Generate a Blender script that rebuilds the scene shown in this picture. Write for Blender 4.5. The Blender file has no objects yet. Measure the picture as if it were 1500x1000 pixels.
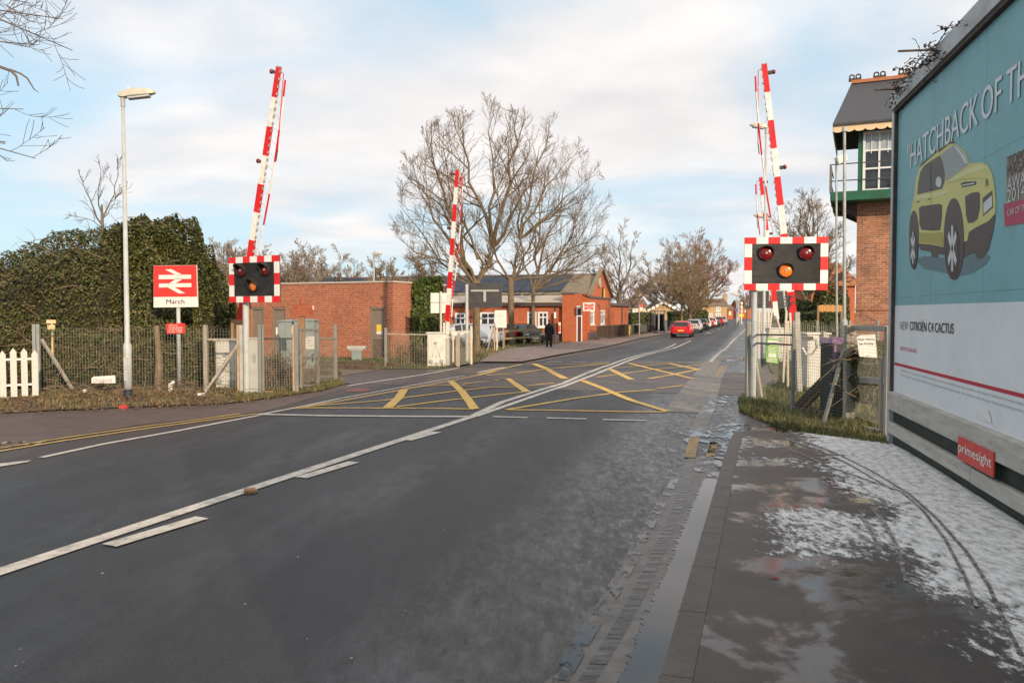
import bpy, bmesh, math, random
from math import sin, cos, pi, radians, atan, atan2, sqrt
from mathutils import Vector, Matrix, noise
from mathutils.geometry import tessellate_polygon
SC = bpy.context.scene
COL = SC.collection

# ------------------------------------------------------------------ camera
FPX, CAMH = 1150.0, 1.7
PITCH = atan(43.0 / FPX)
cd = bpy.data.cameras.new('camera'); cam = bpy.data.objects.new('camera', cd); COL.objects.link(cam)
cam.location = (0, 0, CAMH); cam.rotation_euler = (pi / 2 - PITCH, 0, 0)
cd.sensor_width = 36; cd.lens = 36 * FPX / 1500; cd.clip_start = 0.05; cd.clip_end = 6000
SC.camera = cam

# ------------------------------------------------------------------ world, sun, exposure
SUN_EL, SUN_AZ = radians(17), Vector((0.46, -0.89, 0)).normalized()
w = bpy.data.worlds.new('World'); SC.world = w; w.use_nodes = True
nt = w.node_tree; N = nt.nodes; L = nt.links; N.clear()
out = N.new('ShaderNodeOutputWorld'); bg = N.new('ShaderNodeBackground'); L.new(bg.outputs[0], out.inputs[0])
sky = N.new('ShaderNodeTexSky'); sky.sky_type = 'NISHITA'; sky.sun_disc = False
sky.sun_elevation = SUN_EL; sky.sun_rotation = atan2(SUN_AZ.x, SUN_AZ.y)
sky.air_density = 1.0; sky.dust_density = 1.0; sky.ozone_density = 1.5
bg.inputs[1].default_value = 0.13
tc = N.new('ShaderNodeTexCoord')
sep = N.new('ShaderNodeSeparateXYZ'); L.new(tc.outputs['Generated'], sep.inputs[0])
def wm(op, a, b=None, c=None):
    n = N.new('ShaderNodeMath'); n.operation = op
    for i, v in enumerate((a, b, c)):
        if v is None: continue
        if isinstance(v, (int, float)): n.inputs[i].default_value = v
        else: L.new(v, n.inputs[i])
    return n.outputs[0]
zc = wm('ADD', wm('MAXIMUM', sep.outputs[2], 0.0), 0.16)
cx = wm('DIVIDE', sep.outputs[0], zc); cy = wm('DIVIDE', sep.outputs[1], zc)
cmb = N.new('ShaderNodeCombineXYZ'); L.new(cx, cmb.inputs[0]); L.new(cy, cmb.inputs[1])
def wnoise(scale, detail, rough, off, dist=0.0):
    mp = N.new('ShaderNodeMapping'); mp.inputs['Location'].default_value = off; mp.inputs['Scale'].default_value = (1, 1.25, 1)
    L.new(cmb.outputs[0], mp.inputs[0])
    n = N.new('ShaderNodeTexNoise'); n.inputs['Scale'].default_value = scale; n.inputs['Detail'].default_value = detail
    n.inputs['Roughness'].default_value = rough; n.inputs['Distortion'].default_value = dist
    L.new(mp.outputs[0], n.inputs['Vector']); return n.outputs[0]
n1 = wnoise(0.62, 6, 0.48, (3.1, 1.7, 0.4), 0.5); n2 = wnoise(1.5, 5, 0.5, (7.3, 2.2, 0), 0.2)
cov = N.new('ShaderNodeMapRange'); cov.interpolation_type = 'SMOOTHSTEP'
cov.inputs['From Min'].default_value = 0.36; cov.inputs['From Max'].default_value = 0.60
bias = wm('MULTIPLY', wm('SUBTRACT', sep.outputs[0], 0.06), 0.21)
high = wm('MULTIPLY', wm('MAXIMUM', wm('SUBTRACT', sep.outputs[2], 0.42), 0.0), 0.9)
L.new(wm('ADD', wm('ADD', wm('ADD', wm('MULTIPLY', n1, 0.8), wm('MULTIPLY', n2, 0.2)), bias), high), cov.inputs['Value'])
cr = N.new('ShaderNodeValToRGB'); e = cr.color_ramp.elements
e[0].position = 0.34; e[0].color = (6.0, 5.75, 5.75, 1); e[1].position = 0.66; e[1].color = (7.7, 7.25, 7.0, 1)
L.new(n2, cr.inputs[0])
tint = N.new('ShaderNodeMix'); tint.data_type = 'RGBA'; tint.blend_type = 'MIX'; tint.inputs[0].default_value = 0.72
L.new(sky.outputs[0], tint.inputs[6]); tint.inputs[7].default_value = (4.1, 6.0, 7.3, 1)
mx = N.new('ShaderNodeMix'); mx.data_type = 'RGBA'
L.new(wm('ADD', wm('MULTIPLY', cov.outputs[0], 0.85), 0.10), mx.inputs[0]); L.new(tint.outputs[2], mx.inputs[6]); L.new(cr.outputs[0], mx.inputs[7])
L.new(mx.outputs[2], bg.inputs[0])
sd = bpy.data.lights.new('sun', 'SUN'); so = bpy.data.objects.new('sun', sd); COL.objects.link(so)
sd.energy = 3.7; sd.angle = radians(0.8); sd.color = (1.0, 0.80, 0.58)
sv = Vector((SUN_AZ.x * cos(SUN_EL), SUN_AZ.y * cos(SUN_EL), sin(SUN_EL)))
so.rotation_euler = sv.to_track_quat('Z', 'Y').to_euler(); so.location = sv * 50
SC.view_settings.view_transform = 'Standard'; SC.view_settings.look = 'None'
SC.view_settings.exposure = 0.12; SC.view_settings.gamma = 1.0
SC.cycles.max_bounces = 6; SC.cycles.transparent_max_bounces = 12

# ------------------------------------------------------------------ measuring: pixel of the photo -> world
TY = [(-60, 0.0), (24, 0.0), (27, -.03), (30, -.08), (33, -.15), (36, -.23), (39, -.32), (42, -.40), (45, -.47), (48, -.52), (52, -.55), (4000, -.55)]
def gz(y):
    if y <= TY[0][0]: return 0.0
    for (a, za), (b, zb) in zip(TY, TY[1:]):
        if y <= b: return za + (zb - za) * (y - a) / (b - a)
    return TY[-1][1]
def ray(px, py):
    a = (px - 750) / FPX; b = -(py - 500) / FPX
    return Vector((a, cos(PITCH) + b * sin(PITCH), -sin(PITCH) + b * cos(PITCH)))
def Q(px, py, Y):
    d = ray(px, py); t = Y / d.y
    return Vector((d.x * t, Y, CAMH + d.z * t))
def G(px, py, lift=0.0):
    d = ray(px, py); z = 0.0
    for _ in range(30):
        t = (z - CAMH) / d.z; z = gz(d.y * t)
    return Vector((d.x * t, d.y * t, z + lift))
def onz(x, y, lift=0.0): return Vector((x, y, gz(y) + lift))
DR = Vector((0.292, 0.956, 0)).normalized()     # along the road
RR = Vector((0.956, -0.292, 0)).normalized()    # across the road, along the rails
UP = Vector((0, 0, 1))

# ------------------------------------------------------------------ materials
def mat(name, col, rough=0.7, col2=None, ns=6.0, detail=5, bump=0.0, bs=None, metal=0.0, spec=0.5, isl=None, lo=.35, hi=.65, stretch=None, dist=0.0, grime=None, gs=1.3, emit=0.0):
    m = bpy.data.materials.new(name); m.use_nodes = True
    T = m.node_tree; n = T.nodes; l = T.links; b = n['Principled BSDF']
    b.inputs['Roughness'].default_value = rough; b.inputs['Metallic'].default_value = metal
    b.inputs['Specular IOR Level'].default_value = spec
    b.inputs['Base Color'].default_value = (*col, 1)
    co = n.new('ShaderNodeTexCoord').outputs['Object']
    if stretch:
        mp = n.new('ShaderNodeMapping'); mp.inputs['Scale'].default_value = stretch; l.new(co, mp.inputs[0]); co = mp.outputs[0]
    last = None
    if isl:
        ge = n.new('ShaderNodeNewGeometry'); r = n.new('ShaderNodeValToRGB'); l.new(ge.outputs['Random Per Island'], r.inputs[0])
        el = r.color_ramp.elements; el[0].color = (*isl[0], 1); el[1].color = (*isl[-1], 1)
        for i, c in enumerate(isl[1:-1]):
            q = el.new((i + 1) / (len(isl) - 1)); q.color = (*c, 1)
        last = r.outputs[0]
    elif col2:
        t = n.new('ShaderNodeTexNoise'); t.inputs['Scale'].default_value = ns; t.inputs['Detail'].default_value = detail; t.inputs['Roughness'].default_value = .62
        t.inputs['Distortion'].default_value = dist; l.new(co, t.inputs['Vector'])
        r = n.new('ShaderNodeValToRGB'); l.new(t.outputs[0], r.inputs[0]); el = r.color_ramp.elements
        el[0].position = lo; el[0].color = (*col, 1); el[1].position = hi; el[1].color = (*col2, 1); last = r.outputs[0]
    if grime:
        t = n.new('ShaderNodeTexNoise'); t.inputs['Scale'].default_value = gs; t.inputs['Detail'].default_value = 8; t.inputs['Roughness'].default_value = .7; l.new(co, t.inputs['Vector'])
        r = n.new('ShaderNodeMapRange'); l.new(t.outputs[0], r.inputs[0]); r.inputs[1].default_value = .5; r.inputs[2].default_value = .72; r.inputs[4].default_value = .75
        x = n.new('ShaderNodeMix'); x.data_type = 'RGBA'; l.new(r.outputs[0], x.inputs[0])
        if last: l.new(last, x.inputs[6])
        else: x.inputs[6].default_value = (*col, 1)
        x.inputs[7].default_value = (*grime, 1); last = x.outputs[2]
    if last: l.new(last, b.inputs['Base Color'])
    if bump:
        t = n.new('ShaderNodeTexNoise'); t.inputs['Scale'].default_value = bs or ns * 3; t.inputs['Detail'].default_value = 6; l.new(co, t.inputs['Vector'])
        bp = n.new('ShaderNodeBump'); bp.inputs['Strength'].default_value = min(1, bump); bp.inputs['Distance'].default_value = .02; l.new(t.outputs[0], bp.inputs['Height']); l.new(bp.outputs[0], b.inputs['Normal'])
    if emit:
        b.inputs['Emission Color'].default_value = (*col, 1); b.inputs['Emission Strength'].default_value = emit
    return m
def nodes_of(m): return m.node_tree.nodes, m.node_tree.links, m.node_tree.nodes['Principled BSDF']

def brick(name, c1, c2, mortar, bump=0.5, dark=None):
    m = bpy.data.materials.new(name); m.use_nodes = True; n, l, b = nodes_of(m)
    uv = n.new('ShaderNodeUVMap').outputs[0]
    t = n.new('ShaderNodeTexBrick'); l.new(uv, t.inputs['Vector'])
    t.inputs['Scale'].default_value = 1.0; t.inputs['Brick Width'].default_value = .225; t.inputs['Row Height'].default_value = .075
    t.inputs['Mortar Size'].default_value = .007; t.inputs['Mortar Smooth'].default_value = .3; t.inputs['Bias'].default_value = -.1
    t.inputs['Color1'].default_value = (*c1, 1); t.inputs['Color2'].default_value = (*c2, 1); t.inputs['Mortar'].default_value = (*mortar, 1)
    nz = n.new('ShaderNodeTexNoise'); nz.inputs['Scale'].default_value = .9; nz.inputs['Detail'].default_value = 8; nz.inputs['Roughness'].default_value = .65; l.new(uv, nz.inputs['Vector'])
    mr = n.new('ShaderNodeMapRange'); l.new(nz.outputs[0], mr.inputs[0]); mr.inputs[1].default_value = .42; mr.inputs[2].default_value = .7
    mr.inputs[4].default_value = .85 if dark else .35
    x = n.new('ShaderNodeMix'); x.data_type = 'RGBA'; l.new(mr.outputs[0], x.inputs[0]); l.new(t.outputs[0], x.inputs[6]); x.inputs[7].default_value = (*(dark or [v * .6 for v in c1]), 1)
    n3 = n.new('ShaderNodeTexNoise'); n3.inputs['Scale'].default_value = 9; n3.inputs['Detail'].default_value = 6; l.new(uv, n3.inputs['Vector'])
    y = n.new('ShaderNodeMix'); y.data_type = 'RGBA'; y.blend_type = 'OVERLAY'; y.inputs[0].default_value = .5; l.new(x.outputs[2], y.inputs[6]); l.new(n3.outputs[0], y.inputs[7])
    l.new(y.outputs[2], b.inputs['Base Color']); b.inputs['Roughness'].default_value = .88
    bp = n.new('ShaderNodeBump'); bp.inputs['Strength'].default_value = bump; bp.inputs['Distance'].default_value = .006; bp.invert = True
    l.new(t.outputs['Fac'], bp.inputs['Height']); l.new(bp.outputs[0], b.inputs['Normal'])
    return m

M = {}
M['brick'] = brick('red_brick', (.36, .105, .048), (.46, .15, .07), (.50, .36, .27))
M['brick2'] = brick('orange_brick', (.46, .115, .045), (.52, .14, .055), (.46, .17, .09), .3)
M['brick_old'] = brick('old_brick', (.50, .20, .10), (.24, .10, .06), (.55, .43, .32), .6, (.17, .09, .06))
M['brick_yellow'] = brick('yellow_brick', (.50, .33, .16), (.56, .38, .2), (.4, .32, .22), .2)
M['engineering'] = mat('engineering_brick', (.09, .07, .075), .8, (.14, .11, .10), 8)
M['galv'] = mat('galvanised_steel', (.34, .35, .34), .55, (.46, .47, .45), 4, metal=.35, grime=(.22, .2, .16), gs=3)
M['pole_white'] = mat('pale_grey_paint', (.44, .47, .46), .5, (.54, .56, .54), 3, grime=(.30, .29, .25), gs=4)
M['dark_band'] = mat('bitumen_band', (.03, .035, .045), .6)
M['post_grey'] = mat('weathered_timber', (.30, .26, .21), .85, (.44, .40, .33), 5, bump=.6, bs=18, stretch=(6, 6, .6), grime=(.17, .16, .11), gs=2)
M['concrete'] = mat('concrete', (.40, .37, .32), .85, (.52, .49, .43), 6, bump=.3, grime=(.25, .23, .18), gs=2.2)
M['cabinet'] = mat('cabinet_paint', (.40, .40, .36), .6, (.50, .50, .45), 3, grime=(.27, .25, .2), gs=3)
M['cabinet_pale'] = mat('pale_casing', (.62, .60, .54), .6, (.72, .70, .63), 2.5, grime=(.42, .36, .27), gs=3.5)
M['cabinet_green'] = mat('grey_green_steel', (.22, .27, .27), .6, (.29, .33, .32), 3, grime=(.17, .18, .16))
M['red'] = mat('red_paint', (.66, .012, .014), .42, (.74, .02, .02), 4, grime=(.34, .03, .03), gs=7)
M['white'] = mat('white_paint', (.80, .79, .75), .45, (.86, .85, .81), 4, grime=(.50, .45, .37), gs=7)
M['redrefl'] = mat('red_reflective', (.78, .010, .012), .35, (.70, .015, .014), 4)
M['whiterefl'] = mat('white_reflective', (.88, .87, .82), .35, (.82, .81, .76), 5)
M['black'] = mat('matt_black', (.022, .022, .024), .6, (.035, .034, .034), 6)
M['board_dark'] = mat('wigwag_board', (.045, .045, .048), .55, (.07, .068, .068), 5, grime=(.10, .09, .08), gs=4)
M['lens_red'] = mat('dark_red_lens', (.14, .004, .008), .18, (.22, .008, .012), 30)
M['lens_amber'] = mat('amber_lens', (.75, .16, .012), .18, (.95, .26, .03), 30)
M['sign_red'] = mat('sign_red', (.72, .035, .028), .5, (.78, .05, .04), 3)
M['sign_white'] = mat('sign_white', (.80, .76, .70), .5, (.86, .83, .78), 3, grime=(.66, .60, .52), gs=5)
M['ink'] = mat('black_ink', (.03, .03, .03), .6)
M['green_sign'] = mat('green_sign', (.18, .52, .06), .5)
M['rust'] = mat('rusted_sign', (.28, .065, .03), .8, (.40, .11, .055), 10, bump=.3)
M['rust_pale'] = mat('faded_lettering', (.50, .20, .12), .8)
M['timber_brown'] = mat('brown_timber', (.27, .15, .075), .85, (.38, .22, .11), 5, bump=.5, bs=20, stretch=(5, 5, .5))
M['timber_dark'] = mat('creosoted_timber', (.055, .04, .032), .85, (.10, .07, .055), 5, bump=.5, stretch=(2, 2, 2))
M['timber_green'] = mat('mossy_timber', (.20, .18, .08), .9, (.30, .26, .13), 4, bump=.5)
M['wood_pale'] = mat('pale_timber_beam', (.40, .36, .31), .8, (.52, .48, .42), 3, bump=.3, bs=30, grime=(.25, .23, .18), gs=2.5, stretch=(1, 1, 5))
M['green_board'] = mat('dark_green_boarding', (.010, .020, .014), .7, (.022, .036, .024), 3, bump=.3, grime=(.04, .045, .03), gs=2)
M['frame_grey'] = mat('grey_metal_frame', (.40, .40, .40), .5, (.50, .50, .50), 2, metal=.2, grime=(.24, .22, .2), gs=3)
M['bark'] = mat('bark', (.12, .09, .055), .9, (.22, .165, .10), 5, bump=.7, bs=16, stretch=(3, 3, .7))
M['twig'] = mat('twigs', (.125, .085, .052), .9, (.215, .15, .088), 4)
M['bark_grey'] = mat('grey_bark', (.12, .10, .085), .9, (.20, .17, .14), 5, bump=.5)
M['twig_grey'] = mat('grey_twigs', (.075, .055, .045), .9, (.12, .09, .07), 4)
M['twig_ochre'] = mat('ochre_twigs', (.20, .14, .075), .9, (.28, .20, .11), 2)
M['twig_red'] = mat('reddish_twigs', (.22, .12, .09), .9, (.30, .17, .12), 2)
M['twig_far'] = mat('far_twigs', (.21, .16, .12), .9, (.29, .22, .16), 1)
M['leaf_ivy'] = mat('ivy_leaf', (.03, .05, .012), .42, isl=[(.020, .028, .006), (.052, .062, .012), (.095, .10, .02), (.16, .145, .035)])
M['leaf_mound'] = mat('bramble_leaf', (.04, .05, .015), .6, isl=[(.030, .038, .009), (.068, .076, .015), (.115, .088, .026), (.13, .105, .038), (.085, .12, .022), (.05, .075, .014)])
M['leaf_ivy_b'] = mat('bright_ivy_leaf', (.04, .07, .012), .45, isl=[(.02, .04, .008), (.05, .085, .014), (.09, .13, .02), (.12, .14, .03)])
M['leaf_far'] = mat('hedge_leaf', (.05, .07, .02), .6, isl=[(.03, .045, .012), (.06, .08, .02), (.11, .12, .03)])
M['leaf_brown'] = mat('withered_leaf', (.16, .09, .03), .8, isl=[(.12, .085, .03), (.20, .13, .045), (.15, .12, .03), (.24, .14, .06)])
M['litter'] = mat('dead_leaves', (.12, .06, .03), .8, isl=[(.10, .05, .025), (.20, .10, .045), (.28, .15, .07), (.07, .045, .02), (.12, .11, .03)])
M['blade'] = mat('grass_blade', (.08, .11, .02), .6, isl=[(.05, .075, .014), (.09, .12, .022), (.15, .15, .04), (.24, .19, .09), (.16, .11, .05)])
M['blade_dry'] = mat('dry_grass_blade', (.15, .11, .04), .7, isl=[(.08, .10, .02), (.20, .15, .06), (.30, .22, .11), (.13, .13, .03)])
M['stems'] = mat('dead_stems', (.15, .105, .065), .85, (.26, .19, .115), 5)
M['glass'] = mat('dark_glass', (.03, .035, .04), .08, (.05, .055, .06), 2)
M['glass_sky'] = mat('pale_glazing', (.34, .38, .42), .15, (.50, .53, .56), 1.5)
M['pvc'] = mat('white_window_frame', (.80, .80, .78), .4)
M['slate'] = mat('slate_roof', (.055, .058, .07), .6, (.09, .092, .105), 9, bump=.5, stretch=(2, 2, 8))
M['slate_brown'] = mat('weathered_slates', (.20, .16, .11), .85, (.30, .24, .16), 4, bump=.5)
M['solar'] = mat('solar_panel', (.012, .018, .04), .55, (.02, .028, .055), 2)
M['roof_far'] = mat('brown_roof_tiles', (.17, .12, .09), .9, (.24, .17, .12), 3)
M['roof_orange'] = mat('orange_roof_tiles', (.34, .12, .05), .9, (.44, .18, .08), 3)
M['terracotta'] = mat('terracotta', (.42, .15, .06), .8, (.50, .20, .09), 6)
M['box_green'] = mat('bottle_green_paint', (.014, .10, .05), .45, (.02, .13, .065), 4, grime=(.03, .07, .045), gs=3)
M['cream'] = mat('cream_paint', (.78, .56, .32), .6, (.84, .64, .40), 5)
M['coping'] = mat('pale_coping', (.55, .46, .38), .8)
M['door_grey'] = mat('grey_brown_door', (.20, .15, .115), .7, (.27, .21, .16), 4, stretch=(8, 8, .5))
M['door_red'] = mat('maroon_door', (.12, .03, .02), .6)
M['purple'] = mat('purple_plastic', (.20, .10, .20), .55, (.26, .15, .25), 5)
M['yellow'] = mat('yellow_plastic', (.85, .62, .04), .5)
M['blue'] = mat('blue_paint', (.05, .10, .30), .5)
M['orange_fence'] = mat('orange_timber', (.52, .25, .08), .8, (.60, .31, .11), 4, stretch=(8, 8, .4))
M['coat'] = mat('black_wool', (.012, .012, .014), .9)
M['trouser'] = mat('dark_cloth', (.018, .018, .022), .9)
M['skin'] = mat('skin', (.50, .26, .20), .6)
M['hair'] = mat('reddish_hair', (.42, .10, .09), .7)
M['tyre'] = mat('tyre_rubber', (.02, .02, .02), .8)
M['rim'] = mat('alloy_rim', (.4, .4, .42), .35, metal=.7)
M['plate_y'] = mat('yellow_plate', (.85, .55, .05), .4)
M['plate_w'] = mat('white_plate', (.8, .8, .78), .4)
M['tail'] = mat('tail_lamp', (.45, .01, .012), .25)
M['chrome'] = mat('headlamp_glass', (.55, .57, .6), .1)
for k, c in dict(car_red=(.62, .012, .022), car_silver=(.46, .47, .49), car_white=(.72, .72, .71), car_black=(.012, .013, .016), car_dark=(.05, .055, .075), car_maroon=(.45, .03, .04), car_gold=(.42, .36, .26)).items():
    M[k] = mat(k, c, .25, spec=.6)
M['steel_rail'] = mat('rail_steel', (.16, .11, .08), .4, (.26, .2, .16), 6, metal=.5)
M['sleeper'] = mat('sleeper', (.13, .10, .08), .9)
M['ballast'] = mat('ballast', (.11, .085, .06), .95, (.22, .17, .12), 14, bump=1, bs=22)
M['deck'] = mat('crossing_panels', (.060, .042, .036), .5, (.090, .064, .055), 3, bump=.3, bs=60)
M['redpatch'] = mat('red_spill_stain', (.24, .05, .03), .6, (.12, .05, .04), 12)
M['mud'] = mat('muddy_tarmac', (.085, .075, .066), .45, (.15, .135, .12), 5, bump=.9, bs=10, stretch=(1, 1, 1))
M['water'] = mat('standing_water', (.016, .018, .02), .015, spec=.55)
M['kerb'] = mat('kerb_stone', (.050, .038, .030), .5, (.085, .066, .052), 4, bump=.4, bs=40)
M['pave_left'] = mat('brown_footway', (.085, .056, .045), .6, (.12, .082, .066), 3, bump=.3, bs=60)
M['pave_far'] = mat('pinkish_footway', (.20, .145, .12), .75, (.27, .20, .17), 2, bump=.2, bs=50, lo=.4, hi=.6)
M['silt_pale'] = mat('pale_speck', (.34, .33, .31), .8)
M['crack'] = mat('tarmac_crack', (.010, .010, .011), .8)
M['joint'] = mat('rubber_seal', (.018, .015, .014), .5)

def worn(name, col, under=(.07, .068, .066), lo=.42, hi=.6, ns=7, rough=.6):
    m = mat(name, col, rough, [c * .88 for c in col], 3, bump=.2, bs=70)
    n, l, b = nodes_of(m)
    co = n.new('ShaderNodeTexCoord').outputs['Object']
    a = n.new('ShaderNodeTexNoise'); a.inputs['Scale'].default_value = ns; a.inputs['Detail'].default_value = 9; a.inputs['Roughness'].default_value = .72; l.new(co, a.inputs['Vector'])
    mr = n.new('ShaderNodeMapRange'); l.new(a.outputs[0], mr.inputs[0]); mr.inputs[1].default_value = lo; mr.inputs[2].default_value = hi; mr.inputs[4].default_value = .8
    src = b.inputs['Base Color'].links[0].from_socket
    x = n.new('ShaderNodeMix'); x.data_type = 'RGBA'; l.new(mr.outputs[0], x.inputs[0]); l.new(src, x.inputs[6]); x.inputs[7].default_value = (*under, 1)
    l.new(x.outputs[2], b.inputs['Base Color']); return m
M['line_white'] = worn('worn_white_line', (.66, .60, .52), lo=.46, hi=.74)
M['line_yellow'] = worn('worn_yellow_line', (.80, .50, .10), lo=.48, hi=.76)
M['line_faded'] = worn('faded_line', (.27, .24, .21), lo=.40, hi=.66, ns=5)
M['line_gold'] = worn('faded_gold_line', (.40, .25, .09), lo=.46, hi=.68)

def asphalt():
    m = bpy.data.materials.new('wet_asphalt'); m.use_nodes = True; n, l, b = nodes_of(m)
    co = n.new('ShaderNodeTexCoord').outputs['Object']
    def nz(s, d=6, r=.6, st=None, dist=0):
        v = co
        if st:
            mp = n.new('ShaderNodeMapping'); mp.inputs['Rotation'].default_value = (0, 0, radians(17)); mp.inputs['Scale'].default_value = st; l.new(co, mp.inputs[0]); v = mp.outputs[0]
        t = n.new('ShaderNodeTexNoise'); t.inputs['Scale'].default_value = s; t.inputs['Detail'].default_value = d; t.inputs['Roughness'].default_value = r; t.inputs['Distortion'].default_value = dist
        l.new(v, t.inputs['Vector']); return t.outputs[0]
    def mrng(v, a, bb, c, d, sm=True):
        x = n.new('ShaderNodeMapRange'); x.interpolation_type = 'SMOOTHSTEP' if sm else 'LINEAR'
        l.new(v, x.inputs[0])
        for i, q in zip((1, 2, 3, 4), (a, bb, c, d)): x.inputs[i].default_value = q
        return x.outputs[0]
    def ma(op, a, bb):
        x = n.new('ShaderNodeMath'); x.operation = op
        for i, q in enumerate((a, bb)):
            if isinstance(q, (int, float)): x.inputs[i].default_value = q
            else: l.new(q, x.inputs[i])
        return x.outputs[0]
    dot = n.new('ShaderNodeVectorMath'); dot.operation = 'DOT_PRODUCT'; l.new(co, dot.inputs[0]); dot.inputs[1].default_value = RR
    c = dot.outputs['Value']
    fine = ma('ADD', ma('MULTIPLY', nz(140, 3, .8), .55), ma('MULTIPLY', nz(48, 4, .8), .45)); big = nz(.9, 6, .6, (1.6, .35, 1)); mid = nz(3.5, 7, .65, (1.5, .6, 1))
    r = n.new('ShaderNodeValToRGB'); l.new(ma('ADD', ma('MULTIPLY', fine, .80), ma('MULTIPLY', mid, .20)), r.inputs[0])
    e = r.color_ramp.elements; e[0].position = .41; e[0].color = (.0085, .009, .0108, 1); e[1].position = .60; e[1].color = (.046, .0465, .050, 1)
    edge = ma('MULTIPLY', mrng(c, -1.9, -1.1, 0, 1), mrng(c, -.2, .3, 1, 0))       # the muddy strip by the right kerb
    brown = ma('MULTIPLY', edge, mrng(mid, .38, .62, .25, 1))
    x = n.new('ShaderNodeMix'); x.data_type = 'RGBA'; l.new(ma('MULTIPLY', brown, .28), x.inputs[0]); l.new(r.outputs[0], x.inputs[6]); x.inputs[7].default_value = (.15, .13, .12, 1)
    left = ma('MULTIPLY', mrng(c, -6.9, -8.2, 0, 1), mrng(big, .35, .6, .3, 1))
    x2 = n.new('ShaderNodeMix'); x2.data_type = 'RGBA'; l.new(ma('MULTIPLY', left, .8), x2.inputs[0]); l.new(x.outputs[2], x2.inputs[6]); x2.inputs[7].default_value = (.062, .042, .034, 1)
    l.new(x2.outputs[2], b.inputs['Base Color'])
    lane = n.new('ShaderNodeMath'); lane.operation = 'SINE'; l.new(ma('MULTIPLY', ma('ADD', c, .35), 3.6), lane.inputs[0])
    wet = ma('ADD', ma('ADD', mrng(big, .35, .75, .12, .30), ma('MULTIPLY', mrng(lane.outputs[0], -.2, 1, 0, .16), mrng(mid, .3, .7, .3, 1))), ma('MULTIPLY', ma('MULTIPLY', mrng(c, -2.7, -.9, 0, 1), mrng(c, .9, 1.6, 1, 0)), mrng(nz(10, 8, .78, (1.3, .5, 1), .2), .40, .68, .15, .62)))
    l.new(mrng(wet, 0, 1, .60, .16), b.inputs['Roughness'])
    b.inputs['Specular IOR Level'].default_value = .42
    bp = n.new('ShaderNodeBump'); l.new(mrng(wet, .3, 1, .55, .12), bp.inputs['Strength']); bp.inputs['Distance'].default_value = .006
    l.new(ma('ADD', fine, ma('MULTIPLY', mid, 1.2)), bp.inputs['Height']); l.new(bp.outputs[0], b.inputs['Normal'])
    return m
M['asphalt'] = asphalt()
def film(name, col, rough, scale, st, lo, hi, spec=.5, rot=17.0):
    """thin broken film (water, dirt) lying on the tarmac: bare tarmac shows where the noise leaves gaps"""
    m = bpy.data.materials.new(name); m.use_nodes = True; n, l, b = nodes_of(m); b.inputs['Base Color'].default_value = (*col, 1); b.inputs['Roughness'].default_value = rough; b.inputs['Specular IOR Level'].default_value = spec
    co = n.new('ShaderNodeTexCoord').outputs['Object']; mp = n.new('ShaderNodeMapping'); mp.inputs['Rotation'].default_value = (0, 0, radians(rot)); mp.inputs['Scale'].default_value = st; l.new(co, mp.inputs[0])
    t = n.new('ShaderNodeTexNoise'); t.inputs['Scale'].default_value = scale; t.inputs['Detail'].default_value = 7; t.inputs['Roughness'].default_value = .62; t.inputs['Distortion'].default_value = .3; l.new(mp.outputs[0], t.inputs['Vector'])
    r = n.new('ShaderNodeMapRange'); r.inputs[1].default_value = lo; r.inputs[2].default_value = hi; l.new(t.outputs[0], r.inputs[0]); l.new(r.outputs[0], b.inputs['Alpha']); return m
M['wet_film'] = film('wet_film', (.02, .021, .022), .06, 6.5, (1, .5, 1), .48, .56)
M['gloss_film'] = film('gloss_film', (.035, .034, .034), .20, 2.6, (1, .45, 1), .46, .60)
M['rut_film'] = film('rut_water', (.02, .021, .022), .12, 8.0, (.5, 3.0, 1), .42, .66, rot=14)
M['red_film'] = film('red_grit', (.24, .035, .025), .6, 9, (1, 1, 1), .50, .60)
M['silt_film'] = film('pale_silt', (.17, .15, .135), .6, 4.5, (1, .5, 1), .50, .66)

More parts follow.
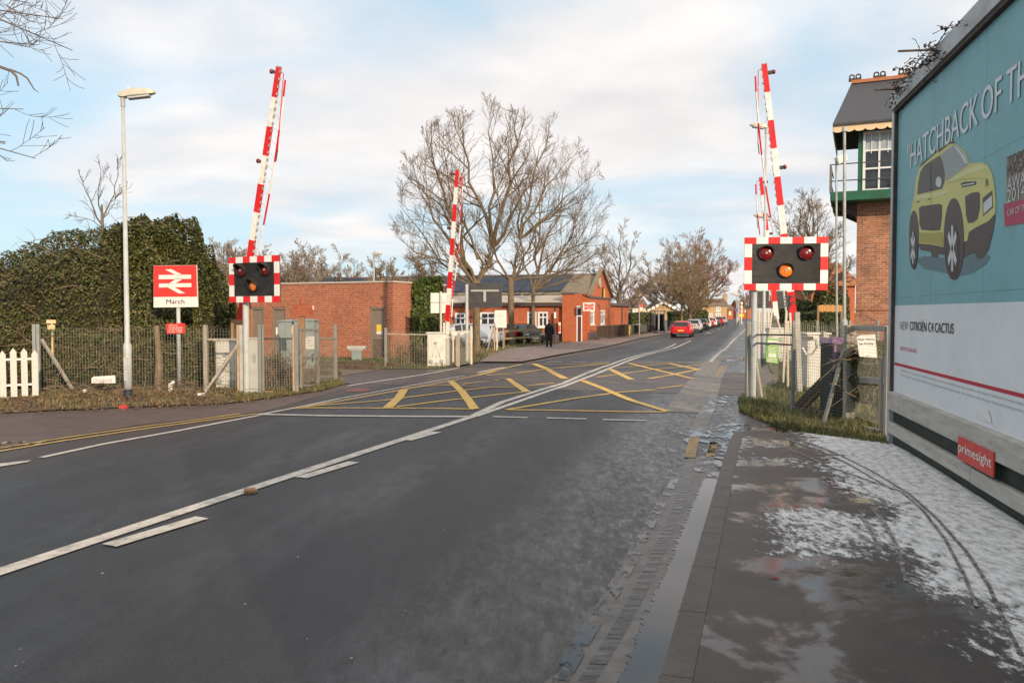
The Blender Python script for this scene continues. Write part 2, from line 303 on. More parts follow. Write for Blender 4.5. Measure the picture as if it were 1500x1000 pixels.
def footway_snow(board_o, board_n):
    """wet dark footway with a crust of frost and old snow that thickens towards the billboard"""
    m = bpy.data.materials.new('snowy_footway'); m.use_nodes = True; n, l, b = nodes_of(m)
    co = n.new('ShaderNodeTexCoord').outputs['Object']
    def nz(s, d=6, r=.6, st=None, dist=0.0):
        v = co
        if st:
            mp = n.new('ShaderNodeMapping'); mp.inputs['Rotation'].default_value = (0, 0, radians(8)); mp.inputs['Scale'].default_value = st; l.new(co, mp.inputs[0]); v = mp.outputs[0]
        t = n.new('ShaderNodeTexNoise'); t.inputs['Scale'].default_value = s; t.inputs['Detail'].default_value = d; t.inputs['Roughness'].default_value = r; t.inputs['Distortion'].default_value = dist
        l.new(v, t.inputs['Vector']); return t.outputs[0]
    def mrng(v, a, bb, c, d):
        x = n.new('ShaderNodeMapRange'); x.interpolation_type = 'SMOOTHSTEP'; l.new(v, x.inputs[0])
        for i, q in zip((1, 2, 3, 4), (a, bb, c, d)): x.inputs[i].default_value = q
        return x.outputs[0]
    def ma(op, a, bb):
        x = n.new('ShaderNodeMath'); x.operation = op
        for i, q in enumerate((a, bb)):
            if isinstance(q, (int, float)): x.inputs[i].default_value = q
            else: l.new(q, x.inputs[i])
        return x.outputs[0]
    sub = n.new('ShaderNodeVectorMath'); sub.operation = 'SUBTRACT'; l.new(co, sub.inputs[0]); sub.inputs[1].default_value = board_o
    dot = n.new('ShaderNodeVectorMath'); dot.operation = 'DOT_PRODUCT'; l.new(sub.outputs[0], dot.inputs[0]); dot.inputs[1].default_value = board_n
    wd = dot.outputs['Value']                       # metres from the board
    sp = n.new('ShaderNodeSeparateXYZ'); l.new(co, sp.inputs[0]); Y = sp.outputs[1]
    base = mrng(wd, .45, 1.75, 1.0, .10)
    yw = ma('MULTIPLY', mrng(Y, 2.0, 5.0, .55, 1), mrng(Y, 10.2, 12.4, 1, .1))
    blot = nz(1.3, 5, .55, None, .5); fine = nz(11, 8, .75, (1.4, .7, 1)); gr = nz(70, 4, .7)
    far_ = ma('MULTIPLY', ma('MULTIPLY', mrng(Y, 7.0, 8.6, 0, 1), mrng(Y, 10.8, 12.0, 1, 0)), mrng(wd, 2.2, 3.3, .50, 0)); near_ = ma('MULTIPLY', ma('MULTIPLY', mrng(Y, 4.6, 5.2, 0, 1), mrng(Y, 6.2, 6.9, 1, 0)), mrng(wd, 1.7, 2.5, .62, 0))
    base = ma('MAXIMUM', base, ma('MAXIMUM', far_, near_))
    s = ma('ADD', ma('MULTIPLY', ma('MULTIPLY', base, yw), .72), ma('ADD', ma('MULTIPLY', ma('SUBTRACT', blot, .5), .75), ma('MULTIPLY', ma('SUBTRACT', fine, .5), 1.15)))
    snow = mrng(s, .38, .54, 0, 1)
    r = n.new('ShaderNodeValToRGB'); l.new(ma('ADD', ma('MULTIPLY', nz(2.5, 7, .65), .7), ma('MULTIPLY', gr, .3)), r.inputs[0])
    e = r.color_ramp.elements; e[0].position = .36; e[0].color = (.024, .0185, .016, 1); e[1].position = .66; e[1].color = (.062, .047, .039, 1)
    x = n.new('ShaderNodeMix'); x.data_type = 'RGBA'; l.new(ma('MULTIPLY', snow, .9), x.inputs[0]); l.new(r.outputs[0], x.inputs[6])
    rs = n.new('ShaderNodeValToRGB'); l.new(fine, rs.inputs[0]); e = rs.color_ramp.elements; e[0].position = .36; e[0].color = (.34, .33, .32, 1); e[1].position = .56; e[1].color = (.84, .83, .82, 1)
    l.new(rs.outputs[0], x.inputs[7]); l.new(x.outputs[2], b.inputs['Base Color'])
    wetm = mrng(nz(1.1, 5, .6, None, .3), .50, .60, 0, 1); wet = mrng(wetm, 0, 1, .50, .07)
    rr = n.new('ShaderNodeMix'); rr.data_type = 'FLOAT'; l.new(snow, rr.inputs[0]); l.new(wet, rr.inputs[2]); rr.inputs[3].default_value = .75
    l.new(rr.outputs[0], b.inputs['Roughness'])
    bp = n.new('ShaderNodeBump'); l.new(ma('MAXIMUM', mrng(wetm, 0, 1, .6, .06), ma('MULTIPLY', snow, .6)), bp.inputs['Strength']); bp.inputs['Distance'].default_value = .012
    l.new(ma('ADD', ma('MULTIPLY', gr, .35), ma('MULTIPLY', snow, ma('ADD', fine, .6))), bp.inputs['Height']); l.new(bp.outputs[0], b.inputs['Normal'])
    return m

def ground_mat():
    m = mat('rough_ground', (.055, .062, .020), .95, (.12, .085, .042), .55, 9, bump=1, bs=9, lo=.42, hi=.58, grime=(.10, .06, .035), gs=2.4)
    return m
M['ground'] = ground_mat()
M['verge'] = mat('verge_turf', (.055, .075, .018), .95, (.13, .10, .045), 3.5, 9, bump=1, bs=20, lo=.42, hi=.62)
M['earth'] = mat('bare_earth', (.07, .045, .028), .95, (.13, .09, .055), 5, 9, bump=1, bs=16, grime=(.07, .08, .02), gs=2)

# ------------------------------------------------------------------ mesh helpers
ORG = {}
class MB:
    def __init__(s): s.v = []; s.f = []; s.mi = []; s.m = 0
    def add(s, vs, fs):
        o = len(s.v); s.v.extend([Vector(p) for p in vs])
        for f in fs: s.f.append([i + o for i in f]); s.mi.append(s.m)
        return s
    def obox(s, c, ax, ay, az):
        """box by centre and three half-axis vectors"""
        c = Vector(c); P = []
        for k in (-1, 1):
            for j in (-1, 1):
                for i in (-1, 1): P.append(c + ax * i + ay * j + az * k)
        return s.add(P, [(0, 2, 3, 1), (4, 5, 7, 6), (0, 1, 5, 4), (2, 6, 7, 3), (0, 4, 6, 2), (1, 3, 7, 5)])
    def box(s, c, sx, sy, sz, rz=0.0, X=None):
        X = X or Vector((cos(rz), sin(rz), 0)); Y = Vector((-X.y, X.x, 0))
        return s.obox(c, X * sx / 2, Y * sy / 2, UP * sz / 2)
    def beam(s, a, b, wd, ht, side=None):
        a = Vector(a); b = Vector(b); d = (b - a); ln = d.length; d.normalize()
        q = side.copy() if side is not None else d.cross(UP)
        if q.length < 1e-3: q = Vector((1, 0, 0))
        q = (q - d * q.dot(d)).normalized(); u = d.cross(q).normalized()
        return s.obox((a + b) / 2, d * ln / 2, q * wd / 2, u * ht / 2)
    def tube(s, pts, rad, n=6, cap=True):
        pts = [Vector(p) for p in pts]
        if not hasattr(rad, '__len__'): rad = [rad] * len(pts)
        o = len(s.v); ref = Vector((.13, .31, .94)) if abs((pts[-1] - pts[0]).normalized().z) < .8 else Vector((1, .1, 0))
        for i, p in enumerate(pts):
            d = (pts[min(i + 1, len(pts) - 1)] - pts[max(i - 1, 0)])
            if d.length < 1e-9: d = UP
            d = d.normalized()
            a = d.cross(ref)
            if a.length < 1e-4: a = d.cross(Vector((0, 1, 0)))
            a.normalize(); b = d.cross(a)
            for k in range(n):
                t = 2 * pi * k / n; s.v.append(p + (a * cos(t) + b * sin(t)) * rad[i])
        for i in range(len(pts) - 1):
            for k in range(n):
                s.f.append([o + i * n + k, o + i * n + (k + 1) % n, o + (i + 1) * n + (k + 1) % n, o + (i + 1) * n + k]); s.mi.append(s.m)
        if cap and n > 3:
            s.f.append([o + k for k in range(n)][::-1]); s.mi.append(s.m)
            e0 = o + (len(pts) - 1) * n; s.f.append([e0 + k for k in range(n)]); s.mi.append(s.m)
        return s
    def prism(s, pts, ext):
        """polygon (world points) extruded by a vector"""
        n = len(pts); P = [Vector(p) for p in pts]; tri = tessellate_polygon([P])
        o = len(s.v); s.v.extend(P); s.v.extend([p + ext for p in P])
        for t in tri:
            s.f.append([o + i for i in t]); s.mi.append(s.m); s.f.append([o + n + i for i in reversed(t)]); s.mi.append(s.m)
        for i in range(n):
            j = (i + 1) % n; s.f.append([o + i, o + j, o + n + j, o + n + i]); s.mi.append(s.m)
        return s
    def ball(s, c, rx, ry, rz, n=10, m=7):
        o = len(s.v); c = Vector(c)
        for i in range(m + 1):
            t = pi * i / m
            for k in range(n):
                a = 2 * pi * k / n; s.v.append(c + Vector((rx * sin(t) * cos(a), ry * sin(t) * sin(a), rz * cos(t))))
        for i in range(m):
            for k in range(n): s.f.append([o + i * n + k, o + (i + 1) * n + k, o + (i + 1) * n + (k + 1) % n, o + i * n + (k + 1) % n]); s.mi.append(s.m)
        return s
    def build(s, name, mats, parent=None, loc=None, uv=False, smooth=False, bevel=0.0, kind=None, label=None, cat=None, group=None):
        if parent is not None: org = ORG[parent.name]
        else: org = Vector(loc) if loc is not None else Vector((0, 0, 0))
        me = bpy.data.meshes.new(name); me.from_pydata([tuple(p - org) for p in s.v], [], s.f); me.update()
        if not isinstance(mats, (list, tuple)): mats = [mats]
        for q in mats: me.materials.append(M[q] if isinstance(q, str) else q)
        if len(mats) > 1: me.polygons.foreach_set('material_index', s.mi)
        if uv:
            L_ = me.uv_layers.new(name='UVMap')
            for p in me.polygons:
                nn = p.normal
                if abs(nn.z) > .7:
                    for li in p.loop_indices:
                        c = me.vertices[me.loops[li].vertex_index].co; L_.data[li].uv = (c.x, c.y)
                else:
                    t = Vector((-nn.y, nn.x, 0)).normalized()
                    for li in p.loop_indices:
                        c = me.vertices[me.loops[li].vertex_index].co; L_.data[li].uv = (c.dot(t), c.z)
        if smooth: me.polygons.foreach_set('use_smooth', [True] * len(me.polygons))
        if s.f:
            bm = bmesh.new(); bm.from_mesh(me)
            if len(bm.faces) < 4000: bmesh.ops.recalc_face_normals(bm, faces=bm.faces)
            bm.to_mesh(me); bm.free()
        o = bpy.data.objects.new(name, me); COL.objects.link(o)
        if parent is not None: o.parent = parent
        else: o.location = org
        ORG[o.name] = org
        if bevel:
            b = o.modifiers.new('bevel', 'BEVEL'); b.width = bevel; b.segments = 2; b.limit_method = 'ANGLE'
        if kind: o['kind'] = kind
        if label: o['label'] = label
        if cat: o['category'] = cat
        if group: o['group'] = group
        return o
def thing(name, label, cat, loc, group=None):
    o = bpy.data.objects.new(name, None); COL.objects.link(o); o.location = loc; o.empty_display_size = .2
    o['label'] = label; o['category'] = cat
    if group: o['group'] = group
    ORG[o.name] = Vector(loc); return o
def copy_thing(root, loc, rz, label, swap=None, scale=None):
    r = root.copy(); COL.objects.link(r); r.location = loc; r.rotation_euler = (0, 0, rz); r['label'] = label
    if scale: r.scale = scale
    def rec(a, b):
        for ch in [c for c in bpy.data.objects if c.parent == a]:
            c = ch.copy(); COL.objects.link(c); c.parent = b
            if swap and c.type == 'MESH' and c.data.materials and c.data.materials[0].name in swap:
                c.data = c.data.copy(); c.data.materials[0] = M[swap[c.data.materials[0].name]]
            rec(ch, c)
    rec(root, r); return r
def sheet(name, pts, lift, m, kind='structure', zfun=None, **kw):
    bm = bmesh.new(); fs = []
    polys = pts if isinstance(pts[0], (list,)) else [pts]
    lay = {}
    for i_, P in enumerate(polys):
        vs = [bm.verts.new((p[0], p[1], (i_ % 9) * .00035 if len(polys) > 8 else 0)) for p in P]
        fs.append(bm.faces.new(vs))
    bmesh.ops.triangulate(bm, faces=bm.faces)
    for y, _ in TY[1:-1] + ([(t, 0) for t in (6, 7, 8, 9, 10, 11, 12)] if zfun else []):
        bmesh.ops.bisect_plane(bm, geom=list(bm.verts) + list(bm.edges) + list(bm.faces), plane_co=(0, y, 0), plane_no=(0, 1, 0), dist=1e-5)
    for v in bm.verts: v.co.z = v.co.z + gz(v.co.y) + lift + (zfun(v.co) if zfun else 0)
    bmesh.ops.recalc_face_normals(bm, faces=bm.faces)
    for f in bm.faces:
        if f.normal.z < 0: f.normal_flip()
    me = bpy.data.meshes.new(name); bm.to_mesh(me); bm.free(); me.materials.append(M[m] if isinstance(m, str) else m)
    o = bpy.data.objects.new(name, me); COL.objects.link(o); o['kind'] = kind; ORG[o.name] = Vector((0, 0, 0))
    for k, v in kw.items(): o[k] = v
    return o
def gp(*pp): return [G(a, b) for a, b in pp]
def strip(pts, w0, w1=None):
    """ribbon of quads along world points with width (m)"""
    w1 = w0 if w1 is None else w1; n = len(pts); Lp, Rp = [], []
    for i, p in enumerate(pts):
        d = (pts[min(i + 1, n - 1)] - pts[max(i - 1, 0)]); d.z = 0; d.normalize(); q = Vector((d.y, -d.x, 0)); ww = (w0 + (w1 - w0) * i / (n - 1)) / 2
        Lp.append(p - q * ww); Rp.append(p + q * ww)
    return [[Lp[i], Lp[i + 1], Rp[i + 1], Rp[i]] for i in range(n - 1)]

_tc = {}
def text(mb, s, o, u, v, h, width=None, bold=0.0, align='L', ext=.002, sx=1.0):
    """lettering of cap height h on the plane o + x*u + y*v (u, v unit vectors)"""
    BOLD_ = bold; bold = 0; key = (s, 0)
    if key not in _tc:
        c = bpy.data.curves.new('t', 'FONT'); c.body = s; c.size = 1.0; c.offset = bold; c.extrude = 0; c.resolution_u = 3
        ob = bpy.data.objects.new('t', c); COL.objects.link(ob); bpy.context.view_layer.update()
        me = bpy.data.meshes.new_from_object(ob.evaluated_get(bpy.context.evaluated_depsgraph_get()))
        _tc[key] = ([p.co.copy() for p in me.vertices], [tuple(p.vertices) for p in me.polygons])
        bpy.data.objects.remove(ob); bpy.data.curves.remove(c); bpy.data.meshes.remove(me)
    vs, fs = _tc[key]
    if not vs: return 0
    x0 = min(p.x for p in vs); x1 = max(p.x for p in vs); k = h / .70
    kx = (width / (x1 - x0)) if width else k * sx
    wd = (x1 - x0) * kx; off = 0 if align == 'L' else -wd / 2; sh = [0] if not BOLD_ else [-BOLD_ * k * .8, 0, BOLD_ * k * .8]
    n = u.cross(v).normalized() * ext
    for i_, dx in enumerate(sh): mb.add([Vector(o) + u * ((p.x - x0) * kx + off + dx) + v * (p.y * k) + n * (1 + i_ * .15) for p in vs], fs)
    return wd
random.seed(11)
R = random.random
V3 = Vector
def ru(a, b): return a + (b - a) * R()

# ================================================================== THE SETTING
sheet('ground', [[Vector((-900, -60, 0)), Vector((900, -60, 0)), Vector((900, 2500, 0)), Vector((-900, 2500, 0))]], -.06, 'ground')
BO = G(1307, 655); BD = Vector((sin(radians(12.85)), cos(radians(12.85)), 0)); BN = Vector((-BD.y, BD.x, 0))   # billboard: left end, direction, face normal
EDGE_L = gp((0, 606), (90, 601), (180, 598), (330, 592), (400, 583), (470, 573), (505, 563), (535, 560), (600, 548), (655, 541), (700, 532))
nearL = EDGE_L[0] + (EDGE_L[0] - EDGE_L[3]) * 1.0
left_start = [Vector((-14, -20, 0)), Vector((-12.5, 2, 0)), nearL]
farL = gp((722, 519), (745, 511), (800, 506), (850, 500), (905, 495), (950, 489), (985, 484), (1040, 474), (1066, 469.6), (1082, 466.5))
farR = gp((1108, 466.5), (1112, 474), (1114, 484), (1116, 500), (1118, 520), (1128, 545), (1140, 560))
nearR = gp((1105, 580), (1092, 588), (1085, 600), (1110, 613), (1150, 628), (1230, 642), (1306, 655)) 
right_end = [BO - BD * 14, Vector((1.2, -20, 0))]
sheet('road', left_start + EDGE_L + farL + farR + nearR + right_end, 0.0, 'asphalt')
# left footway in front of the verge (brown, leafy tarmac) and the far footway before the station
sheet('footway', left_start[1:] + gp((0, 606), (180, 598), (330, 592), (400, 583), (470, 573), (505, 563)) + gp((520, 566), (440, 588), (384, 603), (300, 612), (200, 623), (90, 641), (0, 655)) + [G(0, 655) + (G(0, 655) - G(200, 623)) * 1.5], .004, 'pave_left')
sheet('footway', gp((703, 531.5), (722, 519), (745, 511), (800, 506), (850, 500), (905, 495), (950, 489), (985, 484), (1040, 474), (1028, 482.5), (990, 488), (966, 491), (930, 498), (894, 507), (855, 514), (822, 520), (790, 526.5), (764, 531.5)), .05, 'pave_far')
kz = lambda p: .085 * max(0.0, min(1.0, (11.3 - p.y) / 2.5))
KERB = gp((972, 1000), (1055, 701), (1068, 655), (1076, 632))
k0 = KERB[0] - (KERB[1] - KERB[0]).normalized() * 12
kl = [k0, KERB[0], KERB[1], KERB[2], KERB[3]]
off = RR * .14
sheet('kerb', [kl[0], kl[1], kl[2], kl[3], kl[4], kl[4] + off, kl[3] + off, kl[2] + off, kl[1] + off, kl[0] + off], .006, 'kerb', zfun=kz)
kf = MB()
for a, b in zip(kl, kl[1:]):
    za, zb = kz(a) + .006, kz(b) + .006
    kf.add([(a.x, a.y, -.03), (b.x, b.y, -.03), (b.x, b.y, zb), (a.x, a.y, za)], [(0, 1, 2, 3)])
kf.build('kerb_face', 'kerb', kind='structure')
kj = MB()
for i in range(16):
    q = KERB[1].lerp(k0, i / 21.0); kj.box((q.x + .07, q.y - .02, kz(q) + .0045), .14, .005, .005, X=RR)
    q0 = V3((q.x, q.y, 0)); kj.box((q.x - .002, q.y, kz(q) / 2), .006, .012, kz(q), X=RR)
kj.build('kerb_joints', 'joint', kind='structure')
M['footsnow'] = footway_snow(BO, BN)
sheet('footway', [kl[0] + off * 1.005, kl[1] + off * 1.005, kl[2] + off * 1.005, kl[3] + off * 1.005, kl[4] + off * 1.005] + gp((1092, 606), (1110, 613), (1150, 628), (1230, 642), (1306, 655)) + [BO - BD * 14], .003, 'footsnow', zfun=kz)

# railway: two tracks square across the road
TA = G(860, 568); 
def track_pt(k, t): return TA + DR * k + RR * t          # k metres along the road, t along the rails
K_R = [0.0, 1.46, 3.5, 4.96]
sheet('ballast', [[track_pt(-1.1, -60), track_pt(-1.1, -4.2 - 2.6), track_pt(6.2, -4.4 - 2.6), track_pt(6.2, -60)],
                  [track_pt(-1.1, 60), track_pt(-1.1, 5.1), track_pt(6.2, 5.3), track_pt(6.2, 60)]], .012, 'ballast', kind='stuff', label='brown stone ballast along the railway tracks', category='ballast')
sheet('crossing_deck', [track_pt(-.62, -6.8), track_pt(5.5, -7.0), track_pt(5.5, 5.4), track_pt(-.62, 5.2)], .003, 'deck')
jt = MB(); rl = MB()
for k in K_R:
    for a in (-.085, .045):
        jt.beam(track_pt(k + a, -7) + UP * .002, track_pt(k + a, 5.3) + UP * .002, .035, .006)
    rl.beam(track_pt(k, -60) + UP * .06, track_pt(k, -7) + UP * .06, .07, .14)
    rl.beam(track_pt(k, 5.3) + UP * .06, track_pt(k, 60) + UP * .06, .07, .14)
    rl.beam(track_pt(k, -7) + UP * .001, track_pt(k, 5.3) + UP * .001, .06, .008)
for k in (-.62, 2.48, 5.5): jt.beam(track_pt(k, -7) + UP * .002, track_pt(k, 5.3) + UP * .002, .04, .006)
t = -6.4
while t < 5: 
    for k0_ in (.08, 3.58): jt.beam(track_pt(k0_, t) + UP * .0005, track_pt(k0_ + 1.3, t) + UP * .0005, .014, .004)
    t += 1.5
jt.build('deck_seal', 'joint', kind='structure')
rl.build('rail', 'steel_rail', kind='structure')

# painted markings, each colour as one sheet
def lines(name, spec, m, lift=.008):
    polys = []
    for s in spec:
        if s[0] == 'q': polys.append(gp(*s[1:]))
        else: polys += strip(gp(*s[2:]), s[1] if not isinstance(s[1], tuple) else s[1][0], None if not isinstance(s[1], tuple) else s[1][1])
    sheet(name, polys, lift, m)
cl0 = G(0, 838); cl1 = G(690, 611)
clback = cl0 + (cl0 - cl1) * .5
cpts = [clback, cl0, G(350, 722), cl1, G(735, 589.5), G(793, 571)]
polys = strip(cpts, .15, .14)
polys += strip(gp((793, 571), (824, 562), (860, 546.5), (895, 534), (950, 517), (990, 503.5)), .13, .13)     # upper line beyond
polys += strip(gp((696, 610), (740, 595), (800, 574), (828, 565), (868, 550), (905, 535), (960, 516.5), (1012, 499)), .13, .14)
for a, b in (((160, 800), (296, 759)), ((441, 700), (518, 677)), ((596, 645), (640, 633))):
    polys += strip(gp(a, b), .15)
d0 = G(160, 800) - (G(441, 700) - G(160, 800)) * 1.05; polys += strip([d0, d0 + (G(296, 759) - G(160, 800)) * 1.0], .15)
for (a, b) in (((722, 610.5), (773, 612)), ((801, 612.5), (859, 614)), ((883, 615), (947, 616.5))): polys += strip(gp(a, b), .11)
polys += strip(gp((384, 607.2), (480, 609.3), (590, 610.3), (690, 610.6)), .16)
polys += strip(gp((380, 607.6), (440, 596), (500, 583.5), (590, 567.2), (680, 550.5)), .085)
polys += strip(gp((700, 546), (722, 541.2), (738, 538.2)), .12)
polys += strip(gp((509, 565.5), (560, 557.8), (614, 550), (672, 539.3)), .10)
polys += strip(gp((60, 670.5), (150, 651), (262, 631), (381, 608.4)), .09)
polys += [gp((-40, 690), (0, 679.5), (46, 674.6), (40, 677.6), (0, 684), (-40, 695))]
for a, b in ((801, 824), (836, 859), (870, 894)): polys += strip(gp((a, 530.3), (b, 530.1)), .16)
polys += strip(gp((925, 530), (985, 530.2), (1040, 531.5)), .16)
polys += strip(gp((1041, 530), (1056, 515), (1072, 500.5), (1092, 482), (1097, 477.5)), .13)
for a, b in (((1003, 497), (1016, 494.6)), ((1031, 490), (1040, 487.2)), ((1043, 486), (1048, 484.5)), ((1051, 483.2), (1055, 481.6)), ((1059, 480), (1062, 479))): polys += strip(gp(a, b), .13)
polys += strip(gp((1034, 486.4), (1042, 488.4)), .2)
polys += strip(gp((1054, 502.6), (1066, 503.2)), .12)
for i in range(4):
    pass
sheet('white_markings', polys, .008, 'line_white')
# yellow box and no-stopping lines
yl = [strip(gp(*p), *w_) for p, w_ in [
    (((430, 597.5), (540, 598), (650, 598.6), (694, 599.6)), (.11,)),
    (((448, 605.2 - 9.5), (560, 587), (667, 573.2), (720, 567.3), (760, 566.6)), (.10,)),
    (((568, 597.4), (584, 583), (592, 571)), (.18, .18)),
    (((580, 596.3), (640, 588.4), (704, 581), (768, 574.2)), (.10,)),
    (((589, 568.4), (640, 565), (682, 564)), (.08,)),
    (((660, 558.4), (675, 572), (686, 586), (695, 599.4)), (.17, .17)),
    (((678, 562.4), (716, 558.8)), (.10,)),
    (((724, 557.3), (744, 554.8), (757, 564), (772, 574.2)), (.12, .18)),
    (((772, 565.3), (812, 561)), (.10,)),
    (((713, 549.8), (750, 547.4)), (.10,)), (((757, 546.4), (800, 541), (845, 537), (890, 532.6)), (.12,)),
    (((700, 549.6), (730, 541.5), (765, 533.6), (782, 533.2), (840, 533.4), (894, 532.2)), (.10,)),
    (((782, 533.3), (800, 540), (812, 547), (828, 555)), (.20, .20)),
    (((742, 600.5), (800, 591), (850, 582.6), (905, 575), (960, 571)), (.11,)), (((963, 569.3), (1001, 564.6)), (.11,)),
    (((745, 600.4), (850, 602), (930, 603.6), (975, 603.8)), (.11,)),
    (((853, 557.5), (880, 568), (925, 587), (978, 603)), (.18, .15)),
    (((873, 552.6), (905, 548.5), (950, 542), (1000, 537.5), (1030, 533.7)), (.10,)),
    (((893, 540.4), (908, 548), (925, 556.4)), (.18, .18)),
    (((920, 532), (950, 539.5), (985, 547.5), (1016, 555.4)), (.14, .16)),
    (((950, 554.8), (985, 549), (1020, 541.8)), (.13,)),
    (((902, 539.3), (940, 536.2), (980, 532.6)), (.10,)),
    (((980, 532.6), (1003, 537.5), (1025, 542)), (.16, .22)),
    (((925, 532.6), (975, 532.4), (1035, 533)), (.10,)),
]]
yp = [q for s in yl for q in s]
yp += strip(gp((0, 661.5), (100, 645), (200, 630), (300, 616.5), (370, 607.2), (384, 606)), .055)
yp += strip(gp((0, 656.8), (100, 640.8), (200, 626.6), (300, 613.8), (352, 606.6)), .05)
e0 = G(0, 661.5); e1 = G(100, 645); yp += strip([e0 + (e0 - e1) * 2.5, e0], .055)
sheet('yellow_markings', yp, .009, 'line_yellow')
fd = []
for wd, P in ((.22, ((430, 599), (520, 583.5), (600, 569), (680, 554), (725, 544))), (.10, ((770, 531.6), (822, 523), (870, 514.5), (905, 507), (966, 492.8), (1000, 487.6), (1030, 483)))):
    fd += strip(gp(*P), wd)
sheet('faded_markings', fd, .007, 'line_gold')
fd = strip(gp((1000, 604), (1025, 560), (1040, 536), (1062, 512), (1080, 493)), .62, .5) + strip(gp((1018, 640), (1036, 600), (1050, 556), (1062, 535)), .24)
fd += strip(gp((770, 565), (950, 560), (1091, 570)), .12) + strip(gp((1070, 551), (1091, 551)), .2)
sheet('faded_markings', fd, .006, 'line_faded')
sheet('yellow_markings', strip(gp((1010, 671), (1018, 640)), .13) + strip(gp((1040, 670), (1046, 648)), .10) + strip(gp((1051, 548), (1058, 537)), .13), .010, 'line_gold')
# the puddle along the kerb, and the strip of rutted mud beside it
ex = lambda x, y: (700 + x / 2.7775, 640 + y / 2.7775)
def wob(P, amp, n, seed):
    o_ = []; rr = random.Random(seed)
    for a, b in zip(P, P[1:]):
        for i in range(n):
            p = a.lerp(b, i / n); o_.append(p - RR * amp * rr.random())
    return o_ + [P[-1]]
ruts_l = gp(ex(300, 1000), ex(400, 860), ex(500, 700), ex(575, 575), ex(630, 480), ex(690, 360), ex(745, 265), ex(795, 190), ex(835, 125), ex(862, 82))
ruts_l = [ruts_l[0] - DR * 3.5] + ruts_l
kin = gp(ex(755, 1000), ex(985, 172)); kin = [kin[0] - DR * 3.5, kin[0], kin[1]]
mudL = wob(ruts_l, .05, 4, 3)
mudR = [p - RR * .012 for p in kin]
sheet('muddy_edge', mudL + gp(ex(960, 80))+ [mudR[2], mudR[1], mudR[0]], .004, 'mud')
rt = random.Random(5); wl = gp(ex(575, 1000), ex(615, 900), ex(640, 830), ex(680, 740), ex(725, 620), ex(760, 545), ex(795, 475), ex(815, 410), ex(845, 345), ex(865, 290), ex(890, 235), ex(915, 172), ex(940, 168))
wl = [wl[0] - DR * 3.5] + wl; PL = []
for a, b in zip(wl, wl[1:]):
    ln = (b - a).length; n_ = max(1, int(ln / .024))
    for i in range(n_):
        tt = i / n_; p = a.lerp(b, tt); PL.append(p - RR * (rt.random() ** 2 * .05) + RR * .02)
PL.append(wl[-1])
sheet('puddle', PL + [mudR[2] - DR * .05, mudR[1], mudR[0]], .0075, 'water')
pw = [strip(gp(ex(330, 960), ex(440, 780), ex(520, 660), ex(590, 560)), .13, .05), strip(gp(ex(600, 545), ex(680, 400), ex(735, 290), ex(770, 235)), .05, .09)]
for s in []: sheet('puddle', s, .0078, 'water')
def blob(px, py, ln, wd_, seed, ang=0.0, mm='wet_film'):
    c = G(px, py); A = (DR * cos(ang) + RR * sin(ang)); Bv = V3((A.y, -A.x, 0)); Z = []
    for i in range(44):
        t = 2 * pi * i / 44; r_ = 1 + .55 * noise.noise(V3((cos(t) * 1.1, sin(t) * 1.1, seed * 3.7))) + .28 * noise.noise(V3((cos(t) * 3.2, sin(t) * 3.2, seed * 5.1))) + .12 * noise.noise(V3((cos(t) * 8, sin(t) * 8, seed)))
        Z.append(c + (A * cos(t) * ln / 2 + Bv * sin(t) * wd_ / 2) * r_)
    sheet('puddle', Z, .0086 + .0007 * (seed % 13) + (kz(c) if py > 700 and px > 1060 or px > 1100 else 0), mm)
for i, (px, py, ln, wd_, an) in enumerate(((1066, 634, 2.0, 1.0, .2), (1048, 672, 2.2, .46, 0), (1044, 594, 3.2, .5, .1), (12, 651, 1.2, .35, 1.1), (1084, 526, 4.0, 1.2, .1))): blob(px, py, ln, wd_, i + 1, an)
for i, (px, py, ln, wd_) in enumerate(((1165, 760, .16, .06), (1134, 868, .06, .05), (1136, 962, .07, .06))): blob(px, py, ln, wd_, i + 51, .6, 'red_film')
rf = [strip(gp(ex(440, 1000), ex(535, 850), ex(620, 700), ex(700, 545), ex(765, 400), ex(810, 290), ex(860, 160)), .08, .10), strip(gp(ex(330, 990), ex(430, 820), ex(520, 680), ex(600, 545), ex(665, 420), ex(725, 310), ex(775, 225), ex(815, 150)), .10, .08)]
for i, q_ in enumerate(rf): sheet('puddle', q_, .0078 + i * .0004, 'rut_film' if i == 0 else 'wet_film')
sheet('stain', [gp((505, 571), (520, 569), (540, 569), (546, 572), (530, 574.5), (508, 574))], .007, 'redpatch')
tk = []
fx = lambda x, y: (1000 + x / 2.5, 600 + y / 2.5)
for P in (((300, 118), (420, 180), (540, 240), (700, 300), (800, 335), (880, 410), (960, 520), (1030, 660), (1075, 780)), ((420, 118), (560, 185), (690, 255), (830, 345), (930, 440), (1040, 570), (1120, 700), (1190, 870), (1240, 970)), ((690, 395), (740, 460), (790, 560), (815, 680)), ((650, 425), (695, 500), (720, 570)), ((380, 118), (480, 165), (600, 225), (770, 330))):
    tk += strip([p + UP * 0 for p in gp(*[fx(*q) for q in P])], .034, .02)
M['track_wet'] = worn('tyre_track', (.06, .05, .045), (.40, .39, .38), .44, .60, 16, .4)
sheet('tyre_tracks', tk, .0065, 'track_wet', zfun=kz)

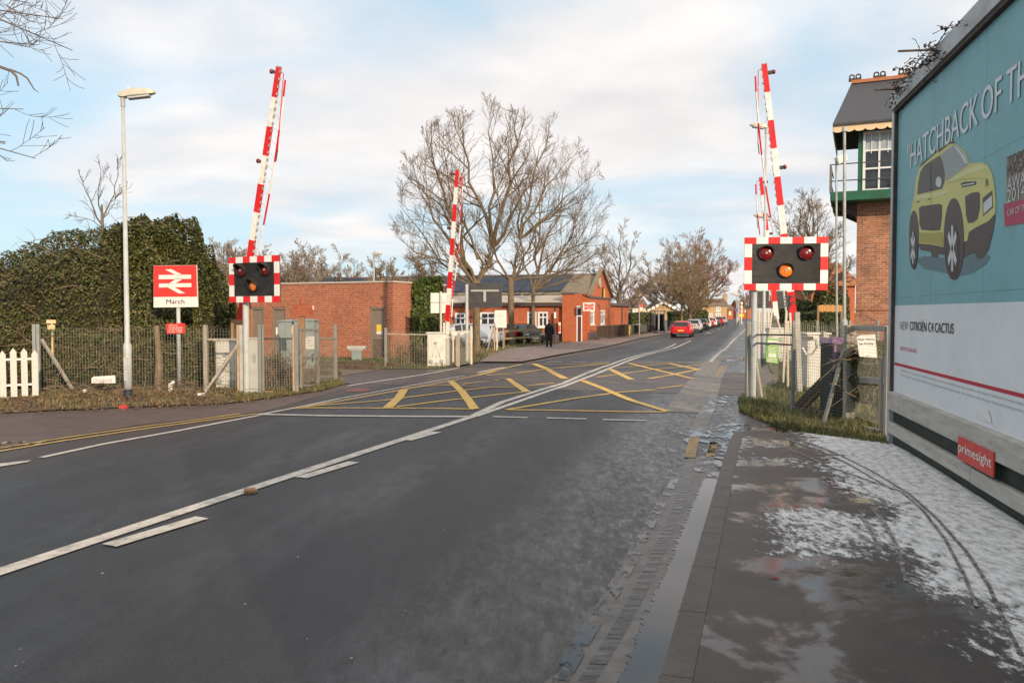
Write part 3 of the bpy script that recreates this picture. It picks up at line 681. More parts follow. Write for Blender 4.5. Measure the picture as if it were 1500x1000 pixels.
# grit washed into the gutter, pale specks and hairline cracks in the tarmac
gr_ = MB(); rr = random.Random(77)
for _ in range(1500):
    u = rr.random(); q = KERB[1].lerp(k0, u * 1.0 - .12) if rr.random() < .75 else KERB[1] - DR * rr.uniform(-3, 6); p = q - RR * (abs(rr.gauss(0, .55)) + .42); s_ = rr.uniform(.002, .006)
    gr_.add([p + V3((s_, 0, .006)), p + V3((0, s_, .006)), p + V3((-s_, 0, .006)), p + V3((0, -s_, .006)), p + V3((0, 0, .006 + s_))], [(0, 1, 4), (1, 2, 4), (2, 3, 4), (3, 0, 4)])
gr_.build('gutter_grit', 'litter', kind='stuff', label='small dark grit scattered along the right gutter', cat='grit')
sp_ = MB()
for _ in range(40):
    p = G(rr.uniform(0, 1000), rr.uniform(640, 990)); 
    if p.dot(RR) > -.8: continue
    s_ = rr.uniform(.003, .011); sp_.add([p + V3((s_ * cos(a) * rr.uniform(.5, 1), s_ * sin(a) * rr.uniform(.5, 1.6), .0035)) for a in [k * pi / 3 for k in range(6)]], [tuple(range(6))])
sp_.build('road_specks', 'silt_pale', kind='stuff', label='tiny pale specks and droppings on the dark tarmac', cat='specks')
# verges
VL = gp((-260, 640), (-100, 616), (0, 606), (90, 601), (180, 598), (330, 592), (400, 583), (470, 573), (505, 563), (500, 556), (470, 560), (380, 573), (230, 575), (60, 577), (-260, 592))
def wobble(P, amp, seed, n=5):
    rr = random.Random(seed); o_ = []
    for a, b in zip(P, P[1:] + P[:1]):
        for i in range(n): p = a.lerp(b, i / n); o_.append(p + Vector((rr.uniform(-amp, amp), rr.uniform(-amp, amp), 0)))
    return o_
rr = random.Random(2)
VF = gp((-260, 640), (-100, 616), (0, 606), (45, 603.5), (90, 601), (135, 599.5), (180, 598), (230, 596), (280, 594), (330, 592), (365, 588), (400, 583), (435, 578), (470, 573), (505, 563)); VK = gp((-260, 592), (-100, 585), (0, 579), (45, 577), (90, 576.5), (135, 576), (180, 575.5), (230, 575), (280, 574.5), (330, 574), (365, 573), (400, 569), (435, 564), (470, 560), (500, 556))
for v_ in VF: v_ += V3((rr.uniform(-.07, .07), rr.uniform(-.07, .07), 0))
sheet('verge', [[VF[i], VF[i + 1], VK[i + 1], VK[i]] for i in range(len(VF) - 1)][:8], .02, 'earth'); sheet('verge', [[VF[i], VF[i + 1], VK[i + 1], VK[i]] for i in range(8, len(VF) - 1)], .021, 'earth')
VB = gp((-900, 600), (60, 578), (380, 574), (500, 557), (495, 545), (-100, 545), (-900, 560))
sheet('verge', VB, -.01, 'verge')
VR = gp((1082, 584), (1083, 600), (1108, 613), (1150, 628), (1230, 642), (1302, 655), (1330, 640), (1330, 560), (1140, 562), (1105, 575))
sheet('verge', wobble(VR, .05, 4), .02, 'verge')
VM = gp((500, 541), (640, 541), (700, 531), (722, 519), (745, 510), (800, 505.5), (852, 499.5), (852, 493), (560, 515), (300, 520), (300, 541))
sheet('verge', wobble(VM, .04, 5, 3), .015, 'verge')
sheet('verge', gp((1128, 540), (1140, 555), (1300, 560), (1400, 520), (1300, 490), (1130, 490), (1116, 500)), .01, 'verge')
sheet('car_park', gp((560, 506), (852, 494), (852, 486), (560, 492)), .02, 'pave_left')

def in_poly(x, y, P):
    c = False; n = len(P); j = n - 1
    for i in range(n):
        if (P[i].y > y) != (P[j].y > y) and x < (P[j].x - P[i].x) * (y - P[i].y) / (P[j].y - P[i].y) + P[i].x: c = not c
        j = i
    return c
def blades(name, P, n, h0, h1, m, label, seed, wd=.012, dens=None):
    rr = random.Random(seed); mb = MB(); x0 = min(p.x for p in P); x1 = max(p.x for p in P); y0 = min(p.y for p in P); y1 = max(p.y for p in P); k = 0; tries = 0
    while k < n and tries < n * 30:
        tries += 1; x = rr.uniform(x0, x1); y = rr.uniform(y0, y1)
        if not in_poly(x, y, P): continue
        q = noise.noise(Vector((x * 1.6, y * 1.6, seed)))
        if q < (-.05 if dens is None else dens) and rr.random() < .8: continue
        k += 1; h = rr.uniform(h0, h1) * (1 + .6 * q); a = rr.uniform(0, 2 * pi); l = rr.uniform(.1, .8) * h
        b = onz(x, y, .01); s = Vector((cos(a), sin(a), 0)) * wd * .5; d = Vector((-sin(a), cos(a), 0)) * l
        mb.add([b - s, b + s, b + s * .7 + d * .35 + UP * h * .6, b - s * .7 + d * .35 + UP * h * .6, b + d + UP * h], [(0, 1, 2, 3), (3, 2, 4)])
    return mb.build(name, m, kind='stuff', label=label, cat=name)
blades('grass', VR, 17000, .03, .13, 'blade', 'rough green and yellow grass under the right fence', 3)
vrf = gp((1082, 586), (1083, 602), (1108, 615), (1150, 630), (1230, 644), (1302, 657), (1302, 645), (1230, 630), (1150, 617), (1108, 603), (1095, 590))
blades('grass', vrf, 9000, .025, .09, 'blade', 'ragged grass fringe along the edge of the right footway', 13, dens=-1)
blades('grass', VL, 7000, .02, .09, 'blade_dry', 'thin withered grass on the verge below the left fence', 4)
blades('grass', gp((345, 590), (400, 583), (470, 573), (505, 563), (495, 556), (430, 567), (345, 577)), 5000, .03, .10, 'blade', 'green grass tufts round the left signal post', 6, dens=-.3)
blades('grass', [VM[i] for i in range(len(VM))], 6000, .05, .14, 'blade', 'green verge grass in front of the flat roofed brick building', 7, wd=.03)
blades('grass', gp((1140, 562), (1330, 562), (1330, 500), (1130, 500)), 6000, .06, .2, 'blade', 'grass beyond the tracks below the signal box', 8, wd=.03)
lt = MB(); rr = random.Random(9); LP = gp((-100, 618), (0, 610), (180, 602), (330, 596), (440, 580), (470, 566), (230, 572), (0, 578), (-100, 580))
k = 0
while k < 3600:
    x = rr.uniform(-12, -3); y = rr.uniform(11, 20)
    if not in_poly(x, y, LP): continue
    k += 1; c = onz(x, y, .03 + rr.random() * .03); a = Vector((rr.uniform(-1, 1), rr.uniform(-1, 1), rr.uniform(-.4, .4))).normalized(); b = a.cross(Vector((rr.uniform(-.4, .4), rr.uniform(-.4, .4), 1))).normalized(); s = rr.uniform(.015, .04)
    lt.add([c - a * s, c + b * s * .7, c + a * s, c - b * s * .7], [(0, 1, 2, 3)])
lt.build('leaf_litter', 'litter', kind='stuff', label='brown dead leaves scattered over the left verge', cat='leaf litter')

# ================================================================== trees and bushes
def polyline(a, b, bend, n, rr, wig=.05):
    d = b - a; ln = d.length; pts = [a]
    for i in range(1, n + 1):
        t = i / n; p = a + d * t + bend * sin(pi * t)
        if i < n: p += Vector((rr.uniform(-1, 1), rr.uniform(-1, 1), rr.uniform(-1, 1))) * ln * wig
        pts.append(p)
    return pts
def grow(mt, mc, p, d, Ln, r, lvl, maxl, rr, nch, trop, rmin, ang):
    """one branch and all it carries"""
    ns = 5 if lvl < 2 else (4 if lvl < 3 else (3 if lvl < 4 else 2)); ok_ = True; pts = [p]; rad = [r]; sl = Ln / ns; dd = d.copy(); taper = .35 if lvl < 3 else .45
    for i in range(ns):
        dd = (dd + Vector((rr.gauss(0, 1), rr.gauss(0, 1), rr.gauss(0, 1))) * .085 + UP * trop * (.7 + lvl * .35)).normalized()
        pts.append(pts[-1] + dd * sl); rad.append(max(rmin, r * (1 - (1 - taper) * (i + 1) / ns)))
        if lvl and not inside(pts[-1]): ok_ = False; break
    (mt if lvl < 2 else mc).tube(pts, rad, 6 if lvl < 2 else (4 if lvl == 2 else 3), cap=False)
    if ok_ or lvl < 3: kids(mt, mc, pts, rad, Ln, lvl, maxl, rr, nch, trop, rmin, ang)
ENV = None
def inside(p):
    if ENV is None: return True
    c, rx, ry, rz = ENV; q = p - c
    return (q.x / rx) ** 2 + (q.y / ry) ** 2 + (q.z / rz) ** 2 < 1.0 + .16 * noise.noise(p * .9)
def kids(mt, mc, pts, rad, Ln, lvl, maxl, rr, nch, trop, rmin, ang, t0=.22):
    if lvl >= maxl: return
    n = nch[min(lvl, len(nch) - 1)]; ns = len(pts) - 1
    for k in range(n):
        t = t0 + (1 - t0) * (k + rr.random() * .9) / n; t = min(t, .999); i = int(t * ns); f = t * ns - i
        p = pts[i].lerp(pts[i + 1], f); base = (pts[i + 1] - pts[i]).normalized(); r0 = rad[i] + (rad[i + 1] - rad[i]) * f
        q = base.orthogonal(); q.rotate(Matrix.Rotation(rr.random() * 2 * pi, 3, base)); a = radians(rr.uniform(*ang))
        nd = (base * cos(a) + q * sin(a)).normalized()
        grow(mt, mc, p, nd, Ln * rr.uniform(.42, .68) * (1.15 - .6 * t), max(rmin, r0 * rr.uniform(.45, .7)), lvl + 1, maxl, rr, nch, trop, rmin, ang)
def tree(name, label, base, trunk, limbs, seed, group=None, maxl=4, nch=(7, 6, 5, 4), trop=.055, rmin=.006, mats=('bark', 'twig'), ang=(20, 44), tn=8, cat='tree', env=None, kl=.62):
    """trunk: [(point, radius)...]; limbs: [(start point, target, radius, bend)]"""
    rr = random.Random(seed); mt, mc = MB(), MB()
    global ENV
    ENV = env
    mt.tube([p for p, _ in trunk], [r for _, r in trunk], tn, cap=False)
    for (a, b, r, bend) in limbs:
        pts = polyline(a, b, bend, 7, rr, .03); n = len(pts); rad = [max(rmin * 1.6, r * (1 - .9 * i / (n - 1))) for i in range(n)]; p0_ = pts
        mt.tube(pts, rad, 7, cap=False)
        kids(mt, mc, pts, rad, (b - a).length * kl, 0, maxl - 1, rr, nch, trop, rmin, ang, .18)
    T = thing(name, label, cat, base, group); mt.build('trunk', mats[0], T, smooth=True); mc.build('crown', mats[1], T); return T
V = Vector
# big bare tree behind the far left barrier
b = G(698, 518); Y = b.y; fk = Q(697, 416, Y)
tr = [(b, .20), (Q(698, 495, Y), .17), (Q(697.5, 450, Y), .165), (fk, .24), (fk + UP * .25, .16)]
f2 = Q(722, 360, Y + .2)
limbs = [(fk, Q(604, 235, Y - 1.2), .10, V((-.2, 0, -.2))), (fk, Q(632, 180, Y + 1.0), .11, V((-.35, 0, 0))),
         (Q(690, 395, Y), Q(578, 345, Y - 1), .07, V((0, 0, -.3))), (fk, f2, .15, V((.12, 0, 0))), (f2, Q(700, 240, Y + .6).lerp(Q(668, 160, Y + .6), 1), .10, V((-.2, 0, .2))),
         (f2, Q(760, 158, Y + .3), .11, V((.2, 0, 0))), (f2, Q(790, 215, Y - .9), .08, V((.2, 0, 0))), (f2, Q(722, 170, Y - 1), .08, V((-.1, 0, 0))),
         (fk, Q(655, 250, Y - 1.5), .08, V((-.3, 0, 0))), (fk, Q(740, 300, Y - 1.6), .07, V((.3, 0, 0))), (fk.lerp(f2, .5), Q(600, 245, Y + 1.4), .06, V((-.1, 0, .1))), (fk, Q(585, 300, Y + 1), .07, V((-.2, 0, -.4))), (fk, Q(606, 375, Y + .5), .05, V((0, 0, -.2))), (Q(700, 380, Y), Q(650, 190, Y + .2), .07, V((-.3, 0, 0)))]
tree('bare_tree', 'tall bare winter tree with a thick forked trunk behind the far wigwag board', b, tr, limbs, 21, 'big bare trees before the station', nch=(9, 7, 6, 4), maxl=4, rmin=.0060, ang=(20, 44), env=(Q(722, 308, Y), 150 / FPX * Y, 4.6, 156 / FPX * Y))
b = G(749, 505); Y = b.y; fk = Q(748, 412, Y)
tr = [(b, .25), (Q(749, 470, Y), .20), (fk, .22), (fk + UP * .3, .15)]
f2 = Q(762, 350, Y)
limbs = [(fk, f2, .14, V((0, 0, 0))), (f2, Q(752, 190, Y + 1), .09, V((0, 0, 0))), (f2, Q(805, 185, Y), .10, V((-.2, 0, .2))), (fk, Q(700, 300, Y - 1), .09, V((-.3, 0, .2))), (f2, Q(845, 225, Y + 1), .10, V((-.3, 0, .3))),
         (fk, Q(795, 290, Y - 1.5), .09, V((.3, 0, 0))), (fk, Q(700, 365, Y + 1), .06, V((0, 0, -.2))), (fk, Q(888, 368, Y - 1), .10, V((0, 0, -.4))), (f2, Q(875, 255, Y - 1), .08, V((0, 0, .3))), (fk, Q(820, 340, Y - 2), .07, V((0, 0, .2))), (f2, Q(858, 290, Y - 1), .09, V((0, 0, .2)))]
tree('bare_tree', 'bare winter tree with a straight mossy trunk beside the white notice before the station', b, tr, limbs, 22, 'big bare trees before the station', nch=(9, 7, 6, 4), maxl=4, rmin=.0060, ang=(20, 44), env=(Q(762, 315, Y), 132 / FPX * Y, 5.5, 158 / FPX * Y))
b = G(782, 500); Y = b.y; fk = Q(781, 425, Y)
tr = [(b, .19), (Q(781, 470, Y), .15), (fk, .15), (fk + UP * .3, .12)]
limbs = [(fk, Q(800, 250, Y), .12, V((0, 0, 0))), (fk, Q(872, 268, Y), .11, V((.2, 0, -.5))), (fk, Q(888, 325, Y + 1), .10, V((.1, 0, -.5))), (fk, Q(840, 230, Y + 1.5), .10, V((0, 0, 0))), (fk, Q(745, 300, Y + 1), .08, V((0, 0, 0))), (fk, Q(838, 350, Y - 1.5), .08, V((0, 0, 0))), (fk, Q(905, 372, Y), .08, V((0, 0, -.4))), (fk, Q(885, 290, Y - 1), .08, V((0, 0, -.3)))]
tree('bare_tree', 'bare winter tree nearest the walking person, its crown spreading towards the gable', b, tr, limbs, 23, 'big bare trees before the station', nch=(9, 7, 6, 4), maxl=4, rmin=.0060, ang=(20, 44), env=(Q(795, 325, Y), 105 / FPX * Y, 4.6, 130 / FPX * Y))

def simple_tree(name, label, px, py, ptop, wpx, seed, group=None, mats=('bark_grey', 'twig_far'), nl=9, fork=.35, maxl=4, nch=(6, 5, 4), trop=.05, Y=None, up=False, rmin=None, tp=None):
    b = G(px, py) if Y is None else Q(px, 457, Y); Y = b.y; b.z = gz(Y)
    top = Q(px, ptop, Y).z; H = top - b.z; W = wpx / FPX * Y / 2; rr = random.Random(seed); r = H * .022
    fk = b + UP * H * fork; tr = [(b, r * 1.3), (b + UP * H * fork * .5, r), (fk, r * .9), (fk + UP * H * .15, r * .6)]; limbs = []
    for k in range(nl):
        a = 2 * pi * k / nl + rr.random() * .6; el = rr.uniform(.15, 1.0) if not up else rr.uniform(.5, 1)
        s = sqrt(max(0, 1 - (el * .95) ** 2)) * rr.uniform(.85, 1.05)
        tgt = b + UP * (H * fork + H * (1 - fork) * el * rr.uniform(.9, 1.0)) + V((cos(a), sin(a), 0)) * W * max(.12, s)
        st = b + UP * H * (fork * rr.uniform(.75, 1.2)); limbs.append((st, tgt, r * .55, V((cos(a), sin(a), 0)) * W * .12))
    limbs.append((fk, b + UP * H, r * .6, V((0, 0, 0))))
    return tree(name, label, b, tr, limbs, seed, group, maxl=maxl, nch=nch, trop=trop, rmin=rmin or max(.006, Y * .00015), mats=mats, tn=6)
simple_tree('bare_tree', 'bare winter tree rising directly behind the station gable', 908, 488, 338, 95, 31, None, nch=(8, 7, 6))
simple_tree('bare_tree', 'bare roadside tree with many upright limbs above the bus shelter', 980, 478, 360, 110, 32, None, nl=16, fork=.25, up=False, nch=(9, 8, 6))
simple_tree('bare_tree', 'reddish bare tree above the parked cars, tallest of the roadside row', 1018, 475, 345, 125, 33, None, mats=('bark_grey', 'twig_red'), nl=16, fork=.22, nch=(9, 8, 6))
simple_tree('bare_tree', 'low wide bare tree left of the signal box with a pale trunk', 1182, 480, 285, 130, 34, None, Y=52, nl=13, mats=('bark', 'twig'), nch=(9, 8, 6))
simple_tree('bare_tree', 'small reddish tree at the far end of the road', 1094, 465, 418, 34, 35, None, mats=('bark_grey', 'twig_red'), Y=190, nl=8)
simple_tree('bare_tree', 'small bare sapling standing between the station wing and the hedge', 925, 486, 405, 44, 36, None, mats=('bark_grey', 'twig_red'), Y=110)
for i, (px, pt, wp, lb, Y_) in enumerate([(336, 366, 40, 'bare tree top peeping over the brick building beside the ivy', 70), (380, 372, 60, 'bare tree top straight behind the left wigwag board', 75), (436, 374, 52, 'rounded bare tree top over the brick roof just right of the left wigwag', 70), (462, 384, 40, 'smaller bare tree top in the middle of the brick roof line', 80), (500, 378, 58, 'wide bare tree top above the middle of the brick roof', 75), (566, 388, 46, 'spiky bare tree top beside the distant lamp post', 66), (612, 386, 52, 'bare tree top just above the ivy covered corner', 70)]):
    simple_tree('bare_tree', lb, px, 480, pt - 6, wp * 1.5, 40 + i, 'bare trees behind the brick building', Y=Y_, nl=20, nch=(9, 7, 5), fork=.2, up=False, rmin=.016)
# sapling over the mound
b = Q(150, 400, 18.6); b.z = 0
tr = [(b, .05), (Q(150, 330, 18.6), .04), (Q(149, 300, 18.6), .025)]
tree('bare_sapling', 'thin bare sapling sticking up out of the ivy mound beside the street lamp', b, tr,
     [(Q(150, 330, 18.6), Q(118, 258, 18.3), .022, V((-.1, 0, .1))), (Q(149, 325, 18.6), Q(144, 236, 18.6), .02, V((0, 0, 0))), (Q(150, 320, 18.6), Q(172, 232, 18.8), .02, V((.1, 0, 0))), (Q(150, 335, 18.6), Q(100, 316, 18.4), .012, V((0, 0, .1))), (Q(151, 320, 18.6), Q(178, 275, 18.6), .014, V((0, 0, -.1)))],
     51, maxl=3, nch=(6, 4, 2), rmin=.004, mats=('bark_grey', 'twig_grey'), cat='sapling')
# tree standing just outside the frame on the left, its branches reach in
b = V((-13.5, 11.5, 0)); Y = 11.5
tr = [(b, .38), (b + UP * 2.5, .30), (b + UP * 4.5, .26), (b + UP * 6.5, .18)]
h = lambda z: b + UP * z
limbs = [(h(5), Q(56, 66, 11.2), .05, V((0, 0, .7))), (h(5.5), Q(106, 74, 11), .05, V((0, 0, .5))), (h(6), Q(45, 5, 11.6), .05, V((0, 0, .5))), (h(6.2), Q(20, -80, 11), .05, V((0, 0, .3))), (h(4), Q(34, 160, 12), .045, V((0, 0, .4))), (h(3.5), Q(52, 232, 11.4), .045, V((0, 0, .6))), (h(3.4), Q(8, 210, 12), .06, V((0, 0, .6))), (h(6.2), b + V((-3, 1, 9)), .12, V((0, 0, .3))), (h(6), b + V((-1, -3, 9)), .12, V((0, 0, .3))), (h(5), b + V((-4, 2, 6)), .1, V((0, 0, .3))), (h(6.4), Q(92, 28, 11.5), .05, V((0, 0, .4)))]
tree('bare_tree', 'overhanging bare tree whose branches reach in at the top left corner', b, tr, limbs, 61, maxl=3, nch=(16, 7, 4), rmin=.0035, mats=('bark_grey', 'twig_grey'), trop=.05, ang=(22, 46), kl=.30)
sb = MB(); sb.tube([h(4.6), Q(-40, 92, 11.4), Q(0, 98, 11.4), Q(16, 104, 11.4), Q(24, 112, 11.4), Q(27, 126, 11.4)], [.06, .03, .022, .02, .018, .012], 6)
sb.tube([Q(14, 102, 11.4), Q(30, 108, 11.4), Q(40, 115, 11.4), Q(50, 131, 11.4), Q(57, 136, 11.4)], [.016, .014, .012, .009, .004], 5)
T = [o for o in bpy.data.objects if o.get('label', '').startswith('overhanging')][0]; sb.build('broken_branch', 'bark_grey', T)

def leaf_cloud(mb, pts_fn, n, s0, s1, rr):
    for _ in range(n):
        p, nrm = pts_fn(rr); s = rr.uniform(s0, s1)
        q = (nrm + V((rr.gauss(0, .6), rr.gauss(0, .6), rr.gauss(0, .6)))).normalized(); a = q.orthogonal().normalized(); a.rotate(Matrix.Rotation(rr.random() * 6.28, 3, q)); b_ = q.cross(a)
        mb.add([p - a * s, p - b_ * s * .75 + q * s * .15, p + a * s, p + b_ * s * .75 + q * s * .15], [(0, 1, 2, 3)])
def hedge(name, label, prof, Y0, D, n, s0, s1, leaf, seed, cat, rough=.35, stems=0, back=None, base=None, core='stems', ground=True, group=None, power=.8):
    """bulging mass of leaves: prof = [(X, ztop)...] at depth Y0; D = how far it bulges to the front"""
    rr = random.Random(seed)
    X0, X1 = prof[0][0], prof[-1][0]
    def top(x):
        for (a, za), (b_, zb) in zip(prof, prof[1:]):
            if x <= b_: return za + (zb - za) * (x - a) / max(1e-6, b_ - a)
        return prof[-1][1]
    g0 = gz(Y0) if base is None else base
    def surf(x, th, k=1.0):
        zt = top(x) - g0; ed = min(1, min(x - X0, X1 - x) / max(.25, .3 * D) + .3)
        w_ = noise.noise(V((x * .9, th * 2.2, seed))) * rough + noise.noise(V((x * 2.9, th * 5, seed + 9))) * rough * .75 + noise.noise(V((x * 7, th * 11, seed + 5))) * rough * .35
        rad = k * (1 + w_ * .45)
        c_ = cos(th); c_ = (abs(c_) ** power) * (1 if c_ > 0 else -1)
        return V((x + w_ * .3, Y0 - D * ed * c_ * rad, g0 + zt * (sin(th) ** power) * (1 + w_ * .16 if sin(th) > .5 else 1) * (k if k < 1 else 1 + (k - 1) * .4)))
    def samp(r_):
        x = r_.uniform(X0, X1); th = r_.uniform(.02, pi * .78); k = 1.04 - abs(r_.gauss(0, .06))
        p = surf(x, th, k); nr = V((0, -cos(th), sin(th) + .15)).normalized()
        return p, nr
    T = thing(name, label, cat, V(((X0 + X1) / 2, Y0, g0)), group)
    lf = MB(); leaf_cloud(lf, samp, n, s0, s1, rr); lf.build('foliage', leaf, T)
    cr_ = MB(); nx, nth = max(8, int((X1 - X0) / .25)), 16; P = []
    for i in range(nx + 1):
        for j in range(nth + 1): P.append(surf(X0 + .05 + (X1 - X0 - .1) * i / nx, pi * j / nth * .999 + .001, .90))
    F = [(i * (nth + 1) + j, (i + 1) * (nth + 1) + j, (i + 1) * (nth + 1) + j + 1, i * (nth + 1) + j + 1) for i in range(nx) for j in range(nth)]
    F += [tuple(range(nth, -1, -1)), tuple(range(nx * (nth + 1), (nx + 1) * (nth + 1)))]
    cr_.add(P, F); cr_.build('dark_core', M['hedge_core'], T)  # solid dark core added behind the leaves so nothing shows through
    if stems:
        st = MB()
        for _ in range(stems):
            p, nr = samp(rr); d = V((rr.gauss(0, 1), -.25 + rr.gauss(0, .2), rr.gauss(-.2, .6))).normalized(); ln = rr.uniform(.25, 1.0 if rr.random() < .8 else .5); pts = [p + nr * .02]
            for i in range(5): d = (d + V((rr.gauss(0, .25), rr.gauss(0, .15), rr.gauss(-.1, .25)))).normalized(); pts.append(pts[-1] + d * ln / 5)
            st.tube(pts, [.009, .008, .007, .005, .004, .003], 3, cap=False)
        st.build('bramble_stems', 'stems', T, kind='stuff')
    return T
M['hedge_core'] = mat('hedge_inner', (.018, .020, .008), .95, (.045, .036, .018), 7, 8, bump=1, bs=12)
pf = lambda Y_, *pp: [(Q(x, y, Y_).x, Q(x, y, Y_).z) for x, y in pp]
hedge('bramble_mound', 'long sprawling mound of ivy and dead bramble behind the left mesh fence', pf(19.0, (-260, 410), (-120, 392), (0, 384), (40, 372), (70, 357), (100, 346), (130, 338), (165, 338), (205, 350)), 19.0, 1.6, 44000, .016, .04, 'leaf_mound', 71, 'bramble', stems=260, rough=.5)
hedge('ivy_bush', 'large dark glossy ivy bush behind the red station sign', pf(19.2, (150, 352), (172, 334), (193, 322), (205, 320), (220, 330), (235, 326), (262, 325), (276, 338), (290, 356), (302, 384), (314, 412), (324, 440), (332, 480), (336, 520)), 19.3, 1.35, 48000, .018, .042, 'leaf_ivy', 72, 'bush', stems=60, rough=.55)
hedge('ivy_growth', 'bright green ivy smothering the corner wall beside the flat roofed building', pf(31.5, (600, 418), (607, 411), (622, 409), (641, 412), (646, 430), (647, 470)), 31.5, .5, 7000, .035, .07, 'leaf_ivy_b', 73, 'ivy', rough=.5, power=.6)
hedge('hedge', 'clipped olive hedge between the station wing and the bus shelter', pf(92, (920, 459), (940, 458), (958, 459)), 92, 1.2, 1500, .08, .16, 'leaf_far', 74, 'hedge', rough=.15, power=.35)
hedge('hedge', 'dark clipped hedge behind the railings beside the parked cars', pf(104, (978, 457), (1003, 456), (1006, 455), (1030, 456), (1036, 457)), 104, 1.5, 2500, .1, .18, 'leaf_far', 75, 'hedge', rough=.15, power=.35)
simple_tree('budding_tree', 'ochre tinted dense twiggy tree between the bare roadside trees', 1010, 474, 368, 82, 76, None, mats=('bark', 'twig_ochre'), Y=96, nl=15, fork=.2, nch=(9, 7, 4), rmin=.014)
hedge('evergreen_bush', 'dark evergreen bush behind the orange fence panel left of the signal box', pf(46, (1192, 440), (1198, 424), (1208, 418), (1220, 424), (1240, 430)), 46, .9, 4000, .04, .08, 'leaf_ivy', 77, 'bush', base=gz(46))
hedge('hedge', 'pale green hedge bank under the orange fence panel', pf(42, (1150, 462), (1196, 456), (1240, 455)), 42, .8, 3500, .04, .08, 'leaf_far', 78, 'hedge', rough=.25, power=.4)
hedge('evergreen_bush', 'dark green bush behind the raised far right barrier', pf(48, (1144, 447), (1160, 440), (1186, 442), (1196, 450)), 48, .9, 3000, .04, .08, 'leaf_ivy_b', 79, 'bush', base=gz(48))
hedge('ivy_bush', 'dark tangled ivy behind the private property notice', pf(11.7, (1250, 520), (1262, 506), (1280, 500), (1296, 505), (1303, 520)), 11.7, .35, 3500, .012, .028, 'leaf_mound', 80, 'bush', stems=60, rough=.5, base=.35)
hedge('undergrowth', 'tangled green and brown undergrowth pressed against the back of the left mesh fence', pf(18.0, (50, 484), (110, 478), (180, 486), (240, 480), (300, 500), (326, 530)), 18.0, .5, 16000, .018, .045, 'leaf_mound', 86, 'undergrowth', stems=420, rough=.8, power=.45)
# dead stems tangled along the foot of the left fence
st = MB(); rr = random.Random(81)
for _ in range(420):
    p = G(rr.uniform(60, 352), rr.uniform(566, 582), .02); d = V((rr.gauss(0, 1), rr.gauss(0, .5), rr.uniform(.2, 1))).normalized(); ln = rr.uniform(.25, .9); pts = [p]
    for i in range(5): d = (d + V((rr.gauss(0, .3), rr.gauss(0, .2), -.28))).normalized(); pts.append(pts[-1] + d * ln / 5)
    st.tube([q if q.z > .015 else V((q.x, q.y, .015)) for q in pts], .006, 3, cap=False)
st.build('dead_brambles', 'stems', kind='stuff', label='tangle of dead bramble stems along the foot of the left fence', cat='dead brambles')
def scrub(label, cx, cy, n, hmax, spread, seed, m='stems'):
    mb = MB(); rr = random.Random(seed); b0 = G(cx, cy)
    for _ in range(n):
        p = b0 + V((rr.gauss(0, spread * .4), rr.gauss(0, spread * .3), 0)); d = V((rr.gauss(0, .5), rr.gauss(0, .4), 1)).normalized(); ln = rr.uniform(.4, 1) * hmax; pts = [p]
        for i in range(5): d = (d + V((rr.gauss(0, .18), rr.gauss(0, .15), -.02))).normalized(); pts.append(pts[-1] + d * ln / 5)
        mb.tube(pts, [.008, .007, .006, .005, .004, .003], 3, cap=False)
        for i in (2, 3, 4):
            d2 = (d + V((rr.gauss(0, .8), rr.gauss(0, .6), rr.gauss(0, .3)))).normalized(); mb.tube([pts[i], pts[i] + d2 * ln * .25], .004, 3, cap=False)
    mb.build('dry_scrub', m, loc=b0, label=label, cat='scrub', kind='stuff')
scrub('tangle of dry brown stems behind the mesh between the left signal and its wicket gate', 405, 566, 220, 1.1, 1.1, 82)
scrub('thin leafless bush in front of the brick wall by the louvred door', 590, 533, 90, 1.1, .8, 83)
scrub('sparse dry stems behind the far left casing', 615, 530, 70, .9, .8, 84)
scrub('dry stems under the forked tree', 705, 520, 70, .6, 1.5, 85)
M['white_pal'] = mat('white_palisade', (.60, .58, .53), .6, (.70, .68, .63), 5, grime=(.38, .35, .28), gs=5)
M['galv_green'] = mat('weathered_wire', (.22, .225, .19), .6, (.32, .32, .27), 4, metal=.3)
M['rust_post'] = mat('rust_stained_post', (.40, .27, .17), .8, (.52, .38, .25), 6)
M['post_steel'] = mat('dull_galvanised_post', (.20, .21, .19), .65, (.31, .31, .28), 4, metal=.2, grime=(.22, .18, .12), gs=4)
M['cream_post'] = mat('cream_post', (.60, .52, .40), .7, (.70, .62, .50), 5)
M['plate_back'] = mat('sign_back', (.72, .70, .67), .5, (.80, .78, .74), 3)
M['smoke_glass'] = mat('smoked_glass', (.06, .07, .08), .1)
M['blue_dark'] = mat('dark_blue_railing', (.03, .04, .06), .5)
M['cream_wall'] = mat('cream_render', (.62, .50, .33), .85, (.70, .58, .40), 2)
M['creeper_leaf'] = mat('withered_creeper_leaf', (.1, .07, .05), .8, isl=[(.05, .035, .025), (.12, .07, .05), (.08, .06, .03)])
M['plate_red'] = mat('maker_plate_red', (.60, .05, .04), .5, (.68, .07, .05), 8, grime=(.35, .05, .04), gs=9)
def paper(name, col, k=.93): return mat(name, col, .55, tuple(c * k for c in col), 2.0, grime=tuple(c * .82 for c in col), gs=3, bump=.06, bs=6)
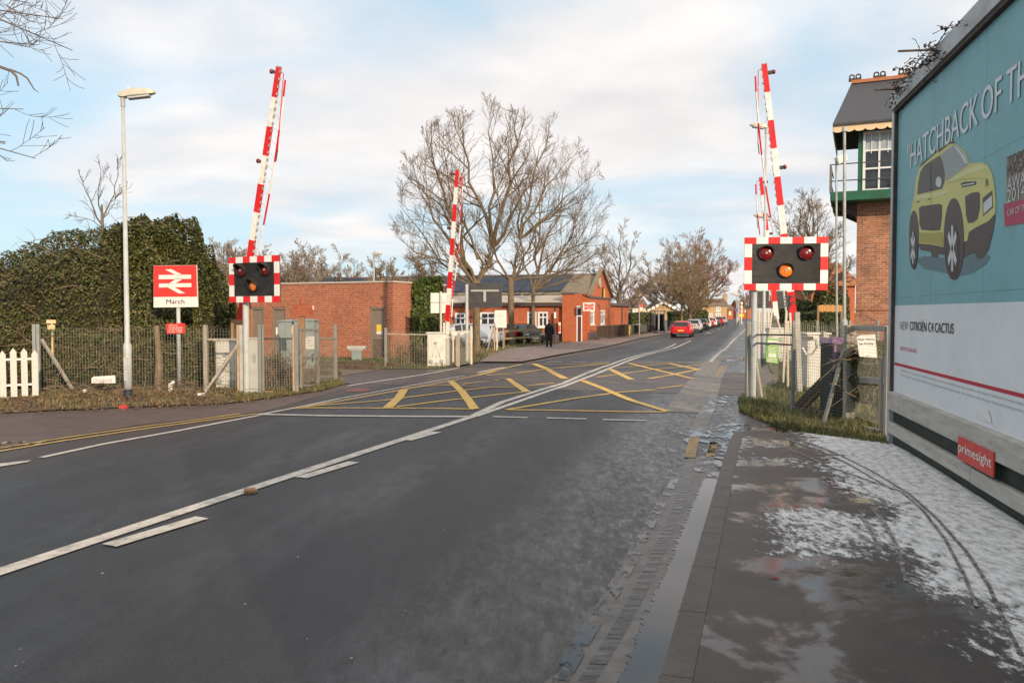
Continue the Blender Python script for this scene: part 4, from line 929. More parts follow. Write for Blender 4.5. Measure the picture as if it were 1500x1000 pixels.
for k_, c_ in dict(poster_teal=(.20, .44, .46), poster_pale=(.80, .79, .78), poster_red=(.52, .02, .05), poster_yellow_light=(.74, .68, .32), poster_yellow_dark=(.44, .38, .09), poster_shade=(.12, .21, .23), poster_dark=(.085, .065, .055), poster_black=(.05, .038, .035), poster_yellow=(.66, .60, .20), poster_glass=(.11, .095, .085), poster_glass_light=(.34, .37, .36), poster_silver=(.66, .67, .65), poster_brown=(.26, .20, .15), poster_crimson=(.50, .045, .11), poster_text=(.72, .74, .73), poster_grey_text=(.30, .30, .32)).items():
    M[k_] = paper(k_, c_)
# ================================================================== builders for the crossing
def lamp_post(label, base, top_z, d_lan, L=.62, r=.05, group=None, sleeve=1.05, tall_sleeve=True):
    """d_lan: horizontal direction the lantern points"""
    T = thing('street_lamp', label, 'street lamp', base, group); d = d_lan.normalized(); s = V((-d.y, d.x, 0))
    p = MB(); t = V((base.x, base.y, top_z))
    p.tube([base, base + UP * sleeve, base + UP * (sleeve + .06), V((base.x, base.y, top_z - .12))], [r * 1.55, r * 1.55, r, r * .62], 14); p.build('pole', 'pole_white', T, smooth=True)
    p = MB(); p.tube([base + UP * .0, base + UP * .18], r * 1.62, 14); p.build('root_band', 'dark_band', T)
    p = MB(); p.box(base + s * 0 - V((0, 1, 0)) * (r * 1.5) + UP * (sleeve * .55), .08, .02, .45); p.build('access_door', 'pole_white', T)
    p = MB(); p.tube([t - UP * .2, t], r * .85, 12); p.build('collar', 'cabinet', T)
    p = MB()
    def ring(u, w, z0, z1): return [t + d * u - s * w + UP * z0, t + d * u + s * w + UP * z0, t + d * u + s * w * .8 + UP * z1, t + d * u - s * w * .8 + UP * z1]
    k = L / .62
    st = [(-.09, .05, -.01, .05), (.0, .085, -.03, .10), (.22, .12, -.0, .145), (.45, .105, .035, .155), (.6, .05, .075, .13)]
    vs = []; 
    for u, w_, z0, z1 in st: vs += ring(u * k, w_ * k, z0 * k, z1 * k)
    fs = [(i * 4 + a, i * 4 + (a + 1) % 4, (i + 1) * 4 + (a + 1) % 4, (i + 1) * 4 + a) for i in range(4) for a in range(4)] + [(3, 2, 1, 0), (16, 17, 18, 19)]
    p.add(vs, fs); p.build('lantern', 'lamp_shell', T, bevel=.012 * k)
    p = MB(); p.obox(t + d * .30 * k + UP * (-.01) * k, (d + UP * .16) * .2 * k, s * .085 * k, UP * .02 * k); p.build('diffuser', 'glass_sky', T, bevel=.01)
    p = MB(); p.tube([t + d * .1 * k + UP * .12 * k, t + d * .1 * k + UP * .2 * k], [.03 * k, .02 * k], 8); p.build('photocell', 'cabinet_pale', T)
    return T
M['lamp_shell'] = mat('grey_lantern_shell', (.50, .47, .38), .5, (.60, .57, .48), 5)

def wigwag(label, base, facing, zc, Wd=1.5, Hd=.94, r=.062, side=0.0, hood=.2, group='wigwag light boards', postmat='pole_white'):
    """facing: direction the lights look; side: board centre offset along its right-hand side (seen from the front)"""
    n = facing.normalized(); s = n.cross(UP) * -1; s = V((-n.y, n.x, 0)) * 1.0          # s = to the right hand of the signal itself
    s = -s if False else s
    T = thing('wigwag_signal', label, 'crossing signal', base, group)
    top = zc + Hd * .42
    p = MB(); p.tube([base, V((base.x, base.y, top))], r, 14); p.tube([V((base.x, base.y, top)), V((base.x, base.y, top + .02))], r * 1.25, 14); p.build('pole', postmat, T, smooth=False)
    c = V((base.x, base.y, zc)) + n * (r + .05) + s * side
    p = MB(); p.obox(c, s * (Wd / 2 - .13), UP * (Hd / 2 - .12), n * .018); p.build('backboard', 'board_dark', T, bevel=.01)
    p = MB(); bw, bh = Wd / 7, .125
    for i in range(7):
        for v_ in (-1, 1):
            p.m = 0 if i % 2 == 0 else 1
            p.obox(c + s * (-Wd / 2 + bw * (i + .5)) + UP * v_ * (Hd / 2 - bh / 2) + n * .024, s * bw / 2, UP * bh / 2, n * .005)
    hh = (Hd - 2 * bh) / 3
    for j in range(3):
        for v_ in (-1, 1):
            p.m = 1 if j % 2 == 0 else 0
            p.obox(c + s * v_ * (Wd / 2 - .07) + UP * (-Hd / 2 + bh + hh * (j + .5)) + n * .024, s * .07, UP * hh / 2, n * .005)
    p.build('chequered_border', ['redrefl', 'whiterefl'], T)
    p = MB(); p.obox(c + n * .006, s * Wd / 2, UP * Hd / 2, n * .012); p.build('border_backing', 'board_dark', T)
    p = MB(); p.obox(c - n * .03 + UP * .16, s * (Wd / 2 - .1), UP * .03, n * .02); p.obox(c - n * .03 - UP * .02 , s * .045, UP * .2, n * .018); p.build('rear_bracket', 'cabinet', T)
    for (u, v_, lm) in ((-.36, .19, 'lens_red'), (.36, .19, 'lens_red'), (0, -.12, 'lens_amber')):
        q = c + s * (u * Wd / 1.5) + UP * (v_ * Hd / .94) + n * .02
        h_ = MB(); R0 = .125 * Wd / 1.5; ns = 18; vs = []
        for j in range(ns + 1):
            a = radians(-50) + radians(280) * j / ns; e = s * cos(a) + UP * sin(a); ln = hood * (.30 + .70 * max(0, sin(a)) ) 
            vs += [q + e * R0, q + e * (R0 + .0) + n * ln, q + e * (R0 + .012) + n * ln, q + e * (R0 + .012)]
        fs = [(j * 4 + a, j * 4 + (a + 1) % 4, (j + 1) * 4 + (a + 1) % 4, (j + 1) * 4 + a) for j in range(ns) for a in range(4)]
        h_.add(vs, fs); h_.tube([q, q + n * .05], R0 + .014, 18, cap=False); hd = h_.build('lamp_hood', 'black', T)
        l_ = MB(); vs = [q + n * .045]; 
        for rr_, dz in ((.4, .042), (.75, .035), (1.0, .02)):
            for j in range(16): a = 2 * pi * j / 16; vs.append(q + (s * cos(a) + UP * sin(a)) * R0 * rr_ * .96 + n * dz)
        fs = [(0, 1 + j, 1 + (j + 1) % 16) for j in range(16)] + [(1 + k * 16 + j, 1 + k * 16 + (j + 1) % 16, 17 + k * 16 + (j + 1) % 16, 17 + k * 16 + j) for k in (0, 1) for j in range(16)]
        l_.add(vs, fs); l_.build('lens', lm, hd, smooth=True)
        l_ = MB(); l_.tube([q + n * .046, q + n * .056], R0 * .17, 8); l_.build('lens_stud', 'cabinet', hd)
    return T

def casing(T, c, X, W_, D_, H_, m='cabinet_pale', arms=True, z0=0.0):
    """machine housing; X = direction along its front"""
    Y_ = V((-X.y, X.x, 0)); p = MB(); b = V((c.x, c.y, z0))
    p.obox(b + UP * H_ / 2, X * W_ / 2, Y_ * D_ / 2, UP * H_ / 2); body = p.build('housing', m, T, bevel=.02)
    p = MB(); p.obox(b + UP * (H_ + .02), X * (W_ / 2 + .03), Y_ * (D_ / 2 + .03), UP * .02); p.build('housing_lid', m, T, bevel=.008)
    p = MB(); p.obox(b + UP * H_ * .5 - Y_ * (D_ / 2 + .004), X * W_ * .42, Y_ * .006, UP * H_ * .44); p.build('housing_door', m, T, bevel=.004)
    if arms:
        f = b - Y_ * (D_ / 2 + .02)
        p = MB(); tp = f + UP * H_ * .72; bl, br = f - X * W_ * .26 + UP * H_ * .16, f + X * W_ * .30 + UP * H_ * .16
        p.beam(tp, bl, .03, .02); p.beam(tp, br, .03, .02); p.beam(tp, (bl + br) / 2, .02, .02); p.beam(bl - X * .05, br + X * .05, .05, .13); p.build('linkage', 'cabinet_pale', T)
        p = MB()
        for q in (bl, br): p.tube([q - Y_ * .03, q - Y_ * .06], .055, 12)
        p.tube([tp - Y_ * .0, tp - Y_ * .04], .045, 12); p.build('linkage_bolts', 'galv', T)
    return body

def barrier(label, foot, tip, nst, first_red, side, thick=.115, lamps=(.02, .36), lamp_dir=None, group='raised crossing barriers', skirt_gap=.17):
    """raised boom from foot to tip; side: unit vector towards the hanging skirt"""
    T = thing('crossing_barrier', label, 'crossing barrier', V((foot.x, foot.y, gz(foot.y))), group)
    ax = (tip - foot); Ln = ax.length; ax.normalize(); side = (side - ax * side.dot(ax)).normalized(); fr = ax.cross(side).normalized()
    p = MB()
    for i in range(nst):
        p.m = 0 if (i % 2 == 0) == first_red else 1
        a = tip - ax * Ln * i / nst; b_ = tip - ax * Ln * (i + 1) / nst; wa = thick * (.78 + .3 * (i + .5) / nst)
        p.obox((a + b_) / 2, ax * Ln / nst / 2, side * wa / 2, fr * wa * .35)
    p.m = 2
    for i in range(nst * 4):
        a = tip - ax * (Ln * (i + .5) / (nst * 4)); p.obox(a + side * thick * .46, ax * .03, side * .012, fr * thick * .25)
    boom = p.build('boom', ['red', 'white', 'frame_grey'], T)
    p = MB(); p.obox(tip + ax * .01, ax * .012, side * thick * .42, fr * thick * .3); p.build('boom_cap', 'frame_grey', T)
    # folded skirt: thin rail, thin pickets lying close to the boom
    g = lambda t: skirt_gap * (.35 + .65 * sin(pi * min(1, t * 1.15 + .1)) ** .7)
    p = MB(); n2 = nst * 2 - 3; prev = None
    for i in range(n2 + 1):
        t = .04 + .93 * i / n2; q = tip - ax * Ln * t + side * (thick / 2 + g(t)) + fr * .02
        if prev is not None: p.m = 0 if (i // 2) % 2 == 0 else 1; p.beam(prev, q, .028, .028)
        prev = q
    p.m = 2
    for i in range(nst * 2):
        t = .07 + .88 * i / (nst * 2); q = tip - ax * Ln * t; p.beam(q + side * thick * .4, q - ax * Ln * .022 + side * (thick / 2 + g(t)) + fr * .02, .010, .012, side=fr)
    p.build('skirt_rail', ['red', 'white', 'cream_post'], T)
    p = MB(); q = tip - ax * .08 + side * thick * .4; r_ = tip - ax * Ln * .30 + side * (thick / 2 + skirt_gap * 1.25)
    p.tube([q, tip - ax * .1 + side * (thick / 2 + .07), r_], .010, 5); p.build('stay_rod', 'red', T)
    p = MB(); p.tube([r_, r_ - ax * .25], .012, 5); p.build('rod_end', 'board_dark', T)
    ld = lamp_dir if lamp_dir is not None else -side
    for t in lamps:
        q = tip - ax * Ln * t
        p = MB(); p.obox(q + ld * thick * .7, ld * thick * .3, ax * .035, fr * .03); o = p.build('lamp_bracket', 'board_dark', T)
        p = MB(); p.ball(q + ld * (thick * 1.0 + .035), .045, .045, .052); p.build('boom_lamp', 'lens_red', T, smooth=True)
    return T, ax, side, fr

def mesh_panel(mb, a, b, z0, z1, step=.055, r=.0026, zb=None):
    """welded wire mesh from ground point a to b between heights z0 and z1"""
    a = V((a.x, a.y, 0)); b = V((b.x, b.y, 0)); ln = (b - a).length; n = int(ln / step)
    for i in range(n + 1):
        p = a.lerp(b, i / n); g = gz(p.y); mb.tube([p + UP * (g + z0), p + UP * (g + z1)], r, 3, cap=False)
    m = int((z1 - z0) / step)
    for j in range(m + 1):
        z = z0 + (z1 - z0) * j / m; mb.tube([a + UP * (gz(a.y) + z), b + UP * (gz(b.y) + z)], r, 3, cap=False)

# ================================================================== left side
b = G(188, 583); lamp_post('tall grey street lamp with a dark root band on the left verge', b, Q(180, 141, b.y).z, V((.98, .15, 0)))
SB = G(263, 571); Y = SB.y
T = thing('station_sign', 'red and white railway station sign on a white post behind the left mesh fence', 'sign', SB)
p = MB(); p.tube([SB, V((SB.x, SB.y, Q(263, 400, Y).z))], .042, 12); p.build('post', 'pole_white', T, smooth=True)
pc = lambda x, y: (200 + x / 4.1667, 360 + y / 4.1667)
su = V((.995, -.1, 0)).normalized(); sn = V((-.1, -.995, 0)).normalized()
def sp(x, y, o=0.0):
    q = Q(*pc(x, y), Y - .06); return V((SB.x, SB.y, 0)) + su * (q.x - SB.x) + UP * q.z + sn * (.06 + o)
p = MB(); p.prism([sp(98, 120), sp(374, 119), sp(382, 373), sp(98, 376)], -sn * .03); p.build('panel', 'sign_white', T)
p = MB(); p.prism([sp(99, 121, .004), sp(373, 120, .004), sp(378, 310, .004), sp(99, 312, .004)], -sn * .003); p.build('red_field', 'sign_red', T)
p = MB()
for P in (((133, 178), (340, 176), (340, 202), (133, 204)), ((134, 230), (341, 228), (342, 252), (134, 254)), ((174, 144), (214, 143), (292, 180), (250, 182)), ((247, 200), (292, 199), (236, 232), (192, 233)), ((188, 252), (230, 251), (302, 289), (262, 291))):
    p.prism([sp(x, y, .008) for x, y in P], -sn * .003)
p.build('arrow_emblem', 'sign_white', T)
p = MB(); text(p, 'March', sp(181, 353, .003), su, UP, (Q(*pc(0, 325), Y).z - Q(*pc(0, 352), Y).z), width=(sp(297, 353) - sp(181, 353)).length, bold=.012); p.build('lettering', 'ink', T)
p = MB(); p.prism([sp(180, 474, .01), sp(299, 472, .01), sp(301, 534, .01), sp(183, 536, .01)], -sn * .02); q = p.build('warning_plate', 'sign_red', T)
p = MB()
for i, (s, x1) in enumerate((('Warning', 252), ('Do not trespass', 288), ('on the Railway', 285), ('Penalty £1000', 280))):
    text(p, s, sp(198, 489 + i * 13, .012), su, UP, .034, width=(sp(x1, 500) - sp(198, 500)).length, bold=.02)
p.build('lettering', 'sign_white', q)
# small fallen things on the verge
b = Q(152, 556, 16.0); T = thing('fallen_sign', 'small white finger sign lying in the brambles left of the street lamp', 'sign', V((b.x, b.y, 0)))
p = MB(); f = [Q(134, 554, 16), Q(137, 551.5, 16), Q(168, 549.5, 16), Q(169, 561, 16), Q(134, 561, 16)]; p.prism(f, V((0, .02, 0))); p.build('plate', 'sign_white', T)
p = MB(); text(p, 'CYCLE ROUTE', Q(137, 559.2, 15.99), V((1, 0, 0)), UP, .06, width=.38, bold=.01); p.build('lettering', 'cabinet_green', T)
p = MB(); b = G(124, 577, .05); p.ball(b, .055, .055, .055); p.build('white_ball', 'sign_white', loc=b, label='small white ball lying on the verge between white palings and street lamp', cat='ball', smooth=True)
b = G(251, 575, .0); p = MB(); p.tube([b + UP * .0 - V((.03, 0, 0)), b + UP * .16 - V((.02, 0, 0)), b + UP * .24 + V((.06, 0, 0))], [.05, .05, .03], 8); p.build('plastic_pipe', 'sign_white', loc=b, label='bent white plastic pipe end beside the station sign post', cat='pipe')
b = Q(75, 471, 17.3); p = MB(); p.obox(b, V((.1, 0, 0)), V((0, .012, 0)), UP * .04); p.obox(b - UP * .12, V((.08, 0, 0)), V((0, .012, 0)), UP * .05); p.beam(b + V((0, .03, -.95)), b + V((0, .03, .03)), .04, .03, side=V((1, 0, 0))); p.build('wooden_marker', 'cream', loc=V((b.x, b.y, 0)), label='small pale wooden marker poking above the left end of mesh fence', cat='marker')
for (px, py, m_, lb, c_) in ((180, 598, 'red', 'crushed red can lying at the foot of the street lamp', 'can'), (394, 577, 'orange_fence', 'orange wrapper in the grass by the left signal cabinet', 'wrapper'), (366, 722, 'timber_brown', 'squashed brown carton lying on the road beside the centre line', 'carton'), (295, 580, 'sign_white', 'white paper scrap on the verge right of the station sign', 'paper'), (882, 497, 'sign_white', 'white plastic bag on the far footway by the station railing', 'bag'), (718, 507, 'sign_white', 'white scrap under the notice by the car park', 'paper'), (512, 518, 'sign_white', 'pale litter beside the grey pedestal', 'litter')):
    b = G(px, py, .0); s = max(.05, b.y * .0045); p = MB(); p.obox(b + UP * s * .45, V((s, s * .3, 0)), V((-s * .25, s * .7, s * .1)), UP * s * .35)
    p.obox(b + V((s * .8, 0, s * .3)), V((s * .5, s * .5, 0)), V((-s * .3, s * .4, 0)), UP * s * .15); p.build('litter', m_, loc=b, label=lb, cat=c_, bevel=s * .12)
# white palisade at the left edge
T = thing('palisade_fence', 'low white pointed palisade fence at the left edge of the picture', 'fence', G(-60, 592))
a = G(-330, 606); b = G(52, 583); b = V((b.x, b.y, 0)); a = V((a.x, a.y, 0)); ln = (b - a).length; d = (b - a).normalized(); nn = V((d.y, -d.x, 0)); n = int(ln / .172)
for i in range(n + 1):
    q = a + d * (i * ln / n); h_ = .98 + .03 * sin(i * 1.7); p = MB(); e = d * .054
    p.prism([q - e + UP * .05, q + e + UP * .05, q + e + UP * (h_ - .08), q + UP * h_, q - e + UP * (h_ - .08)], nn * .012); p.build('slat', 'white_pal', T) if 'white_pal' in M else None
p = MB(); p.beam(a + UP * .28 - nn * .03, b + UP * .28 - nn * .03, .04, .04); p.beam(a + UP * .78 - nn * .03, b + UP * .78 - nn * .03, .04, .04); p.build('rail', 'white', T)
# mesh fence, left
FA, FB = G(57, 572.5), G(354, 576.5); FA.z = FB.z = 0
T = thing('mesh_fence', 'long green grey wire mesh fence across the left verge below the ivy', 'fence', (FA + FB) / 2)
p = MB(); mesh_panel(p, FA, FB, .05, 1.36, .064, .0026); p.build('wire_mesh', 'galv_green', T)
hp = lambda px, py, Y_: Q(px, py, Y_).z
for px, w_, mt_ in ((52, .07, 'galv'), (57.5, .06, 'galv'), (302, .08, 'post_grey'), (349.5, .05, 'rust_post'), (355, .085, 'concrete')):
    t = (px - 57) / (354 - 57); q = FA.lerp(FB, t); q = V((Q(px, 560, q.y).x, q.y, 0)); p = MB(); p.box(q + UP * .71, w_, w_, 1.44); p.build('post', mt_, T, bevel=.006)
p = MB(); q = FA.lerp(FB, (233 - 57) / 297); p.tube([q + V((0, .05, 0)), q + V((.02, .05, .7)), q + V((-.02, .05, 1.42))], [.09, .07, .05], 8); p.build('overgrown_post', 'stems', T)
p = MB(); p.beam(Q(61, 497, FA.y - .05), Q(106, 570, FA.y - .5), .05, .05); p.build('brace', 'post_grey', T)
p = MB(); p.beam(Q(349, 503, FB.y - .02), Q(300, 574, FB.y - .3), .055, .05); p.build('brace', 'post_grey', T)
p = MB(); p.beam(Q(304, 497, FB.y), Q(352, 497, FB.y), .035, .04); p.build('rail', 'post_grey', T)
# cabinet by the left signal, posts, wicket gate
FY = G(372, 577).y
T = thing('grey_pillar', 'tall narrow grey concrete pillar cabinet right behind the left wigwag pole', 'cabinet', V((Q(371, 577, FY).x, FY + .1, 0)))
p = MB(); x0, x1 = Q(364, 500, FY).x, Q(379.5, 500, FY).x; p.box(((x0 + x1) / 2, FY + .14, .57), x1 - x0, .24, 1.14); p.build('body', 'cabinet', T, bevel=.01)
p = MB(); p.box(((x0 + x1) / 2, FY + .14, 1.155), x1 - x0 + .03, .28, .03); p.build('cap', 'concrete', T)
p = MB(); p.box(((x0 + x1) / 2, FY + .012, .75), .05, .02, .18); p.build('latch', 'galv', T)
T = thing('fence_panel', 'mesh fence panel with steel posts between the left signal and its wicket gate', 'fence', V((Q(408, 570, FY).x, FY, 0)))
for px, w_ in ((381.5, .06), (386, .045), (430.5, .04), (435, .07)):
    q = Q(px, 560, FY); p = MB(); p.box((q.x, FY, .72), w_, w_, 1.44); p.build('post', 'post_steel' if w_ > .042 else 'rust_post', T, bevel=.004)
p = MB(); p.beam(Q(386, 496, FY), Q(433, 496, FY), .03, .035); p.build('rail', 'board_dark', T)
p = MB(); mesh_panel(p, Q(386, 500, FY), Q(431, 500, FY), .1, 1.12, .052, .003); p.build('wire_mesh', 'galv_green', T)
GA, GB, GC = G(436, 575), G(466, 565.5), G(492, 560)
for q in (GA, GB, GC): q.z = 0
T = thing('wicket_gate', 'small galvanised wicket gate holding a white notice by the left end of tracks', 'gate', (GA + GB) / 2)
p = MB(); p.box(GB + UP * .72, .065, .065, 1.44); p.build('post', 'post_steel', T)
p = MB()
for py in (483, 523, 563): p.beam(Q(438, py + (2 if py > 550 else 0), GA.y), Q(465, py + .5, GB.y), .045, .045)
p.beam(GA + V((.08, 0, .1)), GA + V((.08, 0, 1.36)), .04, .04); p.build('gate_frame', 'post_steel', T)
p = MB(); mesh_panel(p, GA, GB, .15, 1.35, .055, .0022); p.build('wire_mesh', 'galv_green', T)
p = MB(); a = Q(447.5, 493, GB.y - .15); c_ = Q(460.5, 511, GB.y - .15); p.prism([a, V((c_.x, a.y, a.z + .01)), c_, V((a.x + .005, a.y, c_.z))], V((0, .01, 0))); q = p.build('notice', 'sign_white', T)
p = MB()
for i in range(6): p.obox(V(((a.x + c_.x) / 2, a.y - .003, a.z - .03 - i * .038)), V(((.075 if i else .05), 0, 0)), V((0, .001, 0)), UP * .005)
p.build('small_print', 'cabinet', q)
p = MB(); p.tube([GB + V((-.06, -.05, .75)), GB + V((-.10, -.1, .72)), GB + V((-.09, -.1, .55))], .015, 6); p.build('latch', 'board_dark', T)
T = thing('end_fence', 'short mesh fence end with one steel post beside the tracks', 'fence', (GB + GC) / 2)
p = MB(); p.box(GC + UP * .70, .07, .07, 1.40); p.build('post', 'post_steel', T)
p = MB(); p.beam(Q(467, 495.5, GB.y), Q(492, 495.5, GC.y), .035, .035); p.build('rail', 'post_steel', T)
p = MB(); mesh_panel(p, GB, GC, .1, 1.1, .055, .0022); p.build('wire_mesh', 'galv_green', T)
# rusted sign on a brown post
b = G(443, 552); Y = b.y; b.z = 0; T = thing('rusted_sign', 'rusted red cast iron warning sign on a brown timber post', 'sign', b)
p = MB(); p.box(b + UP * Q(443, 462, Y).z / 2, .15, .12, Q(443, 462, Y).z); p.build('post', 'timber_brown', T, bevel=.01)
p = MB(); p.prism([Q(430, 445, Y - .1), Q(457, 444.5, Y - .1), Q(458.5, 463, Y - .1), Q(429, 463.5, Y - .1)], V((0, .03, 0))); q = p.build('plate', 'rust', T)
p = MB(); p.tube([Q(442.5, 444, Y - .08), Q(442.5, 436, Y - .08)], [.09, .03], 8); p.build('finial', 'rust', T)
p = MB()
for i, s in enumerate(('CAUTION', 'DO NOT', 'TRESPASS', 'ON THE', 'RAILWAY')): text(p, s, Q(443.5, 449.3 + i * 3.3, Y - .105), V((1, 0, 0)), UP, .042, bold=.02, align='C', width=(.40 if i == 0 else .26))
p.build('lettering', 'rust_pale', q)
# relay cabinets
for px0, px1, pt, lb in ((407, 428, 471, 'left of the pair of grey green relay cabinets before the brick wall'), (429.5, 460, 470, 'right wider one of the pair of grey green relay cabinets before the brick wall')):
    Yc = 23.5; x0, x1 = Q(px0, 480, Yc).x, Q(px1, 480, Yc).x; zt = Q(px0, pt, Yc).z; T = thing('relay_cabinet', lb, 'cabinet', V(((x0 + x1) / 2, Yc, gz(Yc))), 'relay cabinets')
    p = MB(); p.box(((x0 + x1) / 2, Yc + .3, zt / 2), x1 - x0 - .02, .6, zt); p.build('body', 'cabinet_green', T, bevel=.015)
    p = MB(); p.prism([V((x0 - .02, Yc - .03, zt)), V((x1 + .02, Yc - .03, zt)), V((x1 + .02, Yc - .03, zt + .03)), V(((x0 + x1) / 2, Yc - .03, zt + .06)), V((x0 - .02, Yc - .03, zt + .03))], V((0, .66, 0))); p.build('roof', 'cabinet_green', T)
    for k in (-1, 1):
        w_ = (x1 - x0) / 2; p = MB(); p.box(((x0 + x1) / 2 + k * w_ * .48, Yc - .008, zt / 2 + .03), w_ * .90, .014, zt * .88); p.build('door', 'cabinet_green', T)
    p = MB(); p.box(((x0 + x1) / 2 + .03, Yc - .025, zt * .55), .02, .02, .14); p.build('handle', 'galv', T)
    p = MB(); p.box((x0 - .03, Yc - .01, zt - .28), .05, .01, .22); p.build('label_plate', 'sign_white', T)
# left near barrier
BY = 17.6; foot = Q(352, 470, BY); tip = Q(408.5, 99, BY - .9)
T, ax, sd_, fr = barrier('tall raised red and white barrier behind the left wigwag board', foot, tip, 9, True, RR, thick=.125)
c = V((Q(337, 560, BY).x, BY, 0)); casing(T, c, V((1, 0, 0)), Q(352, 500, BY).x - Q(322, 500, BY).x, .5, Q(337, 499, BY).z, arms=True)
p = MB(); hw = Q(349, 475, BY); p.box((hw.x, BY - .1, hw.z - .55), .20, .22, 1.3); p.build('pivot_pillar', 'timber_brown', T, bevel=.01)
p = MB(); p.beam(foot - ax * .05, foot - ax * .8, .14, .10); p.build('boom_stub', 'cabinet_pale', T)
# left wigwag
b = G(361.5, 577); b.z = 0; wigwag('left wigwag signal board on a grey pole, turned a little away to the left', b, V((-sin(radians(29)), -cos(radians(29)), 0)), Q(361, 410, b.y).z, 1.42, .93, side=.39, hood=.19)
p = MB(); p.tube([Q(366, 443, b.y + .1), Q(370, 470, b.y + .1), Q(368, 497, b.y + .1)], .02, 6); p.build('cable', 'timber_brown', [o for o in bpy.data.objects if o.get('label', '').startswith('left wigwag')][0])

# far left barrier and its casing
BY2 = G(640, 536.5).y; foot = Q(655.5, 470, BY2); tip = Q(670.3, 249, BY2 - .7)
T, ax, sd_, fr = barrier('slim raised barrier standing in front of the forked bare tree', foot, tip, 9, True, RR, thick=.14, lamps=(.03, .38), skirt_gap=.13)
g0 = gz(BY2); xa, xb, xc_ = Q(625.5, 500, BY2).x, Q(652.5, 500, BY2).x, Q(659.5, 500, BY2).x
casing(T, V(((xa + xb) / 2, BY2 + .3, 0)), V((1, 0, 0)), xb - xa, .6, Q(640, 488.5, BY2).z - g0, z0=g0)
p = MB(); p.box(((xb + xc_) / 2 + .0, BY2 + .45, g0 + .55), xc_ - xb, .3, 1.1); p.build('side_box', 'cabinet', T, bevel=.01)
p = MB(); q = Q(653, 480, BY2 + .1); p.box((q.x, q.y, q.z - .05), .16, .16, .42); p.build('pivot_head', 'cabinet_pale', T, bevel=.01)
p = MB(); p.beam(foot - ax * .02, foot - ax * .55, .12, .09); p.build('boom_stub', 'cabinet_pale', T)
# far left wigwag seen from behind
b = G(684, 530); wigwag('far left wigwag board seen from its dark back beside the forked tree', b, V((.15, .99, 0)), Q(684, 432.5, b.y).z, (Q(733, 430, b.y).x - Q(683, 430, b.y).x) * 1.0, .86, r=.055, side=-.62, hood=.2)
# white sign seen from behind
b = G(646, 528); b.z = gz(b.y); Y = b.y; T = thing('road_sign', 'pale road sign of two plates seen from behind, left of the slim barrier', 'sign', b)
p = MB(); zt = Q(646, 427, Y).z; p.tube([b, V((b.x, b.y, zt))], .04, 8); p.build('post', 'cream_post', T)
for y0, y1 in ((429, 442.6), (443.4, 458.5)):
    p = MB(); p.prism([Q(630.8, y0, Y + .05), Q(656, y0, Y + .05), Q(656, y1, Y + .05), Q(630.8, y1, Y + .05)], V((0, .02, 0))); p.build('plate', 'plate_back', T)
# rail fence in front of the brick wall
a, c_ = G(565.5, 537), V((Q(626, 490, BY2).x, BY2, 0)); T = thing('rail_fence', 'low single rail fence running from a steel post to the far left casing', 'fence', a)
p = MB(); zt = Q(565.5, 480, a.y).z; p.box((a.x, a.y, (zt + gz(a.y)) / 2), .08, .08, zt - gz(a.y)); p.build('post', 'post_steel', T)
p = MB(); p.beam(Q(566, 489, a.y), Q(626, 490, BY2), .04, .04); p.build('rail', 'post_grey', T)
p = MB(); mesh_panel(p, a, c_, .05, 1.1, .08, .003); p.build('wire_mesh', 'galv_green', T)
# mesh and posts round the far wigwag
T = thing('mesh_fence', 'short mesh fence with cream posts between the slim barrier and the white notice', 'fence', G(690, 533))
for px, py, pt, w_, m_ in ((671.5, 537, 488, .09, 'post_grey'), (668, 536, 492, .05, 'rust_post'), (690.5, 533.5, 477, .07, 'cream_post'), (687, 531, 486, .05, 'rust_post'), (728, 514, 478, .07, 'cream_post'), (724.5, 514, 479, .07, 'rust_post'), (702, 515.5, 474, .06, 'post_grey'), (664, 531, 480, .06, 'cream_post')):
    q = G(px, py); zt = Q(px, pt, q.y).z; p = MB(); p.box((q.x, q.y, (zt + q.z) / 2), w_, w_, zt - q.z); p.build('post', m_, T)
p = MB(); mesh_panel(p, G(672, 537), G(690, 533.5), .05, 1.15, .07, .003); p.build('wire_mesh', 'galv_green', T)
p = MB(); p.beam(Q(723, 480, G(728, 514).y), G(714, 516, .1), .06, .06); p.build('brace', 'post_grey', T)
p = MB(); p.beam(Q(660, 487, BY2), Q(686, 486, BY2 + .3), .05, .05); p.build('rail', 'cream_post', T)
b = G(733, 512); Y = b.y - .3; T = thing('notice_board', 'white printed notice on short posts in front of the mossy tree', 'notice', b)
p = MB(); p.prism([Q(724.8, 454.5, Y), Q(741.8, 454.2, Y), Q(742, 480, Y), Q(726, 479.5, Y)], V((0, .02, 0))); q = p.build('panel', 'sign_white', T)
p = MB()
for i in range(7):
    if i == 3: continue
    z = Q(733, 457.5 + i * 2.9, Y - .01); p.obox(z, V((.19 if i % 3 else .12, 0, 0)), V((0, .002, 0)), UP * .014)
p.build('small_print', 'cabinet', q)
for k in (-.16, .16): p = MB(); c_ = V((Q(733, 500, Y).x + k, Y + .05, b.z)); p.box(c_ + UP * .75, .05, .05, 1.5); p.build('post', 'galv', T)
b = G(733.5, 507); p = MB(); p.tube([b, b + UP * .85, b + UP * .95], [.09, .09, .05], 12); p.tube([b + UP * .6, b + UP * .7], .095, 12); p.build('bollard', 'blue', loc=b, label='blue bollard between white notice and mossy tree trunk', cat='bollard', smooth=True)
